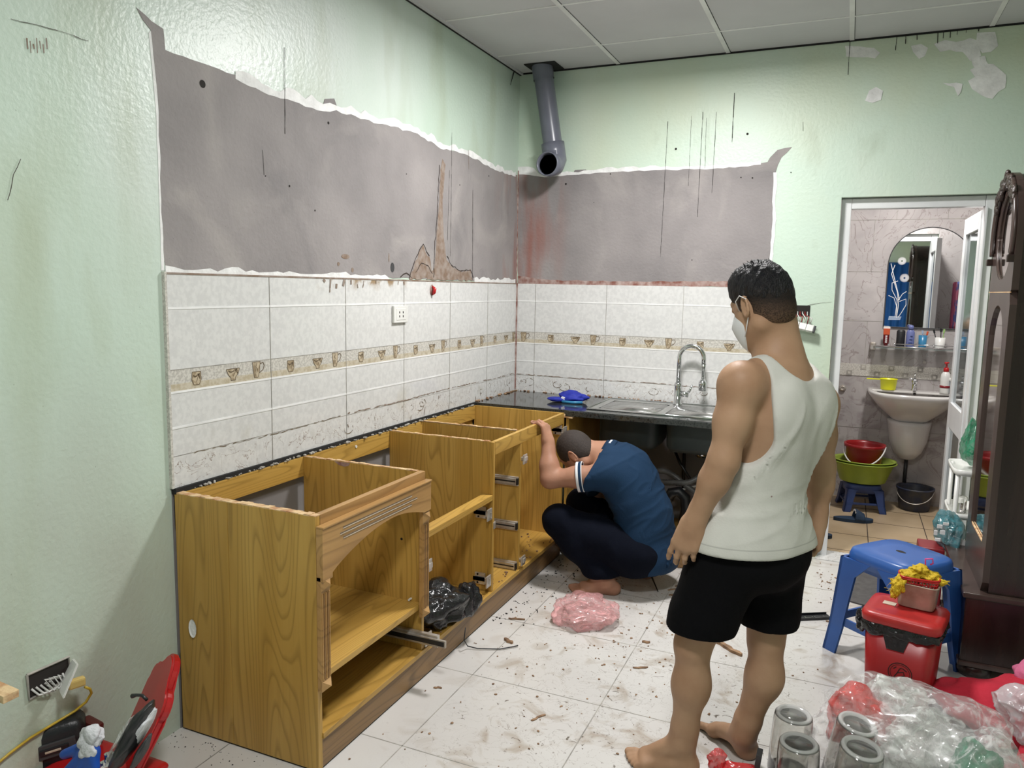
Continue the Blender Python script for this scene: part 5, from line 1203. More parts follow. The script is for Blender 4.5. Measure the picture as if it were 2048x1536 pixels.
blob('pink_cloth', (2.58, -1.46, .17), (.12, .09, .08), M['fabricpink'], None, 9, .25, 2.0, 5, .12, 3.4, .002, 'pink cloth behind the crimson cloth at the right edge', 'cloth')
blob('white_bag', (2.50, -1.70, .16), (.115, .10, .080), M['whitefilm'], None, 10, .30, 2.4, 6, .20, 4.5, .02, 'shiny white plastic bag lying on the crimson cloth', 'bag')
c = up(1462, 1560, 2, 0)
sb = thing('scarlet_bag', 'small glossy scarlet plastic bag knotted on the floor between the bare feet', 'bag', (c.x, c.y, 0))
blob('bag_body', (c.x+.03, c.y-.0, .026), (.075, .035, .026), M['scarletfilm'], sb, 11, .3, 2.4, 5, .16, 5, .002)
blob('bag_knot', (c.x-.045, c.y+.01, .040), (.028, .022, .034), M['scarletfilm'], sb, 12, .35, 3.0, 5, .2, 6, .002)
a = up(1530, 1470, 1, -2.10); bm = B(); box(bm, 1.712, 1.728, -2.14, -2.10, .001, .085, .002, rot=Matrix.Rotation(.1, 3, 'Y')); tag(obj('dark_block', bm, M['drillgrey']), 'small dark block standing behind the upturned jars, next to the bare heel', 'block')
# ------------------------------------------------------------------ bottom left: red chair with tools
ch = thing('toddler_chair', 'red plastic toddler chair with cloud-shaped back, against the left wall', 'chair', (.16, -3.02, 0))
# backrest plate: outline in (s along width, t up the back); leaning back towards the cabinet
A0 = Vector((.165, -2.985, .12)); dirU = Vector((.10, .10, .30)).normalized(); dirS = Vector((-.80, .60, 0.05)).normalized(); dirN = dirU.cross(dirS).normalized()
out = []
for k in range(72):
    an = 2*math.pi*k/72; 
    out.append(None)
prof = [(-.115, -.10), (-.12, .02), (-.118, .10), (-.112, .15), (-.105, .185)]
cl = []
def arc(cx_, cy_, r, a0, a1, n=9):
    return [(cx_+r*math.cos(math.radians(a0+(a1-a0)*i/n)), cy_+r*math.sin(math.radians(a0+(a1-a0)*i/n))) for i in range(n+1)]
cl = [(-.10, -.12)]+arc(-.075, .215, .045, 215, 75)+arc(0, .262, .058, 155, 25)+arc(.075, .215, .045, 105, -35)+[(.10, -.12)]
bm = B(); F_ = []; Bk = []
for s_, t_ in cl:
    p = A0+dirS*s_+dirU*t_; F_.append(bm.verts.new(p+dirN*.012)); Bk.append(bm.verts.new(p-dirN*.012))
fa = bm.faces.new(F_); fb = bm.faces.new(Bk); nn = len(cl)
for i in range(nn): bm.faces.new((F_[i], F_[(i+1) % nn], Bk[(i+1) % nn], Bk[i]))
bmesh.ops.bevel(bm, geom=[e for e in bm.edges if (e in fa.edges or e in fb.edges)], offset=.006, segments=3, affect='EDGES')
obj('backrest', bm, M['red'], ch, smooth=False)
bm = B(); cs = A0+dirS*(-.01)+dirU*.12-dirN*.0125
bm = B(); bm2v = [bm.verts.new(A0+dirS*(.0+.022*math.cos(k*.3927))+dirU*(.12+.040*math.sin(k*.3927))-dirN*.0135) for k in range(16)]; bm.faces.new(bm2v); obj('sticker', bm, M['print'], ch)
bm = B(); box(bm, -.02, .26, -3.20, -2.95, .125, .145, .012); obj('seat', bm, M['red'], ch)
for dx in (.0, .24):
    for dy in (-3.18, -2.97): bm = B(); tube(bm, [(dx, dy, .13), (dx+(.01 if dx else -.01), dy, 0)], [.018, .014], 12); obj('leg', bm, M['red'], ch, smooth=True)
for o_ in ch.children: 
    if o_.name.startswith('seat') or o_.name.startswith('leg'): o_.location.x += .03
# black tool battery case
cc = up(112, 1500, 1, -3.06)
R = Matrix.Rotation(math.radians(52), 3, 'Z') @ Matrix.Rotation(math.radians(-6), 3, 'Y')
tb = thing('battery_pack', 'black cordless tool battery pack lying on the red toddler chair', 'tool', (cc.x, -3.06, .146))
bm = B(); lathe(bm, [(0, 0), (.052, 0), (.056, .010), (.056, .100), (.050, .118), (.040, .124), (0, .124)], (0, 0, 0), 48, 1.45, .8, sq=6)
for v in bm.verts: v.co = R @ v.co+Vector((cc.x-.01, -3.05, .118))
obj('case_body', bm, M['blackplastic'], tb, smooth=True)
for (x0_, x1_, z0_, z1_, th_, mm) in ((-.055, .055, .045, .085, .006, 'drillgrey'), (-.030, .038, .056, .074, .009, 'blackplastic'), (-.018, .020, .061, .068, .0098, 'cream')):
    bm = B(); box(bm, x0_, x1_, -.0448-th_, -.040, z0_, z1_, .002)
    for v in bm.verts: v.co = R @ v.co+Vector((cc.x-.01, -3.05, .118))
    obj('case_panel', bm, M[mm], tb)
bm = B(); box(bm, -.004, .004, -.004, .004, .1235, .126, .001)
for v in bm.verts: v.co = R @ v.co+Vector((cc.x+.0, -3.06, .118))
obj('case_stud', bm, M['chrome'], tb)
bm = B(); p = up(188, 1462, 1, -2.98); box(bm, p.x-.035, p.x+.028, -3.00, -2.97, .150, p.z+.035, .008, rot=Matrix.Rotation(.15, 3, 'Y')); tag(obj('brown_case', bm, M['brown']), 'dark red-brown plastic case behind the black battery pack', 'case')
# work glove, white knit with blue dipped fingers
gl = thing('work_glove', 'white knit work glove with blue dipped palm on the red toddler chair', 'glove', (.17, -3.10, .15))
p = up(183, 1474, 1, -3.12)
blob('glove_cuff', (p.x, -3.12, p.z), (.032, .026, .030), M['glove_white'], gl, 13, .25, 2.2, 5, .10, 5)
sd = SDF((p.x-.14, -3.22, p.z-.14), (p.x+.08, -3.04, p.z+.04), .003)
for (a, b, r0, r1) in [((-.002, 0, -.02), (-.075, -.02, -.055), .017, .012), ((.0, -.01, -.03), (-.050, -.03, -.085), .016, .012), ((.01, -.01, -.03), (-.018, -.03, -.095), .016, .012), ((.02, -.01, -.03), (.012, -.03, -.095), .015, .011), ((.015, -.01, -.02), (.035, -.02, -.06), .014, .011)]:
    sd.cone(Vector(a)+Vector((p.x, -3.12, p.z)), Vector(b)+Vector((p.x, -3.12, p.z)), r0, r1, .008)
solid('glove_fingers', sd, M['glove_blue'], gl)
blob('glove_back', (p.x+.006, -3.135, p.z-.028), (.026, .018, .022), M['glove_white'], gl, 14, .25, 2.2, 4, .08, 5)
# folded zip bag leaning against the chair back
zb = thing('zip_pouch', 'black and white zipped pouch leaning on the back of the red toddler chair', 'pouch', (.19, -3.04, .15))
a = up(258, 1480, 1, -3.10)
def slab(c, ln, w, th, m, nm, seed, tilt):
    Rm = Matrix.Rotation(math.radians(tilt), 3, 'Y') @ Matrix.Rotation(math.radians(20), 3, 'Z')
    def fn(p_, n_): return Rm @ p_
    return blob(nm, c, (th, w, ln), M[m], zb, seed, .18, 2.2, 5, .08, 4, None, fn=fn)
slab((a.x+.008, -3.095, a.z+.008), .105, .062, .022, 'blackplastic', 'pouch_body', 21, 32)
slab((a.x+.034, -3.09, a.z+.032), .066, .042, .014, 'glove_white', 'pouch_lining', 22, 32)
slab((a.x-.016, -3.11, a.z-.006), .088, .052, .012, 'milkyfilm', 'pouch_sleeve', 23, 30)
slab((a.x+.040, -3.10, a.z-.022), .060, .030, .010, 'drillgrey', 'pouch_pocket', 24, 32)
h_ = up(282, 1393, 1, -3.08)
bm = B(); tube(bm, [h_+Vector((.02, 0, -.004)), h_+Vector((.004, 0, .004)), h_+Vector((-.016, 0, .0)), h_+Vector((-.030, 0, -.006))], [.004, .004, .004, .006], 8); obj('zip_pull', bm, M['blackplastic'], zb, smooth=True)
# wooden stick at the left edge
s0 = up(-20, 1392, 1, -3.30); s1 = up(22, 1386, 1, -3.30)
bm = B(); box(bm, s0.x-.10, s1.x, -3.318, -3.282, s1.z-.012, s1.z+.006, .001, rot=Matrix.Rotation(math.radians(4), 3, 'Y')); tag(obj('wooden_batten', bm, M['oak_raw']), 'end of a pale wooden batten poking in at the left edge below the broken socket', 'batten')
for i, (u, v, r) in enumerate([(54, 1530, .015), (40, 1534, .012)]):
    p = up(u, v, 1, -3.10); bm = B(); tube(bm, [p+Vector((-.02, 0, -.05)), p+Vector((-.006, 0, -.01)), p+Vector((.004, 0, .0))], [r, r, r*.7], 12); tag(obj('tool_grip', bm, M['brown'], smooth=True), ['dark red-brown plier grip below the battery pack, right one', 'dark red-brown plier grip below the battery pack, left one'][i], 'tool')
p = up(212, 1520, 1, -3.12); bm = B()
for k in range(5): lathe(bm, [(0, 0), (.008, 0), (.008, .012), (0, .012)], (p.x+.010*(k % 3)-.01, -3.12+.012*(k//3), p.z-.02+.005*k), 8)
tag(obj('drill_bits', bm, M['chrome'], smooth=False), 'cluster of shiny metal drill bits under the blue glove', 'tool')
# ------------------------------------------------------------------ bathroom fittings
BW = 1.449
t = thing('wash_basin', 'white ceramic wash basin on a half pedestal, on the bathroom wall', 'basin', (2.28, 1.20, .3))
sx0, sx1 = 2.035, 2.560; cxb = (sx0+sx1)/2+.005; zr = .785
def bas(u, v):
    an = math.pi*u  # front half sweep
    return None
bm = B(); n = 56
def ringpts(hx, d, z, e=3.2):
    pts = []
    for k in range(n+1):
        an = math.pi*k/n; c_, s_ = math.cos(an), math.sin(an); q = (abs(c_)**e+abs(s_)**e)**(-1/e); pts.append(Vector((cxb+hx*q*c_, BW-d*q*s_, z)))
    return pts
lv = [ringpts(.268, .36, zr), ringpts(.272, .365, zr-.012), ringpts(.262, .355, zr-.035), ringpts(.225, .31, zr-.085), ringpts(.175, .25, zr-.135), ringpts(.120, .185, zr-.185), ringpts(.10, .16, zr-.20)]
for pts, z_ in ((lv[0], 0),):
    pass
inn = [ringpts(.250, .34, zr+.001), ringpts(.215, .30, zr-.012), ringpts(.19, .26, zr-.06), ringpts(.13, .20, zr-.11), ringpts(.04, .14, zr-.13)]
for rg in inn[1:]:
    for p_ in rg: p_.y = min(p_.y, BW-.10)
allr = [[bm.verts.new(p_) for p_ in r_] for r_ in lv[::-1]+inn]
for a_, b_ in zip(allr, allr[1:]):
    for k in range(n): bm.faces.new((a_[k], a_[k+1], b_[k+1], b_[k]))
bm.faces.new(allr[0]); bm.faces.new(allr[-1])
obj('basin_bowl', bm, M['ceramic'], t, smooth=True)
bm = B(); box(bm, cxb-.262, cxb+.262, BW-.105, BW, zr-.012, zr+.002, .004); obj('basin_ledge', bm, M['ceramic'], t)
bm = B()
lv = []
for z_, hx, d in ((.585, .135, .20), (.56, .132, .20), (.45, .118, .19), (.38, .095, .17), (.335, .06, .14), (.318, .02, .08)):
    lv.append([bm.verts.new(p_) for p_ in ringpts(hx, d, z_, 2.6)])
for a_, b_ in zip(lv, lv[1:]):
    for k in range(n): bm.faces.new((a_[k], a_[k+1], b_[k+1], b_[k]))
bm.faces.new(lv[0]); bm.faces.new(lv[-1]); obj('half_pedestal', bm, M['ceramic'], t, smooth=True)
pq = up(1829, 792, 1, BW-.10); bm = B(); lathe(bm, [(0, 0), (.008, 0), (.010, .002), (0, .0015)], (cxb+.01, BW-.135, zr-.012), 16, rot=Matrix.Rotation(math.radians(60), 3, 'X')); obj('overflow_hole', bm, M['dark'], t)
bm = B(); tube(bm, [(cxb, BW-.05, .33), (cxb, BW-.03, .18), (cxb+.002, BW-.02, .0)], .012, 10); obj('waste_pipe', bm, M['blackplastic'], t, smooth=True)
t = thing('basin_tap', 'small chrome mixer tap on the wash basin', 'tap', (cxb+.01, BW-.07, zr))
bm = B(); lathe(bm, [(0, 0), (.020, 0), (.020, .008), (.015, .012), (.015, .055), (.020, .062), (.018, .08), (0, .082)], (cxb+.01, BW-.07, zr+.002), 20); tube(bm, [(cxb+.01, BW-.075, zr+.045), (cxb+.006, BW-.15, zr+.05), (cxb+.006, BW-.152, zr+.035)], .010, 12); obj('tap_body', bm, M['chrome'], t, smooth=True)
bm = B(); tube(bm, [(cxb+.01, BW-.07, zr+.08), (cxb+.008, BW-.06, zr+.12)], .005, 8); tube(bm, [(cxb-.03, BW-.08, zr+.086), (cxb+.02, BW-.07, zr+.078)], .006, 8); obj('tap_lever', bm, M['chrome'], t, smooth=True)
# things on the basin
p = up(1776, 780, 1, BW-.09)
t = thing('water_dipper', 'bright yellow plastic water dipper on the left of the basin', 'dipper', (p.x, BW-.085, zr+.003))
bm = B(); lathe(bm, [(0, 0), (.044, 0), (.046, .004), (.052, .068), (.055, .070), (.055, .074), (.050, .072), (.044, .006), (0, .006)], (p.x, BW-.085, zr+.003), 36, 1, .85); obj('dipper_bowl', bm, M['yellow'], t, smooth=True)
bm = B(); box(bm, p.x-.135, p.x-.048, BW-.097, BW-.077, zr+.066, zr+.073, .002); obj('dipper_handle', bm, M['yellow'], t)
p = up(1889, 785, 1, BW-.11)
t = thing('soap_bottle', 'white bottle with red pump top and red label, on the wash basin', 'bottle', (p.x, BW-.09, zr+.003))
bm = B(); lathe(bm, [(0, 0), (.027, 0), (.030, .005), (.030, .105), (.027, .125), (.017, .140), (.014, .143), (0, .143)], (p.x, BW-.10, zr+.003), 28); obj('bottle_body', bm, M['whiteplastic'], t, smooth=True)
bm = B(); lathe(bm, [(.0308, .036), (.0308, .052)], (p.x, BW-.10, zr+.003), 28); obj('bottle_label', bm, M['maroon'], t, smooth=True)
bm = B(); lathe(bm, [(0, .140), (.0165, .140), (.015, .165), (.006, .172), (.005, .195), (.014, .197), (.014, .205), (0, .206)], (p.x, BW-.10, zr+.003), 20); tube(bm, [(p.x, BW-.10, zr+.204), (p.x-.010, BW-.125, zr+.200)], .006, 8); obj('pump_top', bm, M['red'], t, smooth=True)
p = up(1905, 778, 1, BW-.14)
t = thing('soap_cup', 'pale blue cup with a white rim behind the pump bottle, next to the door', 'cup', (p.x+.02, BW-.12, zr+.003))
bm = B(); lathe(bm, [(0, 0), (.030, 0), (.034, .085), (0, .085)], (p.x+.02, BW-.11, zr+.003), 24); obj('cup_body', bm, M['paleblue'], t, smooth=True)
bm = B(); lathe(bm, [(0, .083), (.040, .083), (.044, .088), (.044, .100), (.038, .104), (0, .104)], (p.x+.02, BW-.11, zr+.003), 24); obj('cup_lid', bm, M['whiteplastic'], t, smooth=True)
# mirror with arched top and daisies
mx0, mx1, mzb, mzt = 2.100, 2.590, 1.205, 1.865; mc = (mx0+mx1)/2; mr = (mx1-mx0)/2
t = thing('arched_mirror', 'arched bathroom mirror decorated with white daisies over the basin', 'mirror', (mc, BW, mzb))
pts = [(mx0, mzb), (mx1, mzb), (mx1, mzt-mr)]+[(mc+mr*math.cos(math.pi*k/32), mzt-mr+mr*math.sin(math.pi*k/32)) for k in range(1, 32)]+[(mx0, mzt-mr)]
bm = B(); prism(bm, pts, 1, BW-.010, BW-.001); obj('mirror_glass', bm, M['mirror'], t)
bm = B(); tube(bm, [(a_, BW-.009, b_) for a_, b_ in pts+[pts[0]]], .0035, 6); obj('bevel_edge', bm, M['drillgrey'], t)
MY = BW-.0115
def mp(u, v): q_ = up(u, v, 1, MY); return (q_.x, MY, q_.z)
for (u, v, r) in ((1804, 522, .026), (1809, 556, .028)):
    c = Vector(mp(u, v)); bm = B()
    for k in range(22):
        an = 2*math.pi*k/22; d_ = Vector((math.cos(an), 0, math.sin(an))); tube(bm, [c+d_*r*.22, c+d_*r*.75, c+d_*r], [.0008, .0021, .0016], 5)
    obj('daisy', bm, M['print'], t)
bm = B()
for pts in ([(1790, 530), (1783, 548), (1795, 585), (1797, 610), (1793, 635)], [(1782, 527), (1786, 545), (1797, 590), (1799, 600)], [(1796, 562), (1784, 566), (1784, 580), (1794, 600), (1793, 636)], [(1777, 591), (1788, 596), (1793, 612), (1790, 635)], [(1799, 603), (1812, 598), (1812, 610), (1803, 625), (1796, 635)], [(1797, 600), (1805, 588), (1813, 583)]):
    tube(bm, [mp(*q_) for q_ in pts], .0022, 5)
obj('daisy_stem', bm, M['print'], t)
bm = B(); pts = [mp(1776, 640), mp(1800, 640), mp(1803, 633), mp(1778, 632)]; bm.faces.new([bm.verts.new(q_) for q_ in pts]); obj('painted_base', bm, M['paleblue'], t)
# glass shelf and what stands on it
z_s = 1.070
t = thing('glass_shelf', 'clear glass shelf with a chrome rail between the mirror and the basin', 'shelf', (2.33, 1.37, z_s))
bm = B(); box(bm, 2.055, 2.61, BW-.125, BW-.015, z_s-.004, z_s+.004, .001); obj('shelf_glass', bm, M['glass'], t)
for x in (2.045, 2.60): bm = B(); box(bm, x-.018, x+.018, BW-.045, BW, z_s-.022, z_s+.030, .008); obj('shelf_bracket', bm, M['zinc'], t)
bm = B(); tube(bm, [(2.05, BW-.03, z_s+.003), (2.06, BW-.125, z_s+.010), (2.60, BW-.125, z_s+.010), (2.61, BW-.03, z_s+.003)], .005, 8); tube(bm, [(2.17, BW-.125, z_s+.028), (2.60, BW-.125, z_s+.028)], .003, 8)
for x in (2.17, 2.40): tube(bm, [(x, BW-.125, z_s), (x, BW-.125, z_s+.035)], .003, 6)
obj('shelf_rail', bm, M['chrome'], t, smooth=True)
bm = B()
for x in (2.37, 2.41): tube(bm, [(x+.006*math.cos(k*.5), BW-.128, z_s-.032+.012*math.sin(k*.5)) for k in range(13)], .0012, 5)
tag(obj('ring_hooks', bm, M['chrome']), 'two small wire rings hanging below the glass shelf', 'hook')
yy = BW-.07; zz = z_s+.005
def shx(u): return up(u, 680, 1, yy).x
t = thing('toothpaste_tube', 'orange, red and white toothpaste tube standing at the left end of the glass shelf', 'tube', (shx(1772), yy, zz))
bm = B(); lathe(bm, [(0, 0), (.012, 0), (.013, .018), (.018, .02), (.019, .115), (.019, .120), (0, .12)], (shx(1772), yy, zz), 20, 1, .7); tb_ = obj('tube_body', bm, M['maroon'], t, smooth=True)
bm = B(); box(bm, shx(1772)-.0195, shx(1772)+.0195, yy-.0145, yy+.0145, zz+.080, zz+.122, .003); obj('tube_band', bm, M['orange'], t)
bm = B(); box(bm, shx(1772)-.021, shx(1772)+.021, yy-.006, yy+.006, zz+.118, zz+.134, .002); obj('tube_seam', bm, M['whiteplastic'], t)
bm = B()
for k in range(4): box(bm, shx(1772)-.006, shx(1772)+.006, yy-.0140, yy-.0128, zz+.028+k*.013, zz+.036+k*.013)
obj('tube_print', bm, M['print'], t)
bm = B(); lathe(bm, [(0, 0), (.024, 0), (.026, .01), (.026, .105), (.020, .115), (0, .116)], (shx(1801), yy, zz), 24, 1, .7); tag(obj('shampoo_bottle', bm, M['blackplastic'], smooth=True), 'black bottle on the glass shelf, right of the toothpaste tube', 'bottle')
t = thing('lotion_bottle', 'periwinkle blue bottle with a rounded cap on the glass shelf', 'bottle', (shx(1820), yy, zz))
bm = B(); lathe(bm, [(0, 0), (.022, 0), (.025, .01), (.025, .10), (.018, .118), (.016, .120), (0, .12)], (shx(1820), yy-.01, zz), 24, 1, .8); obj('bottle_body', bm, M['bottleblue'], t, smooth=True)
bm = B(); lathe(bm, [(0, .118), (.016, .118), (.017, .140), (.012, .148), (0, .149)], (shx(1820), yy-.01, zz), 20); obj('bottle_cap', bm, M['bottleblue'], t, smooth=True)
bm = B()
for k in range(3): box(bm, shx(1820)-.010+.004*k, shx(1820)+.012, yy-.0318, yy-.0300, zz+.030+k*.022, zz+.036+k*.022)
obj('bottle_print', bm, M['bluedark'], t)
def cup(u, m, lab, r=.026, h=.085):
    t = thing('tooth_mug', lab, 'cup', (shx(u), yy, zz)); bm = B(); lathe(bm, [(0, 0), (r*.85, 0), (r*.88, .003), (r, h), (r*.94, h), (r*.82, .006), (0, .006)], (shx(u), yy-.01, zz), 26); obj('mug_body', bm, M[m], t, smooth=True); return t
cup(1845, 'cupblue', 'blue tumbler holding a toothbrush, in the middle of the glass shelf'); cup(1880, 'whiteplastic', 'white tumbler full of brushes, at the right end of the glass shelf', .031, .075)
def brush(u, dx, dz, m, lab, hh=.0):
    x = shx(u); bm = B(); a_ = Vector((x, yy-.01, zz+.012)); b_ = Vector((x+dx, yy-.006, zz+dz)); tube(bm, [a_, b_], .003, 6); d_ = (b_-a_).normalized()
    tube(bm, [b_-d_*.024, b_], .0065, 6); tag(obj('toothbrush', bm, M[m]), lab, 'toothbrush')
brush(1845, -.004, .118, 'paleblue', 'pale toothbrush standing in the blue tumbler'); brush(1848, .018, .112, 'orange', 'orange toothbrush leaning right in the blue tumbler')
brush(1876, -.030, .125, 'blackplastic', 'black brush leaning left in the white tumbler'); brush(1882, -.006, .135, 'blackplastic', 'upright black brush in the white tumbler'); brush(1884, .008, .130, 'brush_y', 'green and white toothbrush in the white tumbler')
# wall knobs
p = up(1685, 776, 1, BW); bm = B(); lathe(bm, [(0, 0), (.022, 0), (.024, .006), (.020, .014), (.012, .017), (.006, .012), (0, .012)], (p.x, BW, p.z), 8, rot=Matrix.Rotation(math.pi/2, 3, 'X')); tag(obj('wall_valve', bm, M['zinc']), 'octagonal metal valve cover on the bathroom wall left of the basin', 'valve')
p = up(1849, 724, 1, BW); bm = B(); box(bm, p.x-.010, p.x+.010, BW-.010, BW, p.z-.008, p.z+.008, .002, rot=Matrix.Rotation(.4, 3, 'Y')); tag(obj('wall_hook', bm, M['zinc']), 'small dark metal hook on the bathroom wall under the glass shelf', 'hook')
# stool, basin, buckets, slippers
sc = Vector((2.035, 1.18, 0)); stool('low_stool', 'small dull blue stool under the lime green wash basin bowl', sc, .27, .18, 'bluedark', math.radians(12))
t = thing('plastic_basin', 'lime green plastic basin resting on the small blue stool', 'basin', sc+Vector((0, 0, .184)))
for i, (r, z, h_) in enumerate(((.155, .186, .135), (.150, .215, .120))):
    bm = B(); lathe(bm, [(0, z), (r*.70, z), (r*.74, z+.004), (r*.98, z+h_*.93), (r*1.06, z+h_*.95), (r*1.08, z+h_), (r*1.0, z+h_), (r*.95, z+h_*.93), (r*.70, z+.010), (0, z+.010)], (sc.x, sc.y, 0), 48, 1.22, 1.0); obj('basin_shell' if i == 0 else 'inner_basin', bm, M['green'], t, smooth=True)
t = thing('small_bucket', 'red plastic bucket with a white handle sitting inside the lime green basin', 'bucket', sc+Vector((0, 0, .24)))
bm = B(); lathe(bm, [(0, .232), (.092, .232), (.098, .240), (.116, .415), (.126, .418), (.128, .440), (.118, .440), (.112, .42), (.090, .245), (0, .245)], (sc.x, sc.y-.005, 0), 44); obj('bucket_body', bm, M['redbin'], t, smooth=True)
bm = B(); tube(bm, [(sc.x+.127*math.cos(math.pi*k/20+2.95), sc.y-.005+.127*math.sin(math.pi*k/20+2.95), .430-.12*math.sin(math.pi*k/20)) for k in range(21)], .005, 8); obj('bucket_handle', bm, M['whiteplastic'], t, smooth=True)
bk2 = Vector((2.365, 1.32, 0)); t = thing('navy_bucket', 'dirty navy blue bucket on the floor under the wash basin', 'bucket', bk2)
bm = B(); lathe(bm, [(0, 0), (.088, 0), (.092, .004), (.108, .135), (.116, .140), (.116, .152), (.108, .150), (.102, .138), (.086, .012), (0, .012)], bk2, 44); obj('bucket_body', bm, M['navybucket'], t, smooth=True)
bm = B(); tube(bm, [(bk2.x+.112*math.cos(math.pi*k/20+3.0), bk2.y+.112*math.sin(math.pi*k/20+3.0), .143-.085*math.sin(math.pi*k/20)) for k in range(21)], .003, 8); obj('bucket_handle', bm, M['zinc'], t, smooth=True)
def slipper(c, rz, lab):
    t = thing('slipper', lab, 'slipper', c, (0, 0, rz))
    bm = B(); pts = []
    for k in range(40):
        an = 2*math.pi*k/40; x = .118*math.cos(an); y = .043*math.sin(an)*(1+.16*math.cos(an)); pts.append((x, y))
    prism(bm, pts, 2, .0, .020); obj('sole', bm, M['slipper'], t, world=False)
    bm = B()
    sheet(bm, lambda u, v: Vector((-.0+.062*u+.012*math.sin(math.pi*v)*(1-u), -.044*math.cos(math.pi*v)*(1.04+.05*u), .014+.064*math.sin(math.pi*v)*(1.05-.45*u))), 6, 14)
    obj('strap', bm, M['slipper'], t, world=False, smooth=True, solid=.005)
    bm = B()
    for k in range(5):
        vv = .30+k*.10; box(bm, -.006+.012*math.sin(math.pi*vv), .0+.012*math.sin(math.pi*vv), -.044*math.cos(math.pi*vv)-.003, -.044*math.cos(math.pi*vv)+.003, .014+.054*math.sin(math.pi*vv)-.001, .014+.054*math.sin(math.pi*vv)+.008)
    obj('strap_hole', bm, M['print'], t, world=False)
p = up(1706, 1042, 2, 0); slipper((p.x, p.y, .0005), math.radians(12), 'single navy foam slipper on the beige bathroom tiles')
p = up(1652, 1076, 2, 0); slipper((p.x-.085, p.y+.02, .0005), math.radians(-5), 'second navy slipper, mostly hidden behind the left door jamb')
# laundry hanging beside the door inside the bathroom, seen in the mirror
for i, (x, y, z, m_, lab) in enumerate([(2.60, .56, 1.345, 'fabricpink', 'pink towel hanging inside the bathroom, seen in the mirror'), (2.60, .76, 1.345, 'clothprint', 'blue and pink patterned cloth hanging inside the bathroom')]):
    bm = B(); sheet(bm, lambda u, v: Vector((x+.012*math.sin(u*14), y-.07+.14*u, z+.17-.34*v+.01*math.sin(u*9))), 24, 14); tag(obj('hanging_cloth', bm, M[m_], smooth=True, solid=.003), lab, 'towel')
bm = B(); tube(bm, [(2.845, .45, 1.51), (2.60, .45, 1.51), (2.60, .85, 1.51), (2.845, .85, 1.51)], .006, 8); tag(obj('towel_rail', bm, M['chrome'], smooth=True), 'chrome towel rail inside the bathroom behind the door leaf', 'rail')
# behind the viewer, seen only in the mirror
bm = B(); sheet(bm, lambda u, v: Vector((1.95+.75*u, YF+.05+.02*math.sin(u*50), .02+1.88*v)), 60, 2); tag(obj('curtain', bm, M['curtain'], smooth=True, solid=.003), 'blue curtain on the wall opposite, seen in the bathroom mirror', 'curtain')
# ------------------------------------------------------------------ people
def V3(*a): return np.array(a, float)
def px(u, v, y): p = up(u, v, 1, y); return V3(p.x, p.y, p.z)
def unit(a): a = np.array(a, float); return a/np.linalg.norm(a)
def axes(fwd, upv=(0, 0, 1)):
    f = unit(fwd); r = unit(np.cross(f, upv)); u = np.cross(r, f); return np.array([f, r, u])   # rows: forward, right, up
def hand(sd, wrist, dirn, palmn, side, s=1.0, curl=(.5, .55, .6, .65), grip=0.0, thumb=None, off=0):
    """palm and five separate fingers. dirn: wrist to knuckles, palmn: out of the palm, side: +1/-1 the thumb's side along dirn x palmn"""
    d = unit(dirn); n = unit(np.array(palmn)-d*np.dot(palmn, d)); t = np.cross(d, n)*side   # t: towards the thumb
    w = np.array(wrist); pl = .082*s
    sd.chain([w-d*.03*s, w, w+d*.03*s], [.0255*s, .0235*s, .026*s], .02)
    sd.ell(w+d*.045*s, (.050*s, .038*s, .0165*s), np.array([d, t, n]), .015)
    names = []
    for i, (lat, ln, r) in enumerate(((.030, .070, .0090), (.010, .078, .0093), (-.010, .072, .0088), (-.029, .056, .0078))):
        k = w+d*(pl+(-.004, .002, 0, -.008)[i]*s)+t*lat*s
        sd.cone(w+d*.03*s+t*lat*.7*s, k, .013*s, .0108*s, .010)
        a = curl[i]; p = k; dd = d; seg = (.44, .31, .25); rr = r*s
        for j in range(3):
            ang = a*(.75, 1.0, .7)[j]
            sn, cs = math.sin(ang), math.cos(ang); nd = dd*cs+n*sn if j == 0 else dd*cs+np.cross(np.cross(dd, n), dd)*0+unit(n-dd*np.dot(n, dd))*sn
            nd = unit(nd+t*(.05*(1.5-i)*(j == 0)))
            q = p+nd*ln*seg[j]*s; sd.cone(p, q, rr, rr*.90, .0045); rr *= .90; p = q; dd = nd
    th = thumb if thumb is not None else (d*.62+t*.62+n*.45)
    b = w+d*.014*s+t*.020*s+n*.004*s; th = unit(th); m1 = b+th*.042*s; m2 = m1+unit(th+d*.55)*.033*s; m3 = m2+unit(th*.4+d*.9+n*.2)*.026*s
    sd.cone(b, m1, .0165*s, .0120*s, .012); sd.cone(m1, m2, .0115*s, .0102*s, .006); sd.cone(m2, m3, .0102*s, .0086*s, .005)
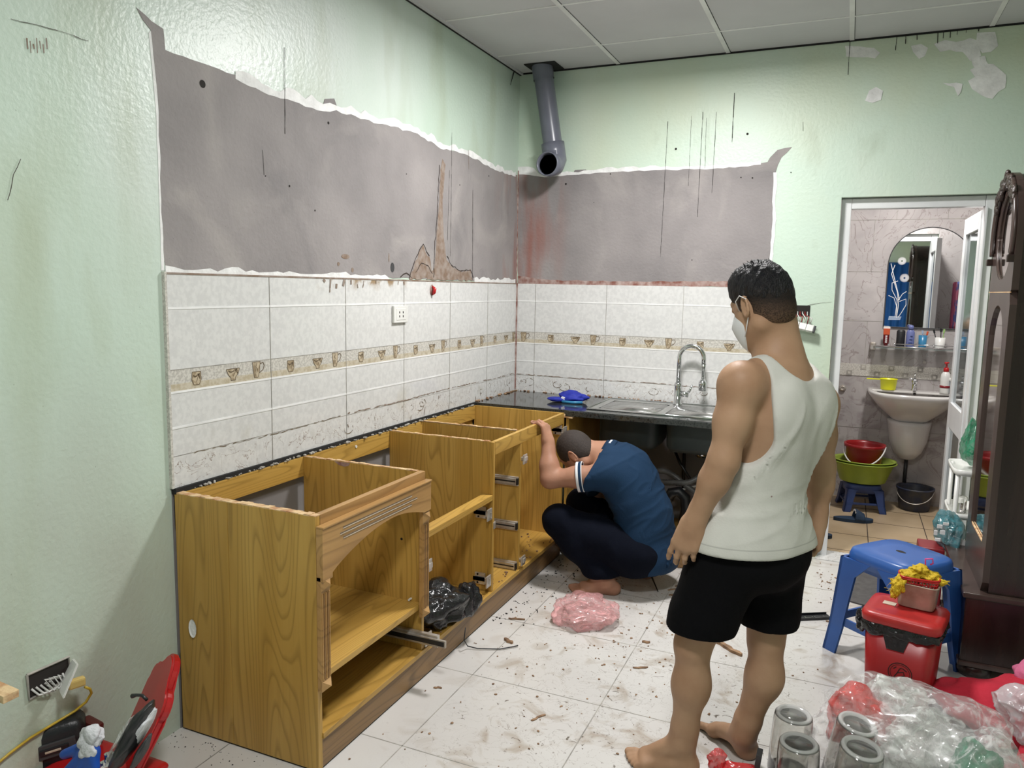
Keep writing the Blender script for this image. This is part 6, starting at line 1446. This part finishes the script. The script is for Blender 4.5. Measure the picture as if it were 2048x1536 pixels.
def foot(sd, ankle, heel, toe, side, s=1.0):
    """bare foot on the floor; heel and toe are floor points; side: direction of the big toe (+1 left of heel-to-toe)"""
    a = np.array(ankle); h = np.array(heel); t = np.array(toe); h[2] = t[2] = 0
    d = unit(t-h); L = np.linalg.norm(t-h); l = np.array([-d[1], d[0], 0])*side; z = V3(0, 0, 1)
    H_ = h+d*.030*s; sd.ell(H_+z*.027*s, (.034*s, .030*s, .030*s), np.array([d, l, z]), .015)
    sd.cone(a, H_+z*.030*s, .033*s, .027*s, .025); sd.ell(a-z*.012, (.030*s, .034*s, .022*s), np.array([d, l, z]), .012)
    ball = h+d*L*.70; sd.cone(a-z*.02+d*.01, ball+l*.012*s+z*.026*s, .032*s, .022*s, .03)
    sd.cone(H_+z*.024, ball-l*.018*s+z*.019*s, .026*s, .018*s, .02); sd.cone(ball+l*.026*s+z*.021*s, ball-l*.028*s+z*.016*s, .021*s, .016*s, .015)
    for i, (lt, r, e) in enumerate(((.031, .0130, 1.0), (.012, .0090, .985), (-.004, .0085, .955), (-.019, .0080, .91), (-.032, .0075, .86))):
        st = ball+l*lt*s*.9+z*.015*s+d*.01; en = h+d*(L*e-.010)+l*lt*s*1.03+z*(r*s*.95+.001); mid = (st+en)/2+z*.005*s
        sd.cone(st, mid, r*s*1.05, r*s*.88, .006); sd.cone(mid, en, r*s*.88, r*s, .0045)
def head(sd, c, A, s=1.0, hide_face=False):
    """c: centre of the skull; rows of A = forward, right, up of the head"""
    f, r, u = A
    sd.ell(c+u*.012*s, (.086*s, .069*s, .098*s), A, .02)              # cranium
    sd.ell(c-f*.020*s+u*.010*s, (.070*s, .068*s, .084*s), A, .02)
    sd.ell(c+f*.030*s-u*.045*s, (.056*s, .056*s, .066*s), A, .03)     # face
    sd.cone(c+f*.052*s-u*.098*s, c-f*.020*s-u*.070*s+r*.046*s, .026*s, .022*s, .025); sd.cone(c+f*.052*s-u*.098*s, c-f*.020*s-u*.070*s-r*.046*s, .026*s, .022*s, .025)  # jaw
    sd.cone(c+f*.086*s+u*.002*s, c+f*.104*s-u*.036*s, .008*s, .013*s, .010)  # nose
    sd.cone(c+f*.080*s+u*.020*s+r*.030*s, c+f*.080*s+u*.020*s-r*.030*s, .010*s, .010*s, .012)  # brow
    for q in (-1, 1):
        sd.ell(c+f*.082*s+r*q*.030*s+u*.001*s, (.012*s, .014*s, .009*s), A, .005, 's')
        sd.ell(c+f*.076*s+r*q*.030*s+u*.001*s, (.012*s, .013*s, .010*s), A, .004)
        e = c-f*.004*s+r*q*.070*s-u*.014*s                               # ear: rim, bowl, lobe
        EA = np.array([unit(f*.92-r*q*-.0-u*.25), unit(r*q-f*.35), u])
        n = 12; pts = [e-f*.004*s+(-f*math.cos(2*math.pi*k/n)*.016+u*math.sin(2*math.pi*k/n)*.029)*s+r*q*(.010+.007*math.cos(2*math.pi*k/n))*s for k in range(n+1)]
        sd.ell(e+r*q*.002*s, (.015*s, .006*s, .028*s), A, .008); sd.chain(pts, [.0046*s]*(n+1), .004)
    sd.cone(c+f*.090*s-u*.062*s+r*.016*s, c+f*.090*s-u*.062*s-r*.016*s, .007*s, .007*s, .006)  # lips
    sd.cone(c+f*.098*s-u*.0625*s+r*.018*s, c+f*.098*s-u*.0625*s-r*.018*s, .0022*s, .0022*s, .002, 's')
def body(nm, parent, parts, lo, hi, h, m, disp=None):
    sd = SDF(lo, hi, h); parts(sd); return solid(nm, sd, m, parent, disp)

# ---- standing person in a white vest and black shorts
YT = -2.12
def stand():
    fT = unit((-.86, .51, 0)); rT = unit((.51, .86, 0)); zz = V3(0, 0, 1)
    P_ = thing('person', 'person standing with their back to the viewer, white vest, black shorts, face mask, bare feet', 'person', (1.58, -2.10, 0))
    # joints
    pel = px(1512, 1085, YT); wai = px(1522, 965, YT); che = px(1556, 838, YT+.02); nk0 = px(1563, 740, YT+.02); nk1 = px(1545, 655, YT+.04)
    shL = px(1483, 762, YT-.125); shR = px(1634, 800, YT+.16)
    elL = px(1447, 922, YT-.16); wrL = px(1391, 1040, YT-.15)
    elR = px(1641, 935, YT+.20); wrR = px(1633, 1044, YT+.16)
    hpL = px(1450, 1120, YT-.07); hpR = px(1543, 1115, YT+.08)
    knL = px(1386, 1288, YT-.09); knR = px(1532, 1278, YT+.07)
    cfL = px(1378, 1368, YT-.08); cfR = px(1524, 1352, YT+.065)
    anL = px(1368, 1474, YT-.07); anR = px(1489, 1462, YT+.07)
    hcc = px(1524, 606, YT+.03)
    fH = unit((-.80, .60, -.36)); AH = axes(fH)
    TA = np.array([fT, rT, zz]); tl = unit(che-wai)
    def torso(sd, off=0, low=False):
        A = TA
        sd.ell(che, (.105, .152, .135), A, .04, off=off)
        sd.ell(che-fT*.018+zz*.02-rT*.060, (.080, .080, .125), A, .04, off=off); sd.ell(che-fT*.018+zz*.02+rT*.060, (.080, .080, .125), A, .04, off=off)
        sd.ell((che+wai)/2, (.094, .135, .125), A, .04, off=off)
        sd.ell(wai, (.092, .128, .11), A, .04, off=off)
        sd.ell(wai*.45+pel*.55, (.105, .145, .10), A, .04, off=off)
        sd.ell(pel, (.118, .155, .105), A, .04, off=off)
        sd.ell(pel-fT*.035-rT*.065-zz*.01, (.082, .080, .085), A, .03, off=off); sd.ell(pel-fT*.035+rT*.065-zz*.01, (.082, .080, .085), A, .03, off=off)
    def yoke(sd, off=0):
        sd.cone(nk0-zz*.03, shL-zz*.006, .068, .050, .035, off=off); sd.cone(nk0-zz*.03, shR-zz*.006, .066, .050, .035, off=off)
        sd.cone(nk0+zz*.012, shL*.55+nk0*.45+zz*.012, .052, .036, .03, off=off); sd.cone(nk0+zz*.012, shR*.55+nk0*.45+zz*.012, .052, .036, .03, off=off)
    def arms(sd):
        for q, sh, el, wr in ((0, shL, elL, wrL), (1, shR, elR, wrR)):
            sd.ell(sh-zz*.012, (.056, .056, .062), None, .03); m = sh*.5+el*.5
            sd.chain([sh-zz*.02, m+(el-sh)*.0, el], [.053, .046, .038], .03)
            fm = el*.68+wr*.32; sd.chain([el, fm, wr], [.040, .0385, .0255], .025)
    def legs(sd, off=0):
        for hp, kn, cf, an in ((hpL, knL, cfL, anL), (hpR, knR, cfR, anR)):
            sd.chain([hp, hp*.5+kn*.5, kn], [.090, .074, .051], .03, off=off)
            sd.chain([kn, cf-fT*.006, an+(an-cf)*-.18, an+zz*.012], [.045, .050, .0355, .031], .03)
            sd.ell(cf-fT*.016+(kn-cf)*.12, (.038, .041, .075), TA, .03)
    def b(sd):
        torso(sd, -.004); yoke(sd); arms(sd); legs(sd)
        # shoulder blades and spine furrow
        sd.ell(che-fT*.075-rT*.070+zz*.045, (.030, .050, .065), TA, .03); sd.ell(che-fT*.075+rT*.070+zz*.045, (.030, .050, .065), TA, .03)
        sd.chain([nk0-zz*.02, nk0*.5+nk1*.5, nk1], [.064, .060, .060], .03); sd.cone(nk1, hcc-AH[0]*.028-AH[2]*.03, .060, .058, .03)
        head(sd, hcc, AH, .96)
        foot(sd, anL, px(1394, 1537, YT-.06)*V3(1, 1, 0), V3(*up(1247, 1521, 2, 0)), -1, .98)
        foot(sd, anR, V3(*up(1506, 1522, 2, 0)), V3(*up(1412, 1450, 2, 0)), 1, .98)
        hand(sd, wrL, unit(px(1367, 1098, YT-.17)-wrL), fT*.35+rT*.75, -1, 1.0, (.40, .50, .58, .62), thumb=unit(fT*.10+(px(1405, 1110, YT-.12)-wrL)*6))
        hand(sd, wrR, unit(px(1624, 1092, YT+.16)-wrR), -rT*.8+fT*.3, 1, .95, (.6, .7, .75, .8))
    body('body', P_, b, (1.18, -2.52, -.02), (2.08, -1.72, 1.62), .0046, M['skin'])
    # vest
    sd = SDF((1.30, -2.50, .48), (2.0, -1.75, 1.40), .005)
    torso(sd, .011)
    hem = px(1508, 1097, YT); 
    sd.cone(hem+zz*.05, hem-zz*.02, .05, .05, .05); sd.ell(hem+zz*.0, (.137, .172, .16), TA, .04); sd.cone(hpL+zz*.04, hpL-zz*.10, .116, .119, .05); sd.cone(hpR+zz*.04, hpR-zz*.10, .102, .102, .05)
    sd.cone(nk0-zz*.035, shL-zz*.012, .071, .052, .035, off=.006); sd.cone(nk0-zz*.035, shR-zz*.012, .069, .052, .035, off=.006)
    sd.ell(che-fT*.078-rT*.066+zz*.045, (.034, .056, .068), TA, .03, off=.004); sd.ell(che-fT*.078+rT*.066+zz*.045, (.034, .056, .068), TA, .03, off=.004)
    sd.cone(nk0+zz*.0, shL*.45+nk0*.55+zz*.006, .055, .040, .03, off=.004); sd.cone(nk0+zz*.0, shR*.45+nk0*.55+zz*.006, .055, .040, .03, off=.004)
    # armholes and neckline
    for sh, q in ((shL, -1), (shR, 1)):
        top = sh-rT*q*.008+zz*.09; lowp = che+rT*q*.172-zz*.035-fT*.02
        sd.cone(top+rT*q*.045, lowp+rT*q*.005, .085, .080, .01, 's')
        sd.cone(sh+rT*q*.05, sh-zz*.16+rT*q*.06, .11, .085, .01, 's')
    sd.ell(nk0+zz*.060-fT*.050, (.105, .080, .085), TA, .01, 's'); sd.ell(nk0+zz*.07+fT*.06, (.10, .085, .15), TA, .01, 's')
    hz0 = px(1500, 1112, YT-.13)[2]; sd.half(V3(0, 0, hz0)+hem*V3(1, 1, 0), -zz)
    sd.half(nk0+zz*.09, zz)
    overlay(M['tank'], (.33, .325, .30), 1, -2, -1, box=(None, None, (float(hz0)+.026, float(hz0)+.031)), soft=.002, fac=.7)
    def fold(p):
        q = (np.array(p)-pel); a = q@rT; z = q[2]
        k = max(0, min(1, (z-.05)/.2))*max(0, min(1, (.44-z)/.10)); n1 = noise.noise(Vector((a*26+z*6, z*3.5, 2)))
        n2 = 1-abs(noise.noise(Vector((a*12-z*4, z*2.4, 7))))*2
        w = 1-abs(noise.noise(Vector((a*3+1, z*16-a*5, 4))))*2; kw = math.exp(-((z-.12)/.06)**2)
        return .0030*n1*k+.0100*(max(0, n2)**4)*k+kw*.008*(max(0, w)**3)+.003*noise.noise(Vector((a*7, z*7, 1)))
    solid('vest', sd, M['tank'], P_, fold)
    # hem line and neck binding
    # shorts
    sd = SDF((1.20, -2.50, .25), (2.0, -1.75, .80), .006)
    sd.ell(pel-zz*.0, (.122, .160, .12), TA, .04, off=.006)
    sd.ell(pel-fT*.035-zz*.03, (.095, .135, .09), TA, .03, off=.008)
    for hp, kn, q in ((hpL, knL, -1), (hpR, knR, 1)):
        m = hp*.35+kn*.65; ss = .96 if q < 0 else .90; sd.cone(hp-rT*q*.006, m, .112*ss, .098*ss, .03); sd.cone(m, kn*1.10-hp*.10, .098*ss, .092*ss, .02)
    hl = px(1412, 1275, YT-.09); hr = px(1536, 1270, YT+.07)
    hz = px(1440, 1298, YT-.19)[2]; sd.half(V3(0, 0, px(1500, 1112, YT-.13)[2]+.012), zz)
    # cut each leg at its own hem
    sd.half(V3(0, 0, hz)+knL*V3(1, 1, 0), unit(-zz-rT*.06))
    solid('shorts', sd, M['shorts'], P_, lambda p: .004*noise.noise(Vector((p.x*9, p.y*9, p.z*3)))+.002*noise.noise(Vector((p.x*25, p.y*25, p.z*8))))
    # hair: dark top, clipped sides
    f, r, u = AH
    sd = SDF(hcc-.17, hcc+.17, .004)
    sd.ell(hcc+u*.018, (.088, .0705, .101), AH, .02); sd.ell(hcc-f*.022+u*.014, (.0725, .0695, .087), AH, .02)
    sd.ell(hcc+u*.062+f*.018, (.072, .058, .058), AH, .02); sd.cone(hcc+u*.078+f*.055, hcc+u*.072-f*.03, .032, .034, .02)
    sd.half(hcc-u*.010-f*.0, unit(-u*1.0+f*.30), .03); overlay(M['hair'], (.026, .019, .014), 180, .42, .56, box=(None, None, (None, float(hcc[2])+.055)), soft=.06); sd.half(hcc+f*.094+u*.03, unit(f*.8-u*.6), .01)
    solid('hair', sd, M['hair'], P_, lambda p: .004*noise.noise(Vector((p.x*70, p.y*70, p.z*22)))+.002*noise.noise(Vector((p.x*160, p.y*160, p.z*50))))
    sd = SDF(hcc-.17, hcc+.17, .004)
    sd.ell(hcc+u*.012, (.0872, .0702, .0992), AH, .02); sd.ell(hcc-f*.020+u*.010, (.0712, .0692, .0852), AH, .02); sd.ell(hcc-f*.040-u*.035, (.050, .058, .05), AH, .02)
    sd.half(hcc+f*.030, unit(f-u*.15)); sd.half(hcc-u*.052, unit(-u+f*.45)); sd.half(hcc+u*.045, u)
    for q in (-1, 1): sd.ell(hcc-f*.002+r*q*.085-u*.022, (.024, .030, .036), AH, .004, 's')
    overlay(M['fade'], (.17, .10, .062), 260, .30, .60, box=(None, None, (None, float(hcc[2])+.015)), soft=.08)
    solid('clipped_hair', sd, M['fade'], P_)
    bm = B(); rnd = random.Random(2)
    for i in range(150):
        a, b_ = rnd.uniform(-.9, 1.0), rnd.uniform(-1, 1); d = unit(u+f*a*.75+r*b_*.65); p0 = hcc+u*.025+d*.083*np.array([1, 1, 1]); tip = p0+unit(d+f*.35+np.array([rnd.uniform(-.4, .4) for _ in range(3)]))*rnd.uniform(.010, .022)
        tube(bm, [Vector(p0), Vector((p0+tip)/2+d*.002), Vector(tip)], [.0016, .0013, .0004], 4)
    o = obj('hair_tufts', bm, M['hair'], P_); o['kind'] = 'stuff'
    # mask with ear loops
    sd = SDF(hcc-.17, hcc+.17, .004)
    sd.ell(hcc+f*.034-u*.047, (.060, .059, .064), AH, .02); sd.cone(hcc+f*.056-u*.092, hcc+f*.07-u*.05, .034, .036, .03); sd.cone(hcc+f*.09-u*.012, hcc+f*.108-u*.04, .010, .014, .02)
    sd.half(hcc+f*.020, -f+u*.05); sd.half(hcc-u*.006, u); sd.half(hcc-u*.130, -u)
    solid('face_mask', sd, M['mask'], P_)
    bm = B()
    for q in (-1, 1):
        ea = hcc-f*.004+r*q*.072-u*.014
        tube(bm, [Vector(hcc+f*.030+r*q*.060-u*.018), Vector(ea+f*.020+u*.022+r*q*.012), Vector(ea+f*.002+u*.033+r*q*.012), Vector(ea-f*.018+u*.018+r*q*.012), Vector(ea-f*.016-u*.018+r*q*.008), Vector(hcc+f*.020+r*q*.060-u*.070), Vector(hcc+f*.034+r*q*.056-u*.088)], .0016, 6)
    obj('ear_loop', bm, M['print'], P_, smooth=True)
    return P_
stand()

# ---- crouching person in a navy polo shirt
def crouch():
    P_ = thing('person', 'person crouching in a navy polo with white trim, one hand on the oak cabinet', 'person', (.98, -.86, 0))
    yc_ = -.83; fT = unit((-1, .10, 0)); rT = unit((.10, 1, 0)); zz = V3(0, 0, 1); TA = np.array([fT, rT, zz])
    pel = px(1290, 1095, yc_); wai = px(1288, 1020, yc_); che = px(1253, 950, yc_); nk0 = px(1212, 912, yc_-.01); nk1 = px(1186, 908, yc_-.015)
    shL = px(1212, 950, yc_-.135); shR = px(1212, 935, yc_+.135)
    elL = px(1100, 958, -1.02); wrL = px(1096, 884, -.955)
    hcc = px(1153, 903, -.86); fH = unit((-.72, .10, -.80)); AH = axes(fH, (-.70, 0, .75))
    knL = px(1118, 1042, -1.0); hpL = px(1270, 1110, -.94); anL = px(1212, 1160, -1.0)
    knR = px(1165, 1005, -.70); hpR = px(1272, 1095, -.74); anR = V3(1.00, -.70, .085)
    def torso(sd, off=0):
        ax = unit(che-wai); B_ = np.array([unit(np.cross(rT, ax)), rT, ax])
        sd.ell(che, (.108, .165, .120), B_, .05, off=off); sd.ell(nk0*.55+che*.45+zz*.0, (.085, .145, .075), B_, .05, off=off)
        sd.ell((che+wai)/2, (.108, .155, .11), B_, .05, off=off); sd.ell(wai, (.112, .148, .10), TA, .05, off=off)
        sd.ell((wai+pel)/2, (.118, .155, .10), TA, .05, off=off); sd.ell(pel, (.122, .165, .105), TA, .05, off=off)
    def legs(sd, off=0, low=True):
        for kn, hp, an in ((knL, hpL, anL), (knR, hpR, anR)):
            sd.chain([hp, hp*.5+kn*.5, kn], [.098, .084, .062], .03, off=off)
            sd.chain([kn, kn*.6+an*.4-zz*.0, an*.85+kn*.15, an], [.058, .060, .042, .034 if off == 0 else .040], .03, off=off)
    def b(sd):
        torso(sd, -.005); legs(sd)
        sd.cone(nk0, shL, .060, .054, .04); sd.cone(nk0, shR, .060, .054, .04)
        sd.chain([nk0+zz*.0, nk1, hcc+(nk0-hcc)*.32], [.062, .057, .056], .03)
        head(sd, hcc, AH, .98)
        m = (shL+elL)/2; sd.chain([shL, m, elL], [.054, .048, .042], .03); fm = elL*.65+wrL*.35; sd.chain([elL, fm, wrL], [.043, .044, .028], .025)
        elR = shR+V3(-.08, .02, -.24); wrR = elR+V3(-.12, .04, -.16); sd.chain([shR, elR], [.054, .042], .03); sd.chain([elR, elR*.6+wrR*.4, wrR], [.042, .040, .026], .02)
        hand(sd, wrR, (-.7, .1, -.7), (-.5, .1, .5), -1, .95)
        # the raised hand folds over the rail
        hd = unit(px(1084, 846, -.93)-wrL)
        hand(sd, wrL, unit(V3(-.25, .1, 1)), unit(V3(-1, .1, -.2)), 1, .98, (.95, 1.0, 1.05, 1.05), thumb=unit(V3(-.35, .95, .55)))
        foot(sd, anL, V3(*up(1238, 1188, 2, 0)), V3(*up(1137, 1183, 2, 0)), -1, 1.0)
        foot(sd, anR, V3(1.07, -.70, 0), V3(.84, -.71, 0), 1, 1.0)
    body('body', P_, b, (.36, -1.22, -.02), (1.36, -.45, .98), .0052, M['skin2'])
    # trousers
    sd = SDF((.55, -1.25, 0), (1.40, -.48, .62), .006)
    legs(sd, .013); sd.ell(pel-zz*.02, (.130, .172, .115), TA, .05, off=.004); sd.ell(pel-zz*.06+fT*-.01, (.115, .155, .085), TA, .04, off=.004)
    for an, kn in ((anL, knL), (anR, knR)): sd.cone(an+(kn-an)*.22, an+(kn-an)*.02, .058, .062, .02)
    sd.half(anL*V3(1, 1, 0)+V3(0, 0, .092), unit(V3(.10, 0, -1)))
    solid('trousers', sd, M['jeans'], P_, lambda p: .006*((1-abs(noise.noise(Vector((p.x*5, p.y*5, p.z*9))))*2)**3)+.003*noise.noise(Vector((p.x*14, p.y*14, p.z*14))))
    # polo shirt
    sd = SDF((.58, -1.25, .12), (1.44, -.44, 1.0), .0055)
    torso(sd, .015); low = px(1300, 1120, yc_); sd.ell(low+zz*.02, (.128, .168, .10), TA, .06, off=.004); sd.ell(px(1262, 1105, yc_-.10), (.05, .08, .07), TA, .05)
    m2 = shL+(elL-shL)*.46
    sd.cone(nk0, shL, .066, .064, .05); sd.cone(nk0, shR, .066, .064, .05)
    sd.cone(shL, m2, .067, .071, .03, off=0); mR = shR+V3(-.08, -.01, -.09); sd.cone(shR, mR, .067, .070, .03)
    d_ = unit(elL-shL); sd.half(m2+d_*.008, unit(d_+V3(-.1, 0, -.55)*.0+d_), .004) if False else None
    ax_ = unit(elL-shL)
    # trim the sleeve end flat
    P0 = m2+ax_*.012
    sl, Pg = sd._blk(P0-.11, P0+.11, .0); dd = np.maximum(-((Pg-P0)@ax_), np.linalg.norm(Pg-(P0+ax_*.06), axis=-1)-.105); sd.g[sl] = np.maximum(sd.g[sl], -dd.astype(np.float32)) if False else np.where((((Pg-P0)@ax_) > 0) & (np.linalg.norm(Pg-P0, axis=-1) < .10), np.maximum(sd.g[sl], ((Pg-P0)@ax_)), sd.g[sl])
    hz = px(1300, 1158, yc_)[2]; sd.half(V3(1.1, -.83, hz+.03), unit(V3(-.30, 0, -1)))
    nd = unit(nk1-nk0); sd.half(nk0+nd*.016+zz*.004, unit(nd+zz*.35))
    def fold(p):
        q = np.array(p)-pel; z = q[2]; a = q@rT; x = q@fT
        n2 = 1-abs(noise.noise(Vector((a*3.5, x*4+z*3, z*9+x*5))))*2
        n3 = 1-abs(noise.noise(Vector((a*9+4, x*6, z*15+x*9))))*2
        return .0065*max(0, n2)**4+.003*max(0, n3)**3+.003*noise.noise(Vector((p.x*9, p.y*9, p.z*9)))
    solid('polo_shirt', sd, M['polo'], P_, fold)
    # collar with stripe, sleeve bands
    def band(c, ax, r1, r2, w, m, nm, e=(1, 1)):
        ax = Vector(ax).normalized(); x, y, _ = frame_of(ax); bm = B()
        def fn(u, v):
            an = 2*math.pi*u; return Vector(c)+ax*w*v+(x*math.cos(an)*e[0]+y*math.sin(an)*e[1])*(r1+(r2-r1)*v)
        sheet(bm, fn, 40, 3, closeu=True); return obj(nm, bm, M[m], P_, smooth=True, solid=.004)
    band(m2+ax_*-.001, ax_, .0712, .0715, .013, 'stripe', 'sleeve_stripe'); band(m2-ax_*.017, ax_, .0720, .0722, .004, 'stripe', 'sleeve_stripe')
    band(m2-ax_*.0135, ax_, .0716, .0718, .013, 'polo', 'sleeve_band')
    cax = unit(nd+zz*.35)
    band(nk0-cax*.020, cax, .092, .072, .048, 'polo', 'collar'); band(nk0+cax*.004, cax, .0845, .0815, .008, 'stripe', 'collar_stripe')
    # cropped hair
    f, r, u = AH
    sd = SDF(hcc-.17, hcc+.17, .004)
    sd.ell(hcc+u*.013, (.0875, .0705, .0995), AH, .02); sd.ell(hcc-f*.020+u*.011, (.0715, .0695, .0857), AH, .02); sd.ell(hcc-f*.040-u*.035, (.050, .058, .05), AH, .02)
    sd.half(hcc+f*.062, unit(f-u*.55)); sd.half(hcc-u*.048, unit(-u+f*.35))
    for q in (-1, 1): sd.ell(hcc+f*.004+r*q*.085-u*.024, (.026, .030, .038), AH, .004, 's')
    solid('cropped_hair', sd, M['buzz'], P_, lambda p: .0012*noise.noise(Vector((p.x*190, p.y*190, p.z*190))))
    return P_
crouch()
# slim black tool leaning behind the crouching person's heel
a = up(1302, 1150, 1, -.72); b = up(1316, 1183, 2, .003)
bm = B(); tube(bm, [a, a.lerp(b, .6), b], [.006, .0035, .0025], 8); tag(obj('screwdriver', bm, M['blackplastic'], smooth=True), 'thin black tool standing on its tip behind the crouching person', 'tool')
